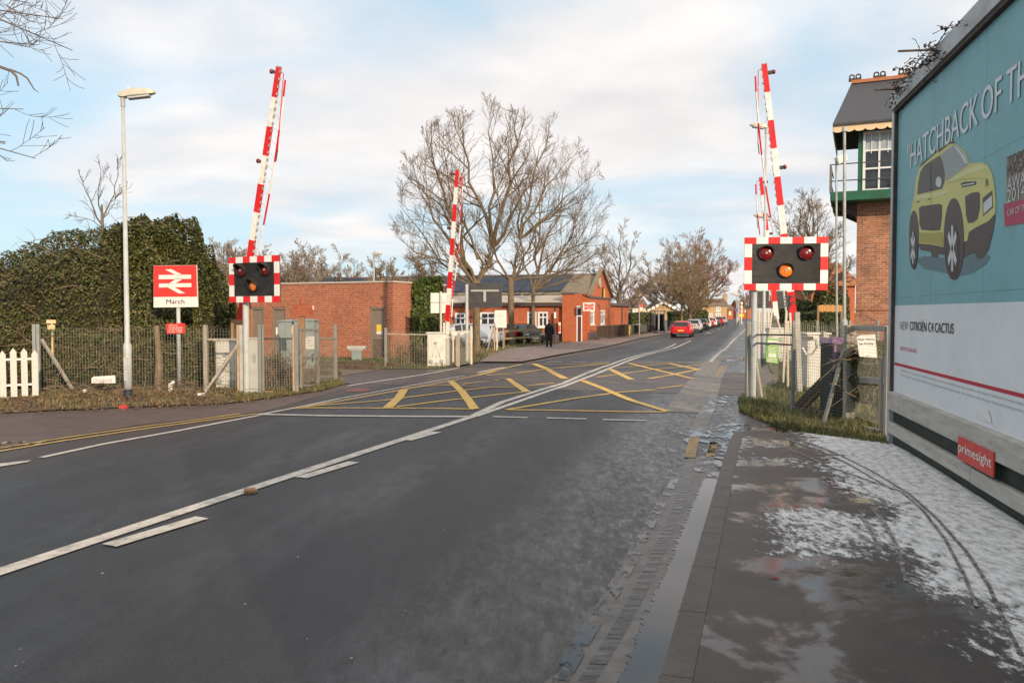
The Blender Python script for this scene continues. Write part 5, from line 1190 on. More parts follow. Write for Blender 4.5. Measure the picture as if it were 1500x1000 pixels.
# wooden rail fence of the car park
a, c_ = G(738, 509), G(791, 504); T = thing('timber_fence', 'low mossy two rail timber fence in front of the parked black car', 'fence', a)
for t in (.0, .53, 1.0): q = a.lerp(c_, t); p = MB(); p.box(q + UP * .55, .13, .12, 1.12); p.build('post', 'timber_green', T, bevel=.015)
for z in (1.02, .55): p = MB(); p.beam(a + UP * z - DR * .08, c_ + UP * z - DR * .08, .05, .13); p.build('rail', 'timber_green', T, bevel=.01)
# pedestal before the brick wall
b = G(523, 527.5); T = thing('grey_pedestal', 'small grey pedestal box with an overhanging lid on the grass before the brick wall', 'pedestal', b)
p = MB(); p.box(b + UP * .22, .36, .3, .44); p.build('foot', 'cabinet_green', T, bevel=.03)
p = MB(); p.box(b + UP * .46, .66, .42, .12); p.box(b + UP * .38, .5, .36, .08); p.build('lid', 'cabinet', T, bevel=.02)

# ================================================================== walls with openings
def wall(mb, o, u, W_, H_, holes=(), t=.14, inward=None):
    """outer face at o, along u; holes (x0, x1, z0, z1); reveals go inward"""
    xs = sorted({0, W_, *[h[0] for h in holes], *[h[1] for h in holes]}); zs = sorted({0, H_, *[h[2] for h in holes], *[h[3] for h in holes]})
    P = lambda x, z, d=0: o + u * x + UP * z + inward * d
    for x0, x1 in zip(xs, xs[1:]):
        for z0, z1 in zip(zs, zs[1:]):
            if any(h[0] <= (x0 + x1) / 2 <= h[1] and h[2] <= (z0 + z1) / 2 <= h[3] for h in holes): continue
            mb.add([P(x0, z0), P(x1, z0), P(x1, z1), P(x0, z1)], [(0, 1, 2, 3)])
    for x0, x1, z0, z1 in holes:
        for A, B in (((x0, z0), (x1, z0)), ((x1, z0), (x1, z1)), ((x1, z1), (x0, z1)), ((x0, z1), (x0, z0))):
            mb.add([P(*A), P(*B), P(*B, t), P(*A, t)], [(0, 1, 2, 3)])
def window(parent, o, u, n, x0, x1, z0, z1, bars=(), hbars=(), fw=.06, set_=.1, fm='pvc', gm='glass', sill=True, name='window'):
    """n = outward normal"""
    P = lambda x, z, d=0: o + u * x + UP * z - n * (set_ + d); p = MB()
    w_, h_ = x1 - x0, z1 - z0; cx_, cz_ = (x0 + x1) / 2, (z0 + z1) / 2
    for (x, z, a, b_) in ((x0 + fw / 2, cz_, fw, h_), (x1 - fw / 2, cz_, fw, h_), (cx_, z0 + fw / 2, w_ - 2 * fw, fw), (cx_, z1 - fw / 2, w_ - 2 * fw, fw)): p.obox(P(x, z), u * a / 2, UP * b_ / 2, n * .03)
    for b_ in bars: p.obox(P(x0 + w_ * b_, cz_, .002), u * fw * .35, UP * (h_ / 2 - fw), n * .024)
    for b_ in hbars: p.obox(P(cx_, z0 + h_ * b_, .004), u * (w_ / 2 - fw), UP * fw * .35, n * .02)
    f = p.build(name, fm, parent)
    p = MB(); p.obox(P(cx_, cz_, .03), u * (w_ / 2 - .01), UP * (h_ / 2 - .01), n * .005); p.build('pane', gm, f)
    if sill: p = MB(); p.obox(o + u * cx_ + UP * (z0 - .035) + n * .02, u * (w_ / 2 + .06), UP * .035, n * .06); p.build('sill', fm if fm == 'pvc' else 'concrete', f)
    return f

# flat roofed brick building, left
C0 = V((Q(576.5, 480, 30).x, 30.0, gz(30) - .05)); UL = V((-.92, .39, 0)).normalized(); NF = V((-.39, -.92, 0)).normalized(); UB = -NF; NS = -UL
topz = Q(576.5, 413.5, 30).z; H_ = topz - C0.z; Wf = 8.6; T = thing('brick_building', 'flat roofed red brick building with three grey doors behind the tracks', 'building', C0)
def xl(px): # distance along the front for a pixel column
    r_ = (px - 750) / FPX; return (r_ * C0.y - C0.x) / (UL.x - r_ * UL.y)
door = [(xl(564.5), xl(541.5)), (xl(419), xl(398.5)), (xl(387), xl(368))]
holes = [(a, b_, 0.0, 2.02) for a, b_ in door]
p = MB(); wall(p, C0, UL, Wf, H_, holes, .12, -NF); wall(p, C0, UB, 4.2, H_, (), .1, UL)
p.add([C0 + UL * Wf, C0 + UL * Wf + UB * 4.2, C0 + UL * Wf + UB * 4.2 + UP * H_, C0 + UL * Wf + UP * H_], [(0, 1, 2, 3)]); p.add([C0 + UB * 4.2, C0 + UL * Wf + UB * 4.2, C0 + UL * Wf + UB * 4.2 + UP * H_, C0 + UB * 4.2 + UP * H_], [(0, 1, 2, 3)])
p.build('wall', 'brick', T, uv=True)
cc = C0 + UL * Wf / 2 + UB * 2.1 + UP * (H_ + .03); p = MB(); p.obox(cc, UL * (Wf / 2 + .05), UB * 2.15, UP * .03); p.build('roof', 'coping', T)
for i, (a, b_) in enumerate(door):
    p = MB(); x0, x1 = a, b_
    for (x, z, aa, bb) in ((x0 + .04, 1.0, .08, 2.0), (x1 - .04, 1.0, .08, 2.0), ((x0 + x1) / 2, 1.975, x1 - x0 - .16, .07)): p.obox(C0 + UL * x + UP * z - NF * .07, UL * aa / 2, UP * bb / 2, NF * .05)
    f = p.build('door_frame', 'door_grey', T)
    p = MB(); p.obox(C0 + UL * (x0 + x1) / 2 + UP * .98 - NF * .1, UL * ((x1 - x0) / 2 - .08), UP * .95, NF * .02); dd = p.build('door', 'door_grey', T)
    if i == 0:
        p = MB()
        for k in range(11): p.obox(C0 + UL * (x0 + x1) / 2 + UP * (.12 + k * .065) - NF * .07, UL * ((x1 - x0) / 2 - .12), UP * .006 , NF * .015)
        p.build('louvre', 'board_dark', dd)
        p = MB(); p.obox(C0 + UL * ((x0 + x1) / 2 - .02) + UP * 1.22 - NF * .075, UL * .11, UP * .13, NF * .004); p.build('warning_label', 'plate_y', dd)
        p = MB(); p.obox(C0 + UL * ((x0 + x1) / 2 - .02) + UP * 1.03 - NF * .075, UL * .11, UP * .05, NF * .004); p.build('label_plate', 'sign_white', dd)
    if i == 2:
        p = MB(); p.obox(C0 + UL * ((x0 + x1) / 2 - .1) + UP * .98 - NF * .075, UL * .15, UP * .16, NF * .004); p.build('label_plate', 'sign_white', dd)
    p = MB(); p.obox(C0 + UL * (x0 + .16) + UP * 1.0 - NF * .06, UL * .015, UP * .07, NF * .03); p.build('handle', 'galv', dd)
p = MB(); p.box(C0 + UL * xl(459) + UP * 2.0 + NF * .05, .12, .1, .16); p.build('wall_lamp', 'sign_white', T)
# wall running on behind the ivy
a = C0 + UB * 4.2 - UL * 0; a.z = gz(34) - .05; p = MB(); T = thing('brick_wall', 'lower brick wall carrying on behind the bright ivy', 'wall', a)
p.obox(V((Q(622, 460, 33).x, 33, gz(33) + 1.2)), V((.6, 0, 0)), V((0, .12, 0)), UP * 1.25); p.build('wall', 'brick', T, uv=True)
p = MB(); p.obox(V((Q(622, 460, 33).x, 33, gz(33) + 2.48)), V((.62, 0, 0)), V((0, .16, 0)), UP * .03); p.build('coping', 'coping', T)
b = V((Q(548, 457, 52).x, 52, gz(52))); lamp_post('distant grey lamp post rising above the brick building roof', b, Q(548, 373, 52).z, V((1, -.1, 0)), L=.62, r=.09)
# ================================================================== station building
S0 = V((Q(861.6, 480, 62).x, 62.0, gz(62))); UW = -RR; NFR = -DR
T = thing('station_building', 'long orange brick station building with gable end, dark solar panelled roof and white windows', 'building', S0)
EZ = Q(861, 429, 62).z - S0.z; AZ = Q(877.5, 394, 66.8).z - S0.z; GD = 10.4
# gable end facing the road
def xg(px): r_ = (px - 750) / FPX; return (r_ * S0.y - S0.x) / (DR.x - r_ * DR.y)
zt = lambda py, y: Q(877, py, y).z - S0.z
gh = [(xg(865.2), xg(871), zt(475.5, 63.5), zt(455, 63.5)), (xg(880), xg(886.2), zt(475, 68), zt(454, 68))]
p = MB(); wall(p, S0, DR, GD, EZ, gh, .15, UW); p.add([S0 + UP * EZ, S0 + DR * GD + UP * EZ, S0 + DR * GD / 2 + UP * AZ], [(0, 1, 2)])
LW = 34
p.add([S0, S0 + UW * LW, S0 + UW * LW + UP * EZ, S0 + UP * EZ], [(0, 1, 2, 3)]); p.add([S0 + DR * GD, S0 + DR * GD + UW * LW, S0 + DR * GD + UW * LW + UP * EZ, S0 + DR * GD + UP * EZ], [(0, 1, 2, 3)])
E1 = S0 + UW * LW; p.add([E1, E1 + DR * GD, E1 + DR * GD + UP * EZ, E1 + DR * GD / 2 + UP * AZ, E1 + UP * EZ], [(0, 1, 2, 3, 4)])
p.build('wall', 'brick2', T, uv=True)
p = MB(); p.obox(S0 + DR * GD / 2 + UP * (EZ - .3) + RR * .04, DR * (GD / 2 + .04), RR * .06, UP * .09); p.build('string_course', 'engineering', T)
p = MB(); p.obox(S0 + DR * GD / 2 + UP * .3 + RR * .01, DR * (GD / 2 + .01), RR * .05, UP * .32); p.build('plinth', 'engineering', T)
for sgn in (0, 1):
    a = S0 + (DR * GD if sgn else V((0, 0, 0))) + UP * (EZ - .1); b_ = S0 + DR * GD / 2 + UP * (AZ + .12); dd = (a - b_).normalized()
    p = MB(); p.beam(a + RR * .1 + dd * .25, b_ + RR * .1, .34, .14, side=RR); p.build('gable_coping', 'slate_brown', T)
RZ = AZ - .55; o_ = .25
def slope(k0, k1, dz, m_, nm, rows=0.0, par=None):
    a0 = S0 + NFR * .35 + UP * (EZ - .12 + dz) ; b0 = S0 + DR * GD / 2 + UP * (RZ + dz)
    p = MB(); p.prism([a0 + UW * k0, a0 + UW * k1, b0 + UW * k1, b0 + UW * k0], UP * .08); return p.build(nm, m_, T)
slope(.1, LW + .2, 0, 'slate_brown', 'roof')
sa, sb_ = S0 + NFR * .35 + UP * (EZ - .12), S0 + DR * GD / 2 + UP * RZ; sl = sb_ - sa
for k in range(17):
    for j in range(3):
        q0 = sa + UW * (2.3 + k * 1.72) + sl * (.08 + j * .295) + UP * .12; q1 = q0 + sl * .285; p = MB(); p.prism([q0, q0 + UW * 1.68, q1 + UW * 1.68, q1], UP * .04); p.build('solar_panel', 'solar', T)
p = MB(); p.prism([S0 + DR * GD / 2 + UP * RZ, S0 + DR * GD / 2 + UP * RZ + UW * LW, S0 + DR * (GD + .35) + UP * (EZ - .12) + UW * LW, S0 + DR * (GD + .35) + UP * (EZ - .12)], UP * .08); p.build('roof', 'slate_brown', T)
p = MB(); p.beam(S0 + DR * GD / 2 + UP * (RZ + .1), S0 + DR * GD / 2 + UP * (RZ + .1) + UW * LW, .3, .16); p.build('ridge', 'roof_far', T)
for g_ in gh: window(T, S0, DR, RR, *g_, hbars=(.68,), fw=.13, set_=.05, gm='glass_sky')
q = S0 + DR * xg(877) + UP * zt(413.5, 66); p = MB(); p.tube([q + RR * .02, q + RR * .12], .42, 20); p.build('round_vent', 'cabinet', T)
q = S0 + DR * xg(882.5) + UP * zt(429.5, 68); p = MB(); p.obox(q + RR * .08, DR * .28, RR * .05, UP * .48); o2 = p.build('alarm_box', 'ink', T); p = MB(); p.obox(q + RR * .14, DR * .2, RR * .02, UP * .38); p.build('alarm_cover', 'yellow', o2)
# flat roofed front range
FD = 3.2; F0 = S0 + NFR * FD - RR * .45; PZ = zt(430.5, 60); WZ = zt(445.5, 60)
def xf(px, o=None): o = o or F0; r_ = (px - 750) / FPX; return (r_ * o.y - o.x) / (UW.x - r_ * UW.y)
p = MB(); x1 = xf(823.5)
wall(p, F0, UW, x1, PZ, [(xf(852.5), xf(844.5), 0.02, zt(448, 59))], .15, DR)
p.add([F0, F0 + DR * FD, F0 + DR * FD + UP * PZ, F0 + UP * PZ], [(0, 1, 2, 3)]); p.add([F0 + UP * PZ, F0 + UW * x1 + UP * PZ, F0 + UW * x1 + UP * PZ + DR * FD, F0 + UP * PZ + DR * FD], [(0, 1, 2, 3)])
wins = [(xf(801.2), xf(786), zt(479, 61), zt(456.3, 61)), (xf(784.5), xf(770.5), zt(478, 61), zt(456.3, 61)), (xf(724), xf(701), zt(481, 64), zt(457, 64)), (xf(655), xf(640), zt(470, 66), zt(458, 66)), (xf(680), xf(664), zt(478, 66), zt(458, 66))]
F1 = F0 + UW * x1 + DR * .35
wsh = [(a - x1, b_ - x1, c_, d_) for a, b_, c_, d_ in wins]
LL = LW - x1 - 1
wall(p, F1, UW, LL, WZ, wsh, .15, DR); p.add([F1 + UW * LL, F1 + UW * LL + DR * FD, F1 + UW * LL + DR * FD + UP * WZ, F1 + UW * LL + UP * WZ], [(0, 1, 2, 3)])
p.add([F1 - DR * .35, F1 + DR * FD, F1 + DR * FD + UP * PZ, F1 - DR * .35 + UP * PZ], [(0, 1, 2, 3)])
p.build('front_range', 'brick2', T, uv=True)
for i, g_ in enumerate(wsh): window(T, F1, UW, NFR, *g_, bars=(.5,) if i != 1 else (.3,), hbars=(.64,), fw=.14, set_=.05)
p = MB(); p.obox(F1 + UW * (LL / 2) + UP * (WZ + .05) + NFR * .15, UW * LL / 2, NFR * .22, UP * .08); p.build('fascia', 'timber_dark', T)
p = MB(); p.prism([F1 + UP * (WZ + .13) + NFR * .3, F1 + UP * (WZ + .13) + NFR * .3 + UW * LL, F1 + UP * (WZ + .75) + DR * 2.8 + UW * LL, F1 + UP * (WZ + .75) + DR * 2.8], UP * .05); p.build('felt_roof', 'coping', T)
p = MB(); p.obox(F0 + UW * x1 / 2 + UP * (PZ + .03) + DR * 1.2, UW * (x1 / 2 + .06), DR * 1.3, UP * .06); p.build('parapet_cap', 'engineering', T)
p = MB(); p.obox(F0 + UW * (x1 / 2) + UP * .3 + NFR * .012, UW * (x1 / 2), NFR * .02, UP * .32) if False else None
p = MB(); p.beam(F1 + UP * (WZ - .08) + NFR * .28, F1 + UP * (WZ - .08) + NFR * .28 + UW * LL, .12, .1); p.build('gutter', 'engineering', T)
for k in (.6, 7.4, 14.0): p = MB(); q = F1 + UW * k + NFR * .06; p.tube([q, q + UP * WZ], .05, 8); p.build('downpipe', 'engineering', T)
p = MB(); p.obox(F1 + UW * LL / 2 + UP * .28 + NFR * .01, UW * LL / 2, NFR * .02, UP * .3); p.build('plinth', 'engineering', T)
d0_, d1_ = xf(852.5), xf(844.5); p = MB(); dh = zt(448, 59)
for (x, z, a, b_) in ((d0_ + .035, dh / 2, .07, dh), (d1_ - .035, dh / 2, .07, dh), ((d0_ + d1_) / 2, dh - .06, d1_ - d0_ - .14, .12), ((d0_ + d1_) / 2, dh - .75, d1_ - d0_ - .14, .10)): p.obox(F0 + UW * x + UP * z + DR * .05, UW * a / 2, UP * b_ / 2, DR * .06)
f = p.build('door_frame', 'pvc', T)
p = MB(); p.obox(F0 + UW * (d0_ + d1_) / 2 + UP * (dh - .8) / 2 + DR * .1, UW * ((d1_ - d0_) / 2 - .06), UP * (dh - .8) / 2, DR * .02); p.build('door', 'door_red', f)
p = MB(); p.obox(F0 + UW * (d0_ + d1_) / 2 + UP * (dh - .45) + DR * .1, UW * ((d1_ - d0_) / 2 - .06), UP * .25, DR * .02); p.build('fanlight', 'glass', f)
p = MB(); q = F0 + UW * xf(858) + UP * zt(490, 59) ; 
# name boards
def board(nm, px0, px1, py0, py1, Y_, m_, T_, lines_=(), lm='sign_white', nrm=NFR, inset=None):
    a, c_ = Q(px0, py0, Y_), Q(px1, py1, Y_); u = V((1, 0, 0)); p = MB(); p.obox((a + c_) / 2, u * (c_.x - a.x) / 2, UP * (a.z - c_.z) / 2, V((0, .04, 0))); o = p.build(nm, m_, T_)
    if inset: p = MB(); p.obox((a + c_) / 2 - V((0, .045, 0)), u * ((c_.x - a.x) / 2 - .1), UP * ((a.z - c_.z) / 2 - .08), V((0, .01, 0))); p.build('panel', inset, o)
    p = MB()
    for s, fy, wf in lines_: text(p, s, V(((a.x + c_.x) / 2, Y_ - .06, c_.z + (a.z - c_.z) * fy)), u, UP, (a.z - c_.z) * .17, width=(c_.x - a.x) * wf, align='C', bold=.02)
    if lines_: p.build('lettering', lm, o)
    return o
b = G(862, 497); T2 = thing('shop_sign', 'red and white shop board hung out by the station gable', 'sign', V((Q(862.5, 450, 58).x, 58, gz(58))))
board('board', 854, 871.3, 443, 455.3, 58, 'sign_white', T2, (('MARCH', .70, .4), ('Station Cafe', .42, .72), ('OPEN', .14, .35)), 'sign_white', inset='sign_red')
p = MB(); p.beam(Q(854, 449, 58.02), Q(850, 449, 58.6), .06, .06); p.build('bracket', 'engineering', T2)
for (a0, a1, c0, c1, m_, lb, ln_) in ((787, 795.5, 479.5, 487.5, 'sign_red', 'red board under the station window behind the walking person', ()), (811.6, 814.6, 457, 466, 'sign_white', 'narrow pale notice high on the station wall', ()), (811.3, 814.8, 466.8, 474, 'rust', 'narrow faded red notice under the pale one on the station wall', ()), (818, 821.4, 472, 488, 'sign_white', 'narrow white and red poster low on the station wall', ())):
    Yw = 61.0 if a0 < 800 else 59.9; pp = Q(a0, c0, Yw); T3 = thing('wall_notice', lb, 'notice', V((pp.x, Yw, gz(Yw)))); o3 = board('panel', a0, a1, c0, c1, Yw - .35, m_, T3)
    if a0 == 818: p = MB(); q0, q1 = Q(818.4, 476, Yw - .41), Q(821, 486, Yw - .41); p.obox((q0 + q1) / 2, V(((q1.x - q0.x) / 2, 0, 0)), UP * (q0.z - q1.z) / 2, V((0, .01, 0))); p.build('poster', 'sign_red', o3)
# wing beyond the gable
W0 = S0 + DR * (GD + .02) - RR * .3; T = thing('station_wing', 'low flat roofed brick wing at the right end of the station', 'building', W0); LWn = 12.5; HW = Q(908, 448, 77).z - gz(77)
p = MB(); p.obox(W0 + DR * LWn / 2 - RR * 3 + UP * HW / 2, DR * LWn / 2, RR * 3, UP * HW / 2); p.build('wall', 'brick2', T, uv=True)
p = MB(); p.obox(W0 + DR * LWn / 2 - RR * 3 + UP * (HW + .12), DR * (LWn / 2 + .2), RR * 3.3, UP * .13); p.build('roof', 'engineering', T)
q = W0 + DR * 2.2 - RR * .6 + UP * HW; p = MB(); p.box(q + UP * .4, .45, .45, .8); p.build('flue', 'pvc', T)
p = MB(); p.tube([W0 + DR * 8 + RR * .08, W0 + DR * 8 + RR * .08 + UP * HW], .07, 8); p.build('downpipe', 'engineering', T)
# railings in front of the gable
a, c_ = G(874.5, 499), G(920.5, 493); T = thing('railing', 'dark mesh railing in front of the station gable', 'railing', a); zr = Q(897, 476.5, (a.y + c_.y) / 2).z - gz(66)
n = 7
for i in range(n + 1): q = a.lerp(c_, i / n); p = MB(); p.box(q + UP * zr / 2, .07, .07, zr); p.build('post', 'timber_dark', T)
p = MB(); p.beam(a + UP * zr, c_ + UP * zr, .05, .06); p.beam(a + UP * .15, c_ + UP * .15, .05, .05); p.build('rail', 'timber_dark', T)
p = MB(); ln = (c_ - a).length
for i in range(int(ln / .13)): q = a.lerp(c_, (i + .5) / int(ln / .13)); p.tube([q + UP * .15, q + UP * zr], .016, 4, cap=False)
p.build('bars', 'timber_dark', T)
b = G(917, 492); T = thing('grit_bin', 'small yellow grit bin at the end of station railing', 'bin', b); zb = Q(917, 477, b.y).z - b.z
p = MB(); X_ = V((.4, 0, 0)); p.prism([b + V((-.36, 0, .05)), b + V((.36, 0, .05)), b + V((.42, 0, zb * .72)), b + V((-.42, 0, zb * .72))], V((0, .5, 0))); p.build('body', 'yellow', T, bevel=.03)
p = MB(); p.prism([b + V((-.45, -.04, zb * .72)), b + V((.45, -.04, zb * .72)), b + V((.36, -.04, zb)), b + V((-.36, -.04, zb))], V((0, .6, 0))); p.build('lid', 'yellow', T, bevel=.03)

# ================================================================== distance
b = G(936.3, 489.5); T = thing('bus_stop_flag', 'bus stop pole with a red and white flag before the shelter', 'bus stop', b); zt_ = Q(936, 446, b.y).z
p = MB(); p.tube([b, V((b.x, b.y, zt_))], .06, 8); p.build('pole', 'galv', T)
p = MB(); a, c_ = Q(936.5, 445.5, b.y), Q(941.3, 450, b.y); p.obox((a + c_) / 2, V(((c_.x - a.x) / 2, 0, 0)), UP * (a.z - c_.z) / 2, V((0, .02, 0))); p.build('flag', 'sign_red', T)
p = MB(); a, c_ = Q(936.5, 450.1, b.y), Q(941.3, 453.8, b.y); p.obox((a + c_) / 2, V(((c_.x - a.x) / 2, 0, 0)), UP * (a.z - c_.z) / 2, V((0, .02, 0))); p.build('lower_flag', 'sign_white', T)
a = G(959, 488.5); Y = a.y; xw = Q(973, 470, Y).x - a.x; hz = Q(960, 456.5, Y).z - a.z; T = thing('bus_shelter', 'dark glazed bus shelter on the far footway', 'bus shelter', a); c0_ = a + V((xw / 2, 1.2, 0))
for dx in (0, xw):
    for dy in (0, 2.6): p = MB(); p.box(a + V((dx, dy, hz / 2)), .1, .1, hz); p.build('post', 'board_dark', T)
p = MB(); p.box(a + V((xw / 2, 1.3, hz + .06)), xw + .3, 3.0, .12); p.build('roof', 'board_dark', T)
p = MB(); p.box(a + V((0.02, 1.3, hz * .5)), .03, 2.5, hz * .8); p.box(a + V((xw, 1.3, hz * .5)), .03, 2.5, hz * .8); p.box(a + V((xw / 2, 2.6, hz * .5)), xw, .03, hz * .8); p.build('glazing', 'smoke_glass', T)
b = G(964.7, 489); p = MB(); zt_ = Q(965, 452, b.y).z; p.tube([b, V((b.x, b.y, zt_))], .09, 8); p.build('steel_post', 'galv', loc=b, label='plain grey steel post right in front of the bus shelter', cat='post')
b = G(998.5, 484); p = MB(); zt_ = Q(998.5, 446, b.y).z; p.tube([b, V((b.x, b.y, zt_))], .1, 8); p.build('wooden_pole', 'timber_brown', loc=b, label='brown wooden pole behind the red car and hedge railings', cat='pole')
def picket(label, pa, pb, py, m_, cat='fence', hgt=None, nm='railing_fence'):
    a, c_ = G(*pa), G(*pb); a_ = thing(nm, label, cat, a); h_ = Q(pa[0], py, a.y).z - a.z; n_ = max(3, int((c_ - a).length / .22)); p = MB()
    for i in range(n_ + 1): q = a.lerp(c_, i / n_); p.box(q + UP * h_ / 2, .10, .05, h_)
    p.build('pickets', m_, a_); p = MB(); p.beam(a + UP * h_ * .85 + V((0, .05, 0)), c_ + UP * h_ * .85 + V((0, .05, 0)), .05, .08); p.beam(a + UP * h_ * .2 + V((0, .05, 0)), c_ + UP * h_ * .2 + V((0, .05, 0)), .05, .08); p.build('rail', m_, a_)
picket('dark railings between the bus shelter and the parked cars', (974, 483.5), (1004, 480), 469, 'blue_dark')
picket('low pale topped railings between the station wing and bus shelter', (921, 488), (957, 484.5), 476, 'board_dark')
b = G(921.5, 489.5); p = MB(); 
T = thing('low_wall', 'low wall with white blocks behind the bus stop flag', 'wall', G(922, 487))
p = MB(); a, c_ = G(922, 487), G(956, 483.8); n_ = 9; p.m = 0; p.beam(a + UP * .3, c_ + UP * .3, .2, .6); p.build('wall', 'concrete', T)
for i in range(n_): q = a.lerp(c_, (i + .5) / n_) + UP * .74 - DR * .02; p = MB(); p.box(q, .45, .24, .26); p.build('block', 'white', T)
p = MB(); q = G(975.5, 483.6); zq = Q(975.5, 470, q.y).z; T = thing('footway_post', 'pale hooped post beside the bus shelter', 'post', q); p.tube([q, V((q.x, q.y, zq)), V((q.x - .35, q.y, zq))], .06, 6); p.build('hoop', 'galv', T)

def house(label, px0, px1, pbase, peave, pridge, Y_, D_, wallm, roofm, wins=(), gable=False, chim=None, name='house', fm='pvc'):
    g0 = gz(Y_); x0, x1 = Q(px0, 460, Y_).x, Q(px1, 460, Y_).x; ez = Q(px0, peave, Y_).z - g0; rz_ = Q(px0, pridge, Y_ + D_ / 2).z - g0
    T = thing(name, label, 'house', V(((x0 + x1) / 2, Y_, g0))); o = V((x0, Y_, g0)); u = V((1, 0, 0)); W_ = x1 - x0; hs = []
    for (a, b_, c_, d_) in wins: hs.append((Q(a, 460, Y_).x - x0, Q(b_, 460, Y_).x - x0, max(.1, Q(a, d_, Y_).z - g0), Q(a, c_, Y_).z - g0))
    p = MB(); wall(p, o, u, W_, ez, hs, .12, V((0, 1, 0)))
    p.add([o, o + V((0, D_, 0)), o + V((0, D_, ez)), o + UP * ez], [(0, 1, 2, 3)]); q = o + u * W_; p.add([q, q + V((0, D_, 0)), q + V((0, D_, ez)), q + UP * ez], [(0, 1, 2, 3)]); r_ = o + V((0, D_, 0)); p.add([r_, r_ + u * W_, r_ + u * W_ + UP * ez, r_ + UP * ez], [(0, 1, 2, 3)])
    if gable: p.add([o + UP * ez, q + UP * ez, (o + q) / 2 + UP * rz_], [(0, 1, 2)])
    else:
        for z_ in (o, q): p.add([z_ + UP * ez, z_ + V((0, D_, ez)), z_ + V((0, D_ / 2, rz_))], [(0, 1, 2)])
    p.build('wall', wallm, T, uv=True)
    p = MB(); e_ = .35
    if gable:
        m_ = (o + q) / 2 + UP * rz_; p.prism([o + V((-e_, -e_, ez - .1)), m_ + V((0, -e_, 0)), m_ + V((0, D_, 0)), o + V((-e_, D_, ez - .1))], UP * .15); p.prism([q + V((e_, -e_, ez - .1)), m_ + V((0, -e_, 0)), m_ + V((0, D_, 0)), q + V((e_, D_, ez - .1))], UP * .15)
    else:
        A = o + V((-e_, -e_, ez - .05)); B = q + V((e_, -e_, ez - .05)); c_, d_ = q + V((e_, D_ / 2, rz_)), o + V((-e_, D_ / 2, rz_)); p.prism([A, B, c_, d_], UP * .15); A2 = o + V((-e_, D_ + e_, ez - .05)); B2 = q + V((e_, D_ + e_, ez - .05)); p.prism([A2, B2, c_, d_], UP * .15)
    rf = p.build('roof', roofm, T)
    for g_ in hs: window(T, o, u, V((0, -1, 0)), *g_, bars=(.5,), fw=.16, set_=.06, gm='glass_sky', fm=fm)
    if chim:
        for cp, cq in chim: x = Q(cp, 460, Y_ + D_ / 2).x; zt_ = Q(cp, cq, Y_ + D_ / 2).z; p = MB(); p.box((x, Y_ + D_ / 2, (zt_ + g0 + ez) / 2), .9, .7, zt_ - g0 - ez); c_ = p.build('chimney', wallm, rf, uv=True); p = MB(); p.tube([V((x, Y_ + D_ / 2, zt_)), V((x, Y_ + D_ / 2, zt_ + .4))], .18, 8); p.build('chimney_pot', 'terracotta', c_)
    return T, o, q, ez, rz_
house('cream house with one small white window beyond the station wing', 921, 946, 480, 449.5, 439, 118, 8, 'cream_wall', 'roof_far', [(927.5, 933, 449.8, 458.5)], chim=[(935, 428)])
T, o, q, ez, rz_ = house('low bungalow with white stepped bargeboards behind the roadside trees', 945, 997, 475, 459, 444, 120, 9, 'brick_yellow', 'roof_far', [(960, 966, 461, 467)], gable=True)
mid = (o + q) / 2 + UP * (rz_ + .1)
for a in (o + V((-.4, -.45, ez - .0)), q + V((.4, -.45, ez - .0))):
    for i in range(5): s = a.lerp(mid + V((0, -.45, 0)), (i + .12) / 5); e_ = a.lerp(mid + V((0, -.45, 0)), (i + .85) / 5); p = MB(); p.beam(s, e_, .1, .34, side=V((0, 1, 0))); p.build('bargeboard', 'white', T)
house('yellow brick house with white windows behind the parked cars', 1028, 1065, 470, 448, 438, 185, 9, 'brick_yellow', 'roof_far', [(1049, 1055.5, 448.8, 456), (1038, 1044, 458.8, 466), (1048.5, 1056, 458.5, 466)], chim=[(1062, 431)])
house('small brown far house left of the distant lamp posts', 1066, 1074, 468, 453, 447, 240, 8, 'brick2', 'roof_far', [(1068, 1071, 456, 461)])
house('red brown far house terrace to the right of the distant lamp posts', 1082, 1106, 468, 450, 440, 260, 9, 'brick2', 'roof_far', [(1085, 1088, 453, 457), (1091, 1094, 453, 457)], chim=[(1096, 434)])
house('orange brick house with orange roof behind the wide bare tree', 1188, 1252, 480, 418, 388, 62, 8, 'brick2', 'roof_orange', [(1222, 1228, 425, 440)], chim=[(1205, 380)])
house('long low dark roofed building behind the left ivy bush', 300, 345, 480, 440, 430, 60, 6, 'brick', 'slate', [])
for px, Y_, pt, d_, lb in ((1079.3, 150, 431.5, V((-1, 0, 0)), 'left of the two slim lamp posts at the far end of the road'), (1082, 175, 432.5, V((-1, 0, 0)), 'right of the two slim lamp posts at the far end of the road')):
    lamp_post(lb, V((Q(px, 460, Y_).x, Y_, gz(Y_))), Q(px, pt, Y_).z, d_, L=1.3, r=.13)
Y_ = 140; x = Q(1079, 460, Y_).x; T = thing('direction_sign', 'small blue and white sign at the far end of the road', 'sign', V((x, Y_, gz(Y_)))); a, c_ = Q(1076.6, 451.5, Y_), Q(1080.6, 456, Y_)
p = MB(); p.tube([V((x, Y_, gz(Y_))), V((x, Y_, a.z))], .06, 6); p.build('post', 'galv', T); p = MB(); p.obox((a + c_) / 2 - V((0, .1, 0)), V(((c_.x - a.x) / 2, 0, 0)), UP * (a.z - c_.z) / 2, V((0, .03, 0))); p.build('panel', 'blue', T)
Y_ = 130; x = Q(1086, 460, Y_).x; T = thing('roadworks_sign', 'yellow roadworks board at the far end of the road', 'sign', V((x, Y_, gz(Y_)))); a, c_ = Q(1082.5, 460, Y_), Q(1089, 463.5, Y_)
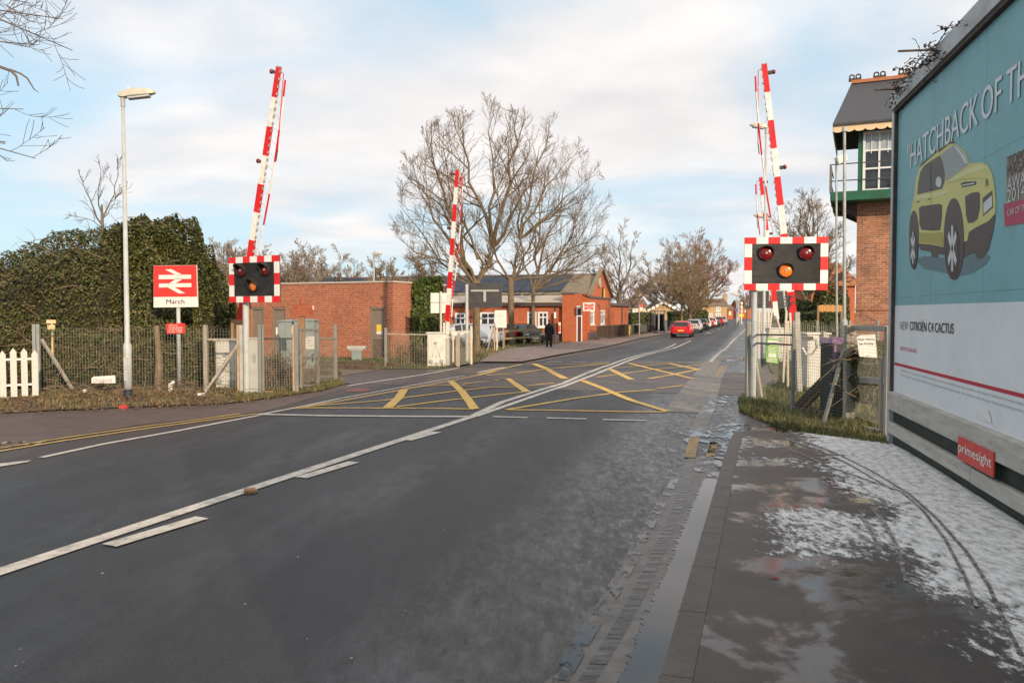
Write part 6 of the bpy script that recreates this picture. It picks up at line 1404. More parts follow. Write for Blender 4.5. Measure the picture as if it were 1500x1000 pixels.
p = MB(); p.obox((a + c_) / 2, V(((c_.x - a.x) / 2, 0, 0)), UP * (a.z - c_.z) / 2, V((0, .05, 0))); p.build('panel', 'yellow', T); p = MB(); p.box((x - .25, Y_, gz(Y_) + .3), .06, .06, .9); p.box((x + .25, Y_, gz(Y_) + .3), .06, .06, .9); p.build('legs', 'galv', T)
Y_ = 150; x = Q(1086, 460, Y_).x; T = thing('lamp_column', 'white globe topped column above the yellow roadworks board', 'lamp post', V((x, Y_, gz(Y_))))
p = MB(); p.tube([V((x, Y_, gz(Y_))), V((x, Y_, Q(1086, 446, Y_).z))], .12, 8); p.build('column', 'sign_white', T)
for k, py in enumerate((444.5, 450.5)): p = MB(); p.ball(Q(1086, py, Y_), .28, .28, .32); p.build('globe', 'sign_white', T, smooth=True)

# ================================================================== cars
def make_car(name, label, paint, group=None, tall=0.0):
    """hatchback, length along +Y (front at +Y), base at origin"""
    T = thing(name, label, 'car', V((0, 0, 0)), group); h = 1.46 + tall
    # stations: y, z_low, belt half width/height, roof half width/height
    st = [(-2.10, .34, .80, .66, .74, .72), (-2.04, .26, .88, .92, .80, .98), (-1.97, .25, .89, .97, .74, 1.02), (-1.70, .24, .90, .99, .68, h - .06), (-1.0, .23, .91, .98, .68, h), (-.1, .23, .91, .96, .68, h + .01), (.40, .23, .91, .95, .66, h - .06), (1.12, .24, .90, .94, .78, .98), (1.75, .26, .87, .86, .74, .88), (2.05, .32, .76, .62, .64, .66)]
    vs = []
    for y, zl, wb, zb, wr, zr in st:
        vs += [V((-wb + .08, y, zl)), V((-wb, y, zl + .16)), V((-wb - .01, y, (zl + zb) / 2 + .08)), V((-wb + .03, y, zb)), V((-wr, y, zr - .04 if zr > 1.2 else zr)), V((-wr * .7, y, zr + (.02 if zr > 1.2 else .02))), V((wr * .7, y, zr + (.02 if zr > 1.2 else .02))), V((wr, y, zr - .04 if zr > 1.2 else zr)), V((wb - .03, y, zb)), V((wb + .01, y, (zl + zb) / 2 + .08)), V((wb, y, zl + .16)), V((wb - .08, y, zl))]
    n = 12; fs = [(i * n + a, (i + 1) * n + a, (i + 1) * n + (a + 1) % n, i * n + (a + 1) % n) for i in range(len(st) - 1) for a in range(n)] + [tuple(range(n)), tuple(range((len(st) - 1) * n, len(st) * n))[::-1]]
    p = MB(); p.add(vs, fs); body = p.build('body', paint, T, smooth=True, bevel=.0)
    m_ = body.modifiers.new('sub', 'SUBSURF'); m_.levels = m_.render_levels = 1
    P = lambda i, a: vs[i * n + a]
    def pane(idx, nm, k=.88, off=.022, m='glass'):
        q = [P(i, a) for i, a in idx]; c_ = sum(q, V((0, 0, 0))) / len(q); nr = (q[1] - q[0]).cross(q[2] - q[0]).normalized()
        if nr.dot(c_ - V((0, c_.y * .6, .8))) < 0: nr = -nr
        q = [c_ + (v_ - c_) * k + nr * off for v_ in q]; p = MB(); p.prism(q, -nr * .02); return p.build(nm, m, T)
    p = MB(); p.prism([V((-.66, -2.03, 1.0)), V((.66, -2.03, 1.0)), V((.57, -1.80, 1.36)), V((-.57, -1.80, 1.36))], V((0, .03, -.02))); p.build('rear_window', 'glass', T); pane([(6, 4), (6, 7), (7, 7), (7, 4)], 'windscreen', .92, .0)
    for a, b_ in ((3, 4), (8, 7)):
        pane([(3, a), (4, a), (4, b_), (3, b_)], 'side_window', .86, .01); pane([(4, a), (5, a), (5, b_), (4, b_)], 'side_window', .88, .01); pane([(5, a), (6, a), (6, b_), (5, b_)], 'side_window', .86, .01)
    for sx in (-1, 1):
        for y in (-1.32, 1.30):
            p = MB(); c_ = V((sx * .80, y, .31)); N_ = 20; prof = [(.31, -.10), (.31, .09), (.27, .115), (.19, .115), (.19, -.10)]; vv = []
            for j in range(N_):
                a = 2 * pi * j / N_
                for r_, x_ in prof: vv.append(c_ + V((sx * x_, cos(a) * r_, sin(a) * r_)))
            m5 = len(prof); p.add(vv, [(j * m5 + k, ((j + 1) % N_) * m5 + k, ((j + 1) % N_) * m5 + k + 1, j * m5 + k + 1) for j in range(N_) for k in range(m5 - 1)]); wh = p.build('wheel', 'tyre', T)
            p = MB(); p.tube([c_ + V((sx * .05, 0, 0)), c_ + V((sx * .095, 0, 0))], .19, 16)
            p.build('rim', 'rim', wh)
        p = MB(); p.obox(V((sx * .66, -2.03, .82)), V((.12, 0, 0)), V((0, .05, 0)), V((0, -.01, .13))); p.build('tail_lamp', 'tail', T, bevel=.02)
        p = MB(); p.obox(V((sx * .62, 1.96, .70)), V((.15, 0, 0)), V((0, .07, 0)), V((0, 0, .07))); p.build('headlight', 'chrome', T, bevel=.03)
        p = MB(); p.ball(V((sx * 1.0, .82, 1.02)), .10, .07, .07, 8, 5); p.build('door_mirror', paint, T, smooth=True)
    p = MB(); p.box((0, -2.085, .36), 1.36, .10, .16); p.build('rear_bumper', 'board_dark', T, bevel=.03)
    p = MB(); p.box((0, 2.06, .42), 1.2, .08, .22); p.build('grille', 'board_dark', T, bevel=.03)
    p = MB(); p.box((0, -2.105, .62), .52, .02, .12); pl = p.build('rear_plate', 'plate_y', T)
    p = MB(); p.box((0, 2.11, .42), .52, .02, .11); p.build('front_plate', 'plate_w', T)
    p = MB(); p.tube([V((0, -2.05, .86)), V((0, -2.09, .86))], .055, 12); p.build('badge', 'rim', T)
    return T
ang = -atan2(DR.x, DR.y)
car0 = make_car('driving_car', 'bright red hatchback driving away in the right of the centre line', 'car_red')
b = G(1007.5, 494.5); car0.location = (b.x, b.y + 2.1, gz(b.y)); car0.rotation_euler = (0, 0, ang); car0['label'] = 'bright red hatchback driving away along the centre line'
spots = [((1024.5, 487.3), 'car_silver', 'silver car nearest in the parked row, partly hidden by the red hatchback'), ((1033.5, 483.6), 'car_black', 'dark second car in the parked row'), ((1038.5, 481.8), 'car_white', 'pale third car in the parked row, before the red one'), ((1043.3, 480.3), 'car_maroon', 'deep red fourth car in the parked row'), ((1047.5, 479.2), 'car_white', 'white car between deep red and dark cars in the parked row'), ((1052.3, 477.9), 'car_dark', 'dark blue car in the middle of the parked row'), ((1057.3, 476.4), 'car_red', 'bright red parked car, second last of the row'), ((1062.8, 474.8), 'car_silver', 'silver car at the far end of the parked row')]
for (px, py), col_, lb in spots:
    b = G(px, py); c_ = copy_thing(car0, (b.x - .1, b.y + 2.1, gz(b.y)), ang + (0 if px < 1035 else .05), lb, {'car_red': col_}); c_['group'] = 'cars parked along the far kerb'; c_.name = 'parked_car'
for (px, py), col_, rz_, lb, sc in (((668, 506), 'car_silver', radians(110), 'silver parked car behind the far left casing', 1.0), ((708, 510), 'car_silver', radians(165), 'silver parked car facing out between trunk and white notice', 1.0), ((728, 505), 'car_red', radians(160), 'red parked car just behind the silver one at the white notice', 1.0), ((750, 500), 'car_maroon', radians(170), 'dark red parked car mostly hidden by the mossy tree trunk', 1.0), ((770, 503), 'car_black', radians(200), 'black parked car behind the low timber fence', .95)):
    b = G(px, py); c_ = copy_thing(car0, (b.x, b.y + 1.2, gz(b.y)), rz_, lb, {'car_red': col_}, (sc, sc, sc)); c_['group'] = 'cars in the station car park'; c_.name = 'parked_car'

# ================================================================== the person
def skin_mesh(name, chains, m_, parent, sub=2):
    """chains: lists of (point, radius); chains start at an existing point when equal"""
    vs, es, rad, idx = [], [], [], {}
    for ch in chains:
        prev = None
        for pnt, r_ in ch:
            k = tuple(round(c, 4) for c in pnt)
            if k not in idx: idx[k] = len(vs); vs.append(V(pnt)); rad.append(r_)
            i = idx[k]
            if prev is not None: es.append((prev, i))
            prev = i
    me = bpy.data.meshes.new(name); me.from_pydata([tuple(v_) for v_ in vs], es, []); me.materials.append(M[m_]); o = bpy.data.objects.new(name, me); COL.objects.link(o)
    sk = o.modifiers.new('skin', 'SKIN'); sk.use_smooth_shade = True
    for i, d_ in enumerate(me.skin_vertices[0].data): d_.radius = (rad[i], rad[i]) if not isinstance(rad[i], tuple) else rad[i]; d_.use_root = (i == 0)
    s_ = o.modifiers.new('sub', 'SUBSURF'); s_.levels = s_.render_levels = sub; o.parent = parent; ORG[o.name] = ORG[parent.name]; return o
b = G(804.5, 509); T = thing('person', 'person in a long black coat walking away on the far footway, carrying a dark bag', 'person', V((0, 0, 0))); 
hand = lambda s, x, y, z: [[((x, y, z), .035), ((x, y + .01, z - .08), .028), ((x + fx_ * .024, y + .014, z - .12), .011), ((x + fx_ * .026, y + .024, z - .16 - l_), .009), ((x + fx_ * .026, y + .03, z - .185 - l_), .007)] for fx_, l_ in ((-1.4, -.012), (-.5, .004), (.5, .006), (1.4, -.006))] + [[((x, y, z), .035), ((x - s * .01, y + .04, z - .03), .012), ((x - s * .015, y + .065, z - .075), .009)]]
ch = [[((0, 0, .93), .13), ((0, 0, 1.10), .12), ((0, .02, 1.32), .145), ((0, .02, 1.45), .075), ((0, .03, 1.52), .052), ((0, .05, 1.60), .075), ((0, .06, 1.68), .088), ((0, .05, 1.75), .06)]]
for s in (-1, 1):
    ph = .16 * s
    ch.append([((0, 0, .93), .13), ((s * .10, .01, .86), .095), ((s * .105, ph * .5, .48), .06), ((s * .10, ph * .4 - .03, .30), .052), ((s * .10, ph - .05, .10), .035), ((s * .10, ph - .04, .045), .04), ((s * .115, ph + .13, .03), .03)])
    ch.append([((0, .02, 1.32), .145), ((s * .17, .02, 1.40), .06), ((s * .215, .0, 1.14), .045), ((s * .235, .04, .90), .035), ((s * .24, .05, .84), .03)] )
    for f_ in hand(s, s * .24, .05, .84): ch.append([((s * .24, .05, .84), .03)] + f_[1:])
body = skin_mesh('body', ch, 'skin', T)
def loft(name, rings, m_, parent, n=20, smooth=True):
    p = MB(); o_ = len(p.v)
    for (cx_, cy_, z, rx, ry) in rings:
        for k in range(n): a = 2 * pi * k / n; p.v.append(V((cx_ + rx * cos(a) * (1 + .03 * sin(5 * a)), cy_ + ry * sin(a), z)))
    for i in range(len(rings) - 1):
        for k in range(n): p.f.append([i * n + k, i * n + (k + 1) % n, (i + 1) * n + (k + 1) % n, (i + 1) * n + k]); p.mi.append(0)
    return p.build(name, m_, parent, smooth=smooth)
loft('coat', [(0, .01, .42, .215, .17), (0, .01, .44, .225, .18), (0, .01, .75, .215, .165), (0, .0, 1.0, .19, .145), (0, .01, 1.2, .205, .15), (0, .01, 1.36, .215, .145), (0, .015, 1.44, .16, .11), (0, .02, 1.50, .085, .08), (0, .03, 1.545, .07, .07)], 'coat', T)
for s in (-1, 1):
    p = MB(); p.tube([V((s * .15, .01, 1.40)), V((s * .21, .01, 1.30)), V((s * .235, .0, 1.12)), V((s * .25, .04, .90)), V((s * .25, .045, .86))], [.075, .078, .068, .058, .056], 12); p.build('sleeve', 'coat', T, smooth=True)
    ph = .16 * s; p = MB(); p.tube([V((s * .10, .02, .85)), V((s * .105, ph * .5, .48)), V((s * .10, ph * .5 - .02, .28)), V((s * .10, ph - .05, .07))], [.115, .085, .075, .065], 12); p.build('trouser_leg', 'trouser', T, smooth=True)
    p = MB(); p.ball(V((s * .11, ph + .04, .045)), .05, .14, .05); p.build('shoe', 'black', T, smooth=True)
    p = MB(); p.ball(V((s * .088, .055, 1.67)), .015, .03, .035, 8, 6); p.build('ear', 'skin', T, smooth=True)
p = MB(); p.ball(V((0, .035, 1.715)), .097, .112, .095, 14, 8); p.build('hair', 'hair', T, smooth=True)
p = MB(); p.prism([V((-.012, .135, 1.70)), V((.012, .135, 1.70)), V((.02, .135, 1.645)), V((0, .175, 1.648)), V((-.02, .135, 1.645))], V((0, -.02, 0))); p.build('nose', 'skin', T)
for s in (-1, 1): p = MB(); p.ball(V((s * .033, .138, 1.695)), .013, .01, .009, 8, 5); p.build('eye', 'ink', T)
p = MB(); p.obox(V((0, .138, 1.615)), V((.025, 0, 0)), V((0, .008, 0)), UP * .005); p.build('mouth', 'hair', T)
T.location = b; T.rotation_euler = (0, 0, -.25); T.scale = (1.0, 1.0, 1.0)
bg_ = MB(); c_ = V((b.x - .52, b.y, 0)); zb = Q(796, 499, b.y).z; cb = V((Q(796.5, 490, b.y).x, b.y - .02, zb + .13)); bg_.box(cb, .30, .14, .30); T2 = thing('shoulder_bag', 'dark bag carried low in the left hand of the person in black', 'bag', cb - UP * .15)
bg_.build('bag_body', 'black', T2, bevel=.03); p = MB(); p.tube([cb + V((-.12, 0, .14)), cb + V((-.05, 0, .24)), cb + V((.06, 0, .24)), cb + V((.12, 0, .14))], .012, 5); p.build('handle', 'black', T2)
# ================================================================== right side: signal, barriers, fence
b = G(1103, 585); b.z = 0; cq = Q(1145.5, 387, b.y)
fdir = V((-.12, -1, 0)).normalized()
wigwag('right wigwag signal board facing the camera, nearest on the footway side', b, fdir, cq.z, 1.545, 1.01, r=.052, side=.56, hood=.14)
BY3 = 17.2; foot = Q(1163, 470, BY3); tip = Q(1119.5, 95, BY3 + .6)
T, ax, sd_, fr = barrier('tall raised red and white barrier behind the right wigwag board', foot, tip, 9, False if False else True, -RR, thick=.145, lamps=(.035, .41), skirt_gap=.20)
c = V((Q(1191, 560, BY3).x, BY3, 0)); casing(T, c, V((1, .0, 0)), Q(1207, 500, BY3).x - Q(1175, 500, BY3).x, .55, Q(1190, 489.5, BY3).z, arms=False)
p = MB(); p.tube([Q(1180, 497, BY3 - .3), Q(1196, 497, BY3 - .32), Q(1198, 508, BY3 - .32), Q(1190, 519, BY3 - .32), Q(1181, 518, BY3 - .3), Q(1177, 508, BY3 - .3)], .012, 6); p.build('cable', 'cabinet', T)
p = MB(); a = Q(1175, 495, BY3 - .3); p.box((a.x + .12, BY3 - .31, a.z), .22, .05, .07); p.build('vent', 'board_dark', T)
p = MB(); a = Q(1206, 492, BY3 - .3); p.box((a.x, BY3 - .32, a.z - .05), .07, .12, .3); p.build('hasp', 'galv', T, bevel=.02)
p = MB(); p.beam(Q(1175, 509, BY3 - .34), Q(1181, 519, BY3 - .34), .05, .03); p.build('lever', 'plate_back', T)
p = MB(); p.beam(foot, foot - ax * .12, .16, .1, side=sd_); p.build('boom_foot', 'ink', T)
p = MB()
for t in (434.5, 444): q = Q(1157.5, t, BY3 - .12); p.obox(q, V((.11, 0, 0)), V((0, .03, 0)), UP * .014); p.obox(q + V((-.02, 0, -.04)), V((.012, 0, 0)), V((0, .03, 0)), UP * .07)
p.build('clamp', 'ink', T)
p = MB()
for (x0, y0, x1, y1) in ((1152, 455, 1147, 560), (1157, 458, 1163, 560), (1154, 470, 1154, 575)): p.beam(Q(x0, y0, BY3 - .1), Q(x1, y1, BY3 - .1), .045, .04)
p.build('counterweight_arm', 'cream_post', T)
a = Q(1167, 457, 16.6); T2 = thing('concrete_post', 'thin leaning concrete post beside the right barrier casing', 'post', V((a.x, 16.6, 0))); p = MB(); p.beam(V((Q(1171, 565, 16.6).x, 16.6, 0)), a, .1, .1); p.build('post', 'concrete', T2)
BY4 = 27.2; foot = Q(1138, 468, BY4); tip = Q(1114.4, 260.5, BY4 + .5)
T, ax, sd_, fr = barrier('shorter looking raised barrier farther off on the right side', foot, tip, 8, True, -RR, thick=.15, lamps=(.035, .4), skirt_gap=.17)
g0 = gz(BY4); c = V((Q(1143, 480, BY4).x, BY4 + .2, 0)); casing(T, c, V((1, 0, 0)), .75, .6, 1.15, z0=g0)
p = MB(); p.beam(Q(1131, 452, BY4 - .1), Q(1126, 500, BY4 - .1), .05, .05); p.beam(Q(1137, 462, BY4 - .1), Q(1148, 500, BY4 - .1), .05, .05); p.build('counterweight_arm', 'cream_post', T)
# far right wigwag from behind
b = G(1106, 528); b.z = gz(b.y); cz_ = Q(1126, 432, b.y + 0).z; wigwag('far right wigwag board seen from its dark back under the right one', b, V((.2, .97, 0)), cz_, 1.45, .95, r=.05, side=-.5)
# white palings behind it
Y_ = 30; T = thing('white_palings', 'short run of white palings seen under the right wigwag', 'fence', V((Q(1116, 460, Y_).x, Y_, gz(Y_))))
for px in (1108, 1112.5, 1117, 1121.5, 1126): q = Q(px, 452, Y_); p = MB(); p.box((q.x, Y_, (q.z + gz(Y_)) / 2), .09, .03, q.z - gz(Y_)); p.build('paling', 'white_pal', T)
p = MB(); p.beam(Q(1107, 458, Y_ + .04), Q(1127, 458, Y_ + .04), .04, .07); p.build('rail', 'white_pal', T)
# street lamps beyond the crossing on the right
b = V((Q(1119, 460, 26).x, 26, gz(26))); lamp_post('street lamp just visible left of the tall right barrier', b, Q(1113, 187, 26).z, V((-1, 0, 0)), L=.55, r=.05)
b = V((Q(1120, 460, 50).x, 50, gz(50))); lamp_post('farther street lamp peeping out left of the shorter right barrier', b, Q(1114, 318, 50).z, V((-1, 0, 0)), L=.8, r=.06)
# footway fence on the right
def flat(v_): return V((v_.x, v_.y, 0))
P0, P1, P3, P4 = flat(G(1096, 582)), flat(G(1161, 604)), flat(G(1243, 620)), flat(G(1301, 645))
T = thing('mesh_fence', 'wire mesh fence with weathered posts on the right verge before the signal box', 'fence', P1)
zz = lambda px, py, Y_: Q(px, py, Y_).z
p = MB(); p.box(P0 + UP * zz(1096, 471, P0.y) / 2, .115, .11, zz(1096, 471, P0.y)); p.build('post', 'post_grey', T, bevel=.01)
p = MB(); p.box(P1 + UP * zz(1161, 470, P1.y) / 2, .05, .05, zz(1161, 470, P1.y)); p.build('post', 'post_steel', T)
p = MB(); p.beam(Q(1100, 492, P0.y - .1), V((Q(1115, 582, P0.y - .3).x, P0.y - .3, .02)), .06, .06); p.build('brace', 'post_grey', T)
p = MB(); p.beam(Q(1236, 512, P3.y - .05), V((Q(1206, 624, P3.y - .25).x, P3.y - .25, .02)), .045, .04); p.build('brace', 'post_steel', T)
p = MB(); p.beam(Q(1101, 490, P0.y), Q(1160, 490.5, P1.y), .03, .03); p.build('rail', 'board_dark', T)
p = MB(); p.beam(Q(1101, 502, P0.y), Q(1158, 505, P1.y), .035, .03); p.build('rail', 'board_dark', T)
p = MB(); mesh_panel(p, P0, P1, .06, 1.50, .05, .0022); mesh_panel(p, P1, P3, .06, 1.48, .05, .0024); p.build('wire_mesh', 'galv_green', T)
a = Q(1122, 496, P0.lerp(P1, .45).y - .05); Yg = a.y; T2 = thing('green_notice', 'bright green notice wired to the mesh under the right wigwag', 'notice', V((a.x, Yg, 0)))
p = MB(); p.prism([Q(1124, 495, Yg), Q(1141.5, 496.5, Yg), Q(1139.5, 532.5, Yg), Q(1122, 530, Yg)], V((0, .008, 0))); q_ = p.build('panel', 'green_sign', T2)
p = MB(); p.prism([Q(1124.6, 498, Yg - .004), Q(1140, 499, Yg - .004), Q(1139.6, 506, Yg - .004), Q(1124.2, 505, Yg - .004)], V((0, .003, 0))); p.prism([Q(1126, 517, Yg - .004), Q(1137, 517.6, Yg - .004), Q(1136.6, 523.5, Yg - .004), Q(1125.6, 523, Yg - .004)], V((0, .003, 0))); p.build('white_panel', 'sign_white', q_)
p = MB()
for i in range(4): p.obox(Q(1131.5, 509 + i * 2.2, Yg - .005), V((.085 - .015 * (i % 2), 0, 0)), V((0, .002, 0)), UP * .005)
for i in range(3): p.obox(Q(1130.5, 525.4 + i * 2, Yg - .005), V((.09, 0, 0)), V((0, .002, 0)), UP * .005)
p.build('small_print', 'sign_white', q_)
p = MB(); text(p, 'IMPORTANT', Q(1126, 504, Yg - .008), V((1, 0, 0)), UP, .032, width=.165, bold=.02); p.build('lettering', 'ink', q_)
# timber framed gate beside the billboard
T = thing('field_gate', 'timber framed mesh gate between its thick post and the billboard', 'gate', P3)
p = MB(); p.box(P3 + UP * zz(1243, 476, P3.y) / 2, .145, .13, zz(1243, 476, P3.y)); p.build('post', 'post_grey', T, bevel=.012)
p = MB()
for z in (1.36, .42): p.tube([P3 + V((0, -.065, z)), P3 + V((0, -.085, z))], .02, 8)
p.build('bolt', 'rust', T)
Y4 = P4.y + .15
p = MB(); p.box((Q(1300, 560, Y4).x, Y4, .76), .07, .07, 1.5); p.box((Q(1293, 560, Y4 + .1).x, Y4 + .12, .58), .06, .06, 1.0); p.build('end_post', 'post_grey', T, bevel=.006)
for y0, y1, th in ((480, 481, .075), (555, 559, .09), (624, 636, .09)):
    p = MB(); p.beam(Q(1250, y0, P3.y - .02), Q(1299, y1, Y4), .06, th); p.build('rail', 'post_grey', T, bevel=.006)
p = MB(); mesh_panel(p, P3, V((Q(1298, 560, Y4).x, Y4, 0)), .15, 1.45, .045, .002); p.build('wire_mesh', 'galv_green', T)
Yn = 11.3; T2 = thing('property_notice', 'tilted white private property notice half covered by twigs on the timber gate', 'notice', V((Q(1268, 500, Yn).x, Yn, 0)))
p = MB(); p.prism([Q(1254.5, 491, Yn), Q(1282, 490, Yn), Q(1285, 524, Yn), Q(1259, 522, Yn)], V((0, .01, 0))); q_ = p.build('panel', 'sign_white', T2)
u_ = (Q(1282, 490, Yn) - Q(1254.5, 491, Yn)).normalized(); p = MB(); text(p, 'Private  Property', Q(1257, 498.5, Yn - .004), u_, UP, .03, width=.235, bold=.01); text(p, 'No Parking', Q(1259, 505, Yn - .004), u_, UP, .028, width=.2, bold=.01); p.build('lettering', 'ink', q_)
Yn = 12.3; c = Q(1230, 494, Yn); T2 = thing('purple_bin', 'purple lidded bin with dark mesh sides behind the thick gate post', 'bin', V((Q(1231, 560, Yn + .3).x, Yn + .3, 0)))
xa, xb = Q(1221, 540, Yn).x, Q(1246, 540, Yn).x; p = MB(); p.box(((xa + xb) / 2, Yn + .3, .62), xb - xa, .5, 1.15); p.build('body', 'black', T2, bevel=.02)
p = MB(); p.prism([V((xa - .04, Yn + .02, 1.2)), V((xb + .04, Yn + .02, 1.2)), V((xb + .02, Yn + .12, 1.29)), V((xa + .04, Yn + .12, 1.29))], V((0, .5, 0))); p.build('lid', 'purple', T2, bevel=.01)
p = MB(); p.box((xa + .025, Yn + .03, .98), .05, .03, .42); p.build('side_panel', 'purple', T2)
T2 = thing('timber_ramp', 'dark creosoted timber beam leaning from the grass up to the purple bin', 'timber beam', flat(G(1175, 585)))
p = MB(); a = V((Q(1173, 584, 13.6).x, 13.6, .06)); p.beam(a, Q(1226, 540, 12.9), .22, .12); p.build('beam', 'timber_dark', T2, bevel=.01)
p = MB(); p.box((Q(1233, 560, 12.95).x, 12.95, .45), .13, .13, .9); p.build('prop', 'timber_dark', T2)
T2 = thing('timber_ramp', 'dark sloping timber behind the timber gate, under the ivy', 'timber beam', V((Q(1280, 560, 11.8).x, 11.8, 0)))
p = MB(); p.beam(Q(1262, 545, 11.9), V((Q(1296, 580, 11.7).x, 11.7, .12)), .2, .12); p.build('beam', 'timber_dark', T2)
b = flat(G(1283, 600)); b.y += .5; T2 = thing('metal_lamp', 'silver metal lantern lying in the grass behind the gate', 'lantern', b); p = MB(); p.tube([b + V((-.14, 0, .12)), b + V((-.05, 0, .15)), b + V((.16, .05, .16))], [.03, .085, .075], 10); p.build('shell', 'plate_back', T2, smooth=True); p = MB(); p.box(b + V((-.11, -.05, .10)), .07, .03, .07); p.build('lens', 'glass', T2)
# fence on the far side of the line
Yf = 24.5; T = thing('mesh_fence', 'mesh fence across the far side of the tracks on the right', 'fence', V((Q(1180, 480, Yf).x, Yf, gz(Yf))))
p = MB(); a, c_ = V((Q(1150, 480, Yf).x, Yf, 0)), V((Q(1275, 480, Yf).x, Yf - .5, 0)); mesh_panel(p, a, c_, .05, 1.38, .06, .003); p.build('wire_mesh', 'galv_green', T)
for t in (0, .35, .7, 1): q = a.lerp(c_, t); p = MB(); p.box(q + UP * (.72 + gz(q.y)), .06, .06, 1.44); p.build('post', 'post_steel', T)
Y_ = 40; T = thing('orange_fence', 'small orange timber fence panel beyond the tracks', 'fence', V((Q(1215, 455, Y_).x, Y_, gz(Y_))))
p = MB(); a, c_ = Q(1199, 447, Y_), Q(1233, 456, Y_); n_ = 9
for i in range(n_): x = a.x + (c_.x - a.x) * (i + .5) / n_; p.box((x, Y_, (a.z + c_.z) / 2), (c_.x - a.x) / n_ * .93, .03, a.z - c_.z + .05 * (i % 2))
p.build('boards', 'orange_fence', T)
p = MB(); p.box((a.x, Y_ + .05, (a.z + gz(Y_)) / 2), .09, .09, a.z - gz(Y_)); p.box((c_.x, Y_ + .05, (a.z + gz(Y_)) / 2), .09, .09, a.z - gz(Y_)); p.build('post', 'timber_brown', T)

# ================================================================== signal box
X0 = Q(1254, 400, 28); SBo = V((X0.x, 28.0, gz(28))); UR = Vector((cos(radians(24)), -sin(radians(24)), 0)); DRb = Vector((sin(radians(24)), cos(radians(24)), 0)); NB = -DRb
T = thing('signal_box', 'tall brick signal box with green balcony and slate roof behind the billboard', 'signal box', SBo)
zf = lambda py: Q(1262, py, 27.8).z - SBo.z
BW, BD_ = 5.6, 3.6; HB = zf(297)
p = MB(); wall(p, SBo, UR, BW, HB, [(1.6, 2.6, 2.2, 3.4)], .2, DRb)
p.add([SBo, SBo + DRb * BD_, SBo + DRb * BD_ + UP * HB, SBo + UP * HB], [(0, 1, 2, 3)]); e_ = SBo + UR * BW; p.add([e_, e_ + DRb * BD_, e_ + DRb * BD_ + UP * HB, e_ + UP * HB], [(0, 1, 2, 3)]); e2 = SBo + DRb * BD_; p.add([e2, e2 + UR * BW, e2 + UR * BW + UP * HB, e2 + UP * HB], [(0, 1, 2, 3)])
p.build('brick_base', 'brick_old', T, uv=True)
window(T, SBo, UR, NB, 1.6, 2.6, 2.2, 3.4, (.5,), (.5,))
p = MB(); p.obox(SBo + UR * BW / 2 + UP * zf(453) + NB * .02, UR * (BW / 2 + .02), NB * .03, UP * .03); p.build('string_course', 'brick_old', T, uv=True)
p = MB(); p.tube([SBo + UR * 3.09 + NB * .05, SBo + UR * 3.09 + NB * .05 + UP * HB], .05, 8); p.build('drain_pipe', 'timber_dark', T)
# balcony
zb0, zb1 = zf(297), zf(283.5); gx = -.86
bc = SBo + UR * (gx + (BW - gx) / 2) + UP * ((zb0 + zb1) / 2) + DRb * (BD_ / 2 - .35)
p = MB(); p.obox(bc, UR * ((BW - gx) / 2), DRb * (BD_ / 2 + .62), UP * (zb1 - zb0) / 2); p.build('balcony_deck', 'box_green', T, bevel=.02)
for t in (-.05, .55): p = MB(); q = SBo + DRb * (t * 3 + .15); p.prism([q + UP * zf(297), q + UR * gx + UP * zf(297), q + UR * gx + UP * (zf(297) - .06), q + UP * zf(318)], DRb * .08); p.build('bracket', 'timber_dark', T)
p = MB(); q = SBo + NB * .95
for z in (zf(244), zf(268)): p.beam(q + UR * gx + UP * z, q + UR * BW + UP * z, .035, .035); p.beam(q + UR * gx + UP * z, q + UR * gx + DRb * 3 + UP * z, .035, .035)
p.build('handrail', 'board_dark', T)
for i in range(6):
    q2 = SBo + UR * gx + NB * (.95 - i * .16); p = MB(); p.beam(q2 + UP * zb1, q2 + UP * (zf(244) - .0), .045, .045); p.build('baluster', 'board_dark', T)
for k in (2.2, 4.4): p = MB(); q2 = SBo + UR * k + NB * .95; p.beam(q2 + UP * zb1, q2 + UP * zf(244), .04, .04); p.build('baluster', 'board_dark', T)
# cabin
CB = SBo + UP * zb1; CH = zf(187) - zb1; w0 = .16
p = MB(); wall(p, CB, UR, BW, CH, [(.16, 1.75, .08, CH - .12), (1.9, 3.5, .08, CH - .12), (3.65, 5.3, .08, CH - .12)], .12, DRb)
for o1, u1, l1 in ((CB, DRb, BD_), (CB + UR * BW, DRb, BD_), (CB + DRb * BD_, UR, BW)): p.add([o1, o1 + u1 * l1, o1 + u1 * l1 + UP * CH, o1 + UP * CH], [(0, 1, 2, 3)])
p.build('cabin_wall', 'box_green', T)
for a_, b_ in ((.16, 1.75), (1.9, 3.5), (3.65, 5.3)):
    f = window(T, CB, UR, NB, a_, b_, .08, CH - .12, (.33, .66), (.38, .68), fw=.085, set_=.0, gm='glass', sill=False)
    p = MB()
    for k in range(1, 6): p.obox(CB + UR * (a_ + (b_ - a_) * k / 6) + UP * (CH * .70 + .0) + NB * .012 + UP * CH * .08, UR * .012, NB * .012, UP * CH * .17)
    p.build('small_glazing_bars', 'pvc', f)
    p = MB(); p.obox(CB + UR * (a_ + b_) / 2 + UP * (CH * .80) + DRb * .01, UR * ((b_ - a_) / 2 - .1), NB * .004, UP * CH * .14); p.build('blind', 'glass_sky', f)
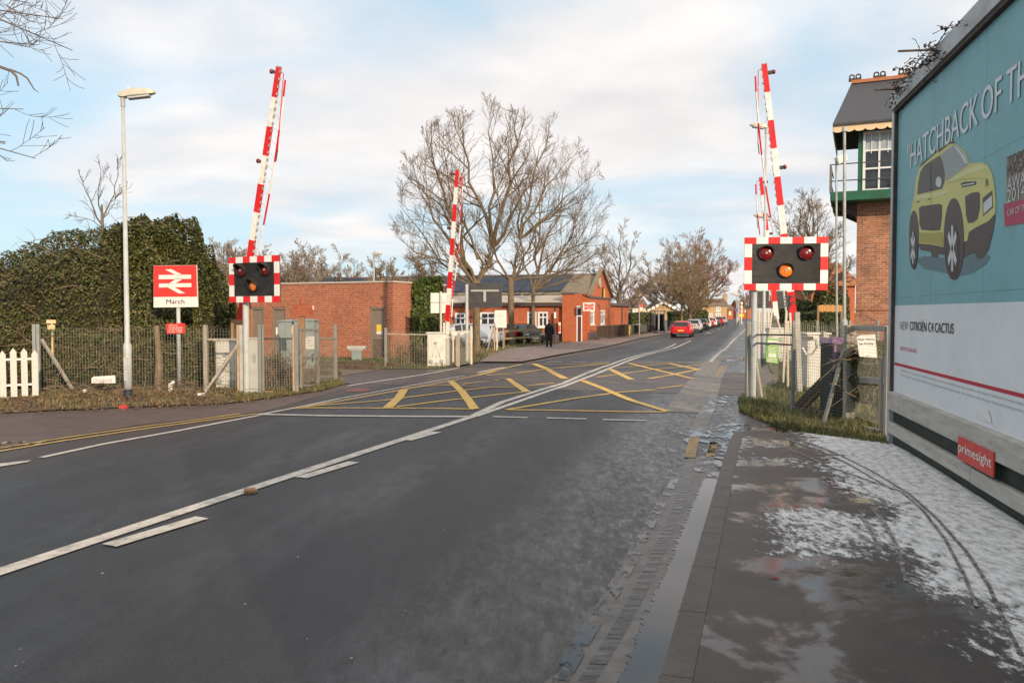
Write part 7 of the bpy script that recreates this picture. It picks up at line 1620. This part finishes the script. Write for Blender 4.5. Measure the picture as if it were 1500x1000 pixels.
# hipped roof
ez, rz_ = zf(184), zf(184) + 1.95; oh = .62
A = SBo + UP * ez; c1 = A - UR * .82 + NB * oh; c2 = A + UR * (BW + .5) + NB * oh; c3 = A + UR * (BW + .5) + DRb * (BD_ + .5); c4 = A - UR * .82 + DRb * (BD_ + .5)
r1 = SBo + UP * rz_ - UR * .28 + DRb * BD_ / 2; r2 = SBo + UP * rz_ + UR * (BW - .4) + DRb * BD_ / 2
p = MB(); p.prism([c1, c2, r2, r1], UP * .06); p.prism([c1, r1, c4], UP * .06); p.prism([c4, c3, r2, r1], UP * .06); p.prism([c2, c3, r2], UP * .06); rf = p.build('roof', 'slate', T)
p = MB(); p.beam(r1 + UP * .1, r2 + UP * .1, .2, .12); p.build('ridge', 'terracotta', rf)
for i in range(7):
    q = r1.lerp(r2, (i + .15) / 6.6) + UP * .19; p = MB(); p.obox(q, UR * .22, DRb * .05, UP * .05)
    for k in (-.11, .11):
        vv = [q + UR * k + UP * .11 + (UR * cos(a) + UP * sin(a)) * .08 for a in [2 * pi * j / 10 for j in range(11)]]; p.tube(vv, .028, 5, cap=False)
    p.build('ridge_crest', 'timber_dark', rf)
for (a, b_) in ((c1, c2), (c1, c4)):
    d_ = (b_ - a); ln = d_.length; d_.normalize(); n_ = int(ln / .34); p = MB(); out_ = NB if a is c1 and b_ is c2 else -UR
    for i in range(n_):
        s0_ = a + d_ * (i * ln / n_) - UP * .02; w_ = ln / n_; pts = [s0_, s0_ + d_ * w_] + [s0_ + d_ * (w_ / 2 + w_ / 2 * cos(t_)) - UP * (.16 + .09 * sin(t_)) for t_ in [pi * j / 6 for j in range(7)]]
        p.prism(pts, -out_ * .03)
    p.build('scalloped_valance', 'cream', T)
p = MB(); p.beam(c1 + UP * 0 - UP * .0 + NB * .04, c2 + NB * .04, .08, .07); p.build('gutter', 'board_dark', T)
# posts beside the signal box
q = V((Q(1226, 480, 24).x, 24, gz(24))); T = thing('floodlight_post', 'slim pale post carrying a white floodlight beside the signal box balcony', 'floodlight', q); zt_ = Q(1225, 240, 24).z
p = MB(); p.tube([q, q + UP * .9, q + UP * .95, V((Q(1225, 240, 24).x, 24, zt_))], [.07, .065, .034, .03], 10); p.build('post', 'galv', T)
h0 = V((Q(1225, 240, 24).x, 24, zt_)); p = MB(); p.obox(h0 + V((.12, -.05, .12)), V((.13, -.02, .05)), V((.02, .16, 0)), V((-.03, 0, .12))); p.build('floodlight', 'plate_back', T, bevel=.02); p = MB(); p.beam(h0, h0 + V((.02, 0, .12)), .05, .05); p.build('bracket', 'board_dark', T)
q = V((Q(1236.5, 490, 21).x, 21, gz(21))); T = thing('lamp_standard', 'tall grey green steel standard just left of the signal box wall', 'pole', q); zt_ = Q(1237, 193, 21).z
p = MB(); p.tube([q, q + UP * 1.45, q + UP * 1.52, V((Q(1237, 193, 21).x, 21, zt_))], [.09, .09, .045, .036], 12); p.build('post', 'galv', T, smooth=False); p = MB(); p.tube([V((Q(1237, 193, 21).x, 21, zt_)), V((Q(1237, 193, 21).x, 21, zt_ + .12))], [.08, .06], 10); p.build('cap', 'cabinet', T)

# ================================================================== billboard
BU = -BD       # along the face, from its far left end towards the camera side (to the right in the picture)
def B(px, py, o=0.0):
    """photo pixel -> point on the billboard's face, o metres proud of it"""
    d_ = ray(px, py); O = V((0, 0, CAMH)); t = (BO - O).dot(BN) / d_.dot(BN); return O + d_ * t + BN * o
LEN = 12.4
def bu(px, py): return (B(px, py) - BO).dot(BU)
def bz(px, py): return B(px, py).z
T = thing('billboard', 'large roadside advertising billboard with a turquoise poster on the right', 'billboard', BO)
ztop = bz(1311, 165); zbot = bz(1320, 575); zo = bz(1303, 152)
def bbox(nm, u0, u1, z0, z1, d0, d1, m_, par=None, bev=0.0, **k):
    p = MB(); c_ = BO + BU * (u0 + u1) / 2 + UP * ((z0 + z1) / 2) + BN * ((d0 + d1) / 2); c_.z = (z0 + z1) / 2; p.obox(c_, BU * (u1 - u0) / 2, UP * (z1 - z0) / 2, BN * (d1 - d0) / 2); return p.build(nm, m_, par or T, bevel=bev, **k)
bbox('backing', .02, LEN, .0, ztop + .1, -.16, -.03, 'timber_dark')
for i in range(8): bbox('rear_post', .1 + i * 1.7, .22 + i * 1.7, 0, ztop, -.34, -.162, 'timber_dark')
bbox('lower_boarding', .03, LEN, -.02, bz(1330, 590) + .05, -.028, -.002, 'green_board')
zA0, zA1 = bz(1307.6, 600), bz(1307.6, 572); zB0, zB1 = bz(1306, 632), bz(1305, 615)
bbox('sill_beam', .0, LEN, zA0 + .02, zA1, -.0, .075, 'wood_pale', bev=.008)
bbox('lower_beam', .0, 3.0, zB0, zB1, -.0, .06, 'wood_pale', bev=.008); bbox('lower_beam', 3.012, LEN, zB0 - .004, zB1 - .006, -.0, .06, 'wood_pale', bev=.008)
bbox('side_frame', -.10, .0, .0, zo, -.06, .05, 'frame_grey', bev=.006); bbox('side_frame', .002, .045, zA1 + .003, ztop, -.02, .045, 'timber_dark')
bbox('head_frame', -.10, LEN, ztop + .0, ztop + .20, -.10, .07, 'frame_grey', bev=.006); bbox('head_trim', .0, LEN, ztop - .045, ztop - .003, .0, .055, 'timber_dark')
poster = bbox('poster', .046, LEN, zA1 + .002, ztop - .048, -.001, .006, 'poster_teal')
for i in range(9):
    u0 = .35 + i * 1.35; p = MB(); a = BO + BU * u0; a.z = ztop + .15 + .03 * (i % 3); p.tube([a - BN * .1, a + BN * (.42 if i % 2 else .36) - BD * .05 + UP * .0], .012, 5); p.build('steel_rod', 'timber_dark', T)
p = MB()
for k in range(1, 8): c_ = BO + BU * (k * 1.52); c_.z = (zA1 + ztop) / 2; p.obox(c_ + BN * .0062, BU * .0022, UP * ((ztop - zA1) / 2 - .05), BN * .0006)
for zz_ in (.333, .666): c_ = BO + BU * (LEN / 2); c_.z = zA1 + (ztop - zA1) * zz_; p.obox(c_ + BN * .0062, BU * (LEN / 2 - .06), UP * .0018, BN * .0006)
p.build('paper_seams', 'poster_shade', poster)
# poster artwork, laid on as printed layers
def art(nm, m_, pts, o_, flat_=False):
    p = MB(); q = [B(x, y, .006 + o_) for x, y in pts]; p.prism(q, -BN * .0015); return p.build(nm, m_, poster)
ax_ = lambda *P: [(1290 + x / 4.0, 180 + y / 4.0) for x, y in P]
p = MB(); zc_ = bz(1312, 447.6); c_ = BO + BU * (.046 + LEN) / 2; c_.z = (zA1 + .002 + zc_) / 2; p.obox(c_ + BN * .0075, BU * (LEN - .046) / 2, UP * (zc_ - zA1 - .002) / 2, BN * .001); p.build('pale_panel', 'poster_pale', poster)
z1_ = bz(1315.5, 531.5); z0_ = bz(1315.5, 535); p = MB(); c_ = BO + BU * ((.07 + LEN) / 2); c_.z = (z0_ + z1_) / 2; p.obox(c_ + BN * .0095, BU * (LEN - .07) / 2, UP * (z1_ - z0_) / 2 * 1.15, BN * .001); p.build('red_band', 'poster_red', poster)
art('car_shadow', 'poster_shade', ax_((205, 800), (260, 780), (400, 790), (520, 780), (620, 765), (650, 785), (620, 830), (540, 880), (460, 900), (380, 880), (260, 855)), .0025)
art('car_underside', 'poster_dark', ax_((225, 705), (240, 745), (300, 755), (305, 785), (340, 790), (345, 768), (385, 775), (500, 790), (510, 780), (560, 765), (575, 800), (610, 790), (640, 740), (665, 640), (680, 540), (400, 640)), .0035)
art('car_body', 'poster_yellow', ax_((183, 520), (193, 470), (205, 400), (213, 330), (235, 262), (290, 210), (345, 165), (410, 120), (455, 125), (500, 170), (535, 236), (595, 232), (638, 250), (662, 300), (676, 380), (681, 460), (680, 532), (640, 575), (560, 615), (525, 640), (515, 690), (470, 705), (380, 728), (300, 712), (222, 706), (190, 640)), .005)
art('car_bonnet_highlight', 'poster_yellow_light', ax_((400, 345), (470, 300), (540, 262), (600, 240), (635, 262), (600, 275), (520, 300), (450, 330)), .0062)
art('car_flank_highlight', 'poster_yellow_light', ax_((215, 428), (300, 415), (372, 398), (400, 380), (402, 400), (370, 425), (300, 438), (214, 450)), .0062)
art('car_flank_shade', 'poster_yellow_dark', ax_((228, 640), (300, 645), (370, 640), (378, 700), (376, 722), (300, 706), (226, 700)), .0062)
art('car_door_line', 'poster_yellow_dark', ax_((298, 404), (302, 404), (306, 486), (302, 486)), .0064)
art('car_bonnet_line', 'poster_yellow_dark', ax_((400, 352), (480, 330), (560, 322), (630, 330), (630, 333), (560, 326), (480, 334), (400, 357)), .0064)
art('car_glass_pillar', 'poster_black', ax_((296, 236), (302, 232), (306, 400), (300, 402)), .0080)
art('car_glass_sheen', 'poster_silver', ax_((440, 140), (452, 136), (505, 205), (520, 236), (505, 240), (480, 190)), .0080)
art('car_roof_edge', 'poster_dark', ax_((235, 262), (245, 238), (300, 195), (345, 158), (410, 112), (440, 108), (435, 122), (410, 124), (350, 172), (345, 165), (295, 208)), .0065)
art('car_side_glass', 'poster_glass', ax_((221, 420), (228, 345), (238, 290), (262, 250), (310, 218), (356, 190), (372, 235), (384, 300), (382, 345), (366, 385), (300, 402)), .0065)
art('car_windscreen', 'poster_glass_light', ax_((362, 186), (405, 150), (445, 126), (480, 160), (508, 195), (530, 236), (495, 265), (440, 305), (392, 340), (384, 290), (372, 230)), .0065)
art('car_mirror', 'poster_silver', ax_((333, 328), (345, 315), (361, 320), (366, 350), (360, 374), (342, 376), (332, 360)), .0085)
art('car_side_pad', 'poster_dark', ax_((232, 500), (245, 488), (350, 474), (368, 482), (366, 560), (356, 628), (310, 632), (245, 626), (234, 590)), .0065)
def ell(nm, m_, cx_, cy_, rx, ry, o_, a0=0, a1=360, n=28):
    pts = [(cx_ + rx * cos(radians(a)), cy_ - ry * sin(radians(a))) for a in [a0 + (a1 - a0) * k / n for k in range(n + (0 if a1 - a0 == 360 else 1))]]; return art(nm, m_, ax_(*pts), o_)
ell('car_wheel_arch', 'poster_dark', 437, 680, 60, 240, .0068); ell('car_wheel_arch', 'poster_dark', 202, 655, 29, 142, .0068)
ell('car_tyre', 'poster_black', 430, 752, 44, 164, .0084); ell('car_tyre', 'poster_black', 200, 745, 24, 112, .0084)
ell('car_rim', 'poster_dark', 430, 735, 30, 138, .0098); ell('car_rim', 'poster_dark', 198, 732, 15, 96, .0098)
p = MB()
def spokes(cx_, cy_, rx, ry):
    for a in (90, 38, 142, 218, 322, 270):
        c0, s0_ = cos(radians(a)), sin(radians(a)); w_ = .17
        pts = [(cx_ + rx * (c0 * .18 - s0_ * w_), cy_ - ry * (s0_ * .18 + c0 * w_)), (cx_ + rx * (c0 * .98 - s0_ * w_), cy_ - ry * (s0_ * .98 + c0 * w_)), (cx_ + rx * (c0 * .98 + s0_ * w_), cy_ - ry * (s0_ * .98 - c0 * w_)), (cx_ + rx * (c0 * .18 + s0_ * w_), cy_ - ry * (s0_ * .18 - c0 * w_))]
        p.prism([B(x, y, .0172) for x, y in ax_(*pts)], -BN * .001)
spokes(430, 735, 30, 138); p.build('car_spokes', 'poster_silver', poster); p = MB(); spokes(198, 732, 15, 96); p.build('car_spokes', 'poster_silver', poster)
art('car_corner_pad', 'poster_dark', ax_((503, 432), (540, 410), (582, 404), (591, 420), (590, 500), (578, 560), (555, 582), (520, 588), (508, 540)), .0065)
art('car_grille', 'poster_dark', ax_((606, 440), (663, 396), (668, 495), (608, 546)), .0065); art('car_number_plate', 'poster_silver', ax_((612, 470), (662, 424), (664, 488), (613, 535)), .0080)
art('car_headlight', 'poster_black', ax_((477, 356), (500, 346), (566, 342), (571, 352), (562, 364), (488, 378)), .0065); art('car_headlight_glass', 'poster_silver', ax_((486, 362), (560, 350), (556, 358), (492, 369)), .0080)
p = MB()
for dy in (0, 20): p.prism([B(x, y, .0135) for x, y in ax_((624, 345 + dy), (631, 325 + dy), (640, 345 + dy), (640, 355 + dy), (631, 337 + dy), (624, 355 + dy))], -BN * .001)
p.build('car_emblem', 'poster_dark', poster)
for x0, y0 in ((220, 460), (284, 445)): art('car_door_handle', 'poster_dark', ax_((x0, y0), (x0 + 14, y0 - 4), (x0 + 14, y0 + 3), (x0, y0 + 8)), .0065)
art('award_box', 'poster_brown', ax_((745, 200), (840, 158), (930, 118), (930, 500), (745, 500)), .0035); art('award_band', 'poster_crimson', ax_((728, 476), (840, 450), (930, 430), (930, 575), (840, 588), (736, 606)), .0050)
# lettering on the poster
def ptext(s, x0, y0, ytop, x1, m_, nm, bold=0.0, o_=.012, htop=None):
    a = B(x0, y0, o_); wd = (B(x1, y0) - B(x0, y0)).dot(BU); h_ = B(x0, ytop).z - a.z; q = MB(); text(q, s, a, BU, UP, h_, width=wd, bold=bold); return q.build(nm, m_, poster)
def utext(s, u0, z0, u1, h_, m_, nm='lettering', bold=0.0, o_=.012):
    q = MB(); a = BO + BU * u0 + BN * o_; a.z = z0; text(q, s, a, BU, UP, h_, width=u1 - u0, bold=bold); return q.build(nm, m_, poster)
zb_ = bz(1338, 245); hh_ = bz(1338, 209) - zb_
uK = bu(1435, 179); uH = bu(1338, 230)
utext('"HATCHBACK', bu(1331, 230), zb_, uK, hh_, 'poster_text', bold=.015)
utext('OF', bu(1440, 170), zb_, bu(1469, 150), hh_, 'poster_text', bold=.015); utext('THE', bu(1477, 130), zb_, bu(1477, 130) + .62, hh_, 'poster_text', bold=.015); utext('YEAR"', bu(1477, 130) + .75, zb_, bu(1477, 130) + 1.7, hh_, 'poster_text', bold=.015)
z_ = bz(1320, 482.2); h_ = bz(1320, 470) - z_
utext('NEW', bu(1320, 475), z_, bu(1332, 475), h_, 'poster_grey_text'); utext('CITROËN C4 CACTUS', bu(1334.5, 475), z_, bu(1399, 480), h_, 'ink', bold=.022)
z_ = bz(1320, 512.5); utext('CREATIVE TECHNOLOGIE', bu(1320, 508), z_, bu(1344.5, 510), .045, 'poster_red')
zz0 = bz(1321, 543); 
for k in range(2): utext('Model shown with optional extras. Official fuel economy figures are obtained under test conditions and may not reflect real driving results.', bu(1321, 543), zz0 - k * .055, bu(1321, 543) + 3.6, .022, 'poster_grey_text')
for s_, py, hh2, m2 in (('TOPGEAR', 262, .085, 'poster_dark'), ('MAGAZINE', 318, .085, 'poster_dark'), ('AWARDS', 400, .105, 'poster_silver'), ('2014', 470, .105, 'poster_silver')):
    X_, Y_ = ax_((752, py))[0]; utext(s_, bu(X_, Y_), bz(X_, Y_), bu(X_, Y_) + (.62 if s_ != '2014' else .36), hh2, m2)
X_, Y_ = ax_((752, 545))[0]; utext('CAR OF THE YEAR', bu(X_, Y_), bz(X_, Y_), bu(X_, Y_) + .6, .05, 'poster_silver')
# torn paper and the red maker's plate
art('torn_paper', 'sign_white', [(1441, 611), (1450.5, 598), (1456, 619), (1446, 616)], .012)
T2 = thing('maker_plate', 'small red plate lettered primesight fixed on the billboard beams', 'sign', flat(B(1446, 690)))
p = MB(); q = [B(1420, 639, .08), B(1472, 662, .08), B(1474, 700, .08), B(1421, 672, .08)]; u0, u1 = bu(1419, 655), bu(1473, 680); z1_, z0_ = bz(1420, 639), bz(1420, 672)
cc = BO + BU * (u0 + u1) / 2 + BN * .085; cc.z = (z0_ + z1_) / 2; p.obox(cc, BU * (u1 - u0) / 2, UP * (z1_ - z0_) / 2, BN * .006); q_ = p.build('plate', 'plate_red', T2)
p = MB(); a = BO + BU * (u0 + .03) + BN * .0915; a.z = z0_ + (z1_ - z0_) * .36; text(p, 'primesight', a, BU, UP, (z1_ - z0_) * .42, width=(u1 - u0) - .06, bold=.02); p.build('lettering', 'sign_white', q_)
# creeper along the head of the billboard
cr_, lf = MB(), MB(); rr = random.Random(91); T3 = thing('creeper', 'straggling brown creeper growing over the top edge of the billboard', 'creeper', flat(B(1360, 110)))
for _ in range(60):
    u = abs(rr.gauss(1.2, .8)); a = BO + BU * u; a.z = ztop + rr.uniform(.02, .2); a += BN * .08; pts = [a]; d_ = V((rr.gauss(0, .4), rr.gauss(0, .4), rr.uniform(-.5, 1.0)))
    for i in range(6): d_ = (d_ + V((rr.gauss(0, .6), rr.gauss(0, .6), rr.gauss(-.05, .5)))).normalized(); pts.append(pts[-1] + d_ * .045 + BU * rr.gauss(0, .02))
    cr_.tube(pts, .004, 3, cap=False)
    for q in pts[1:]:
        if rr.random() < .8: nr = V((rr.gauss(0, 1), rr.gauss(0, 1), rr.gauss(0, 1))).normalized(); t_ = nr.orthogonal().normalized(); s_ = rr.uniform(.010, .022); b2 = nr.cross(t_); lf.add([q - t_ * s_, q - b2 * s_, q + t_ * s_, q + b2 * s_], [(0, 1, 2, 3)])
for k in range(14):
    u = .1 + k * .16; a = BO + BU * u + BN * .09; a.z = ztop + .21 + .03 * sin(k); b_ = BO + BU * (u + .18) + BN * .09; b_.z = ztop + .21 + .03 * sin(k + 1); cr_.tube([a, b_], .006, 4)
cr_.build('vine', 'twig_grey', T3); lf.build('leaves', 'creeper_leaf', T3)
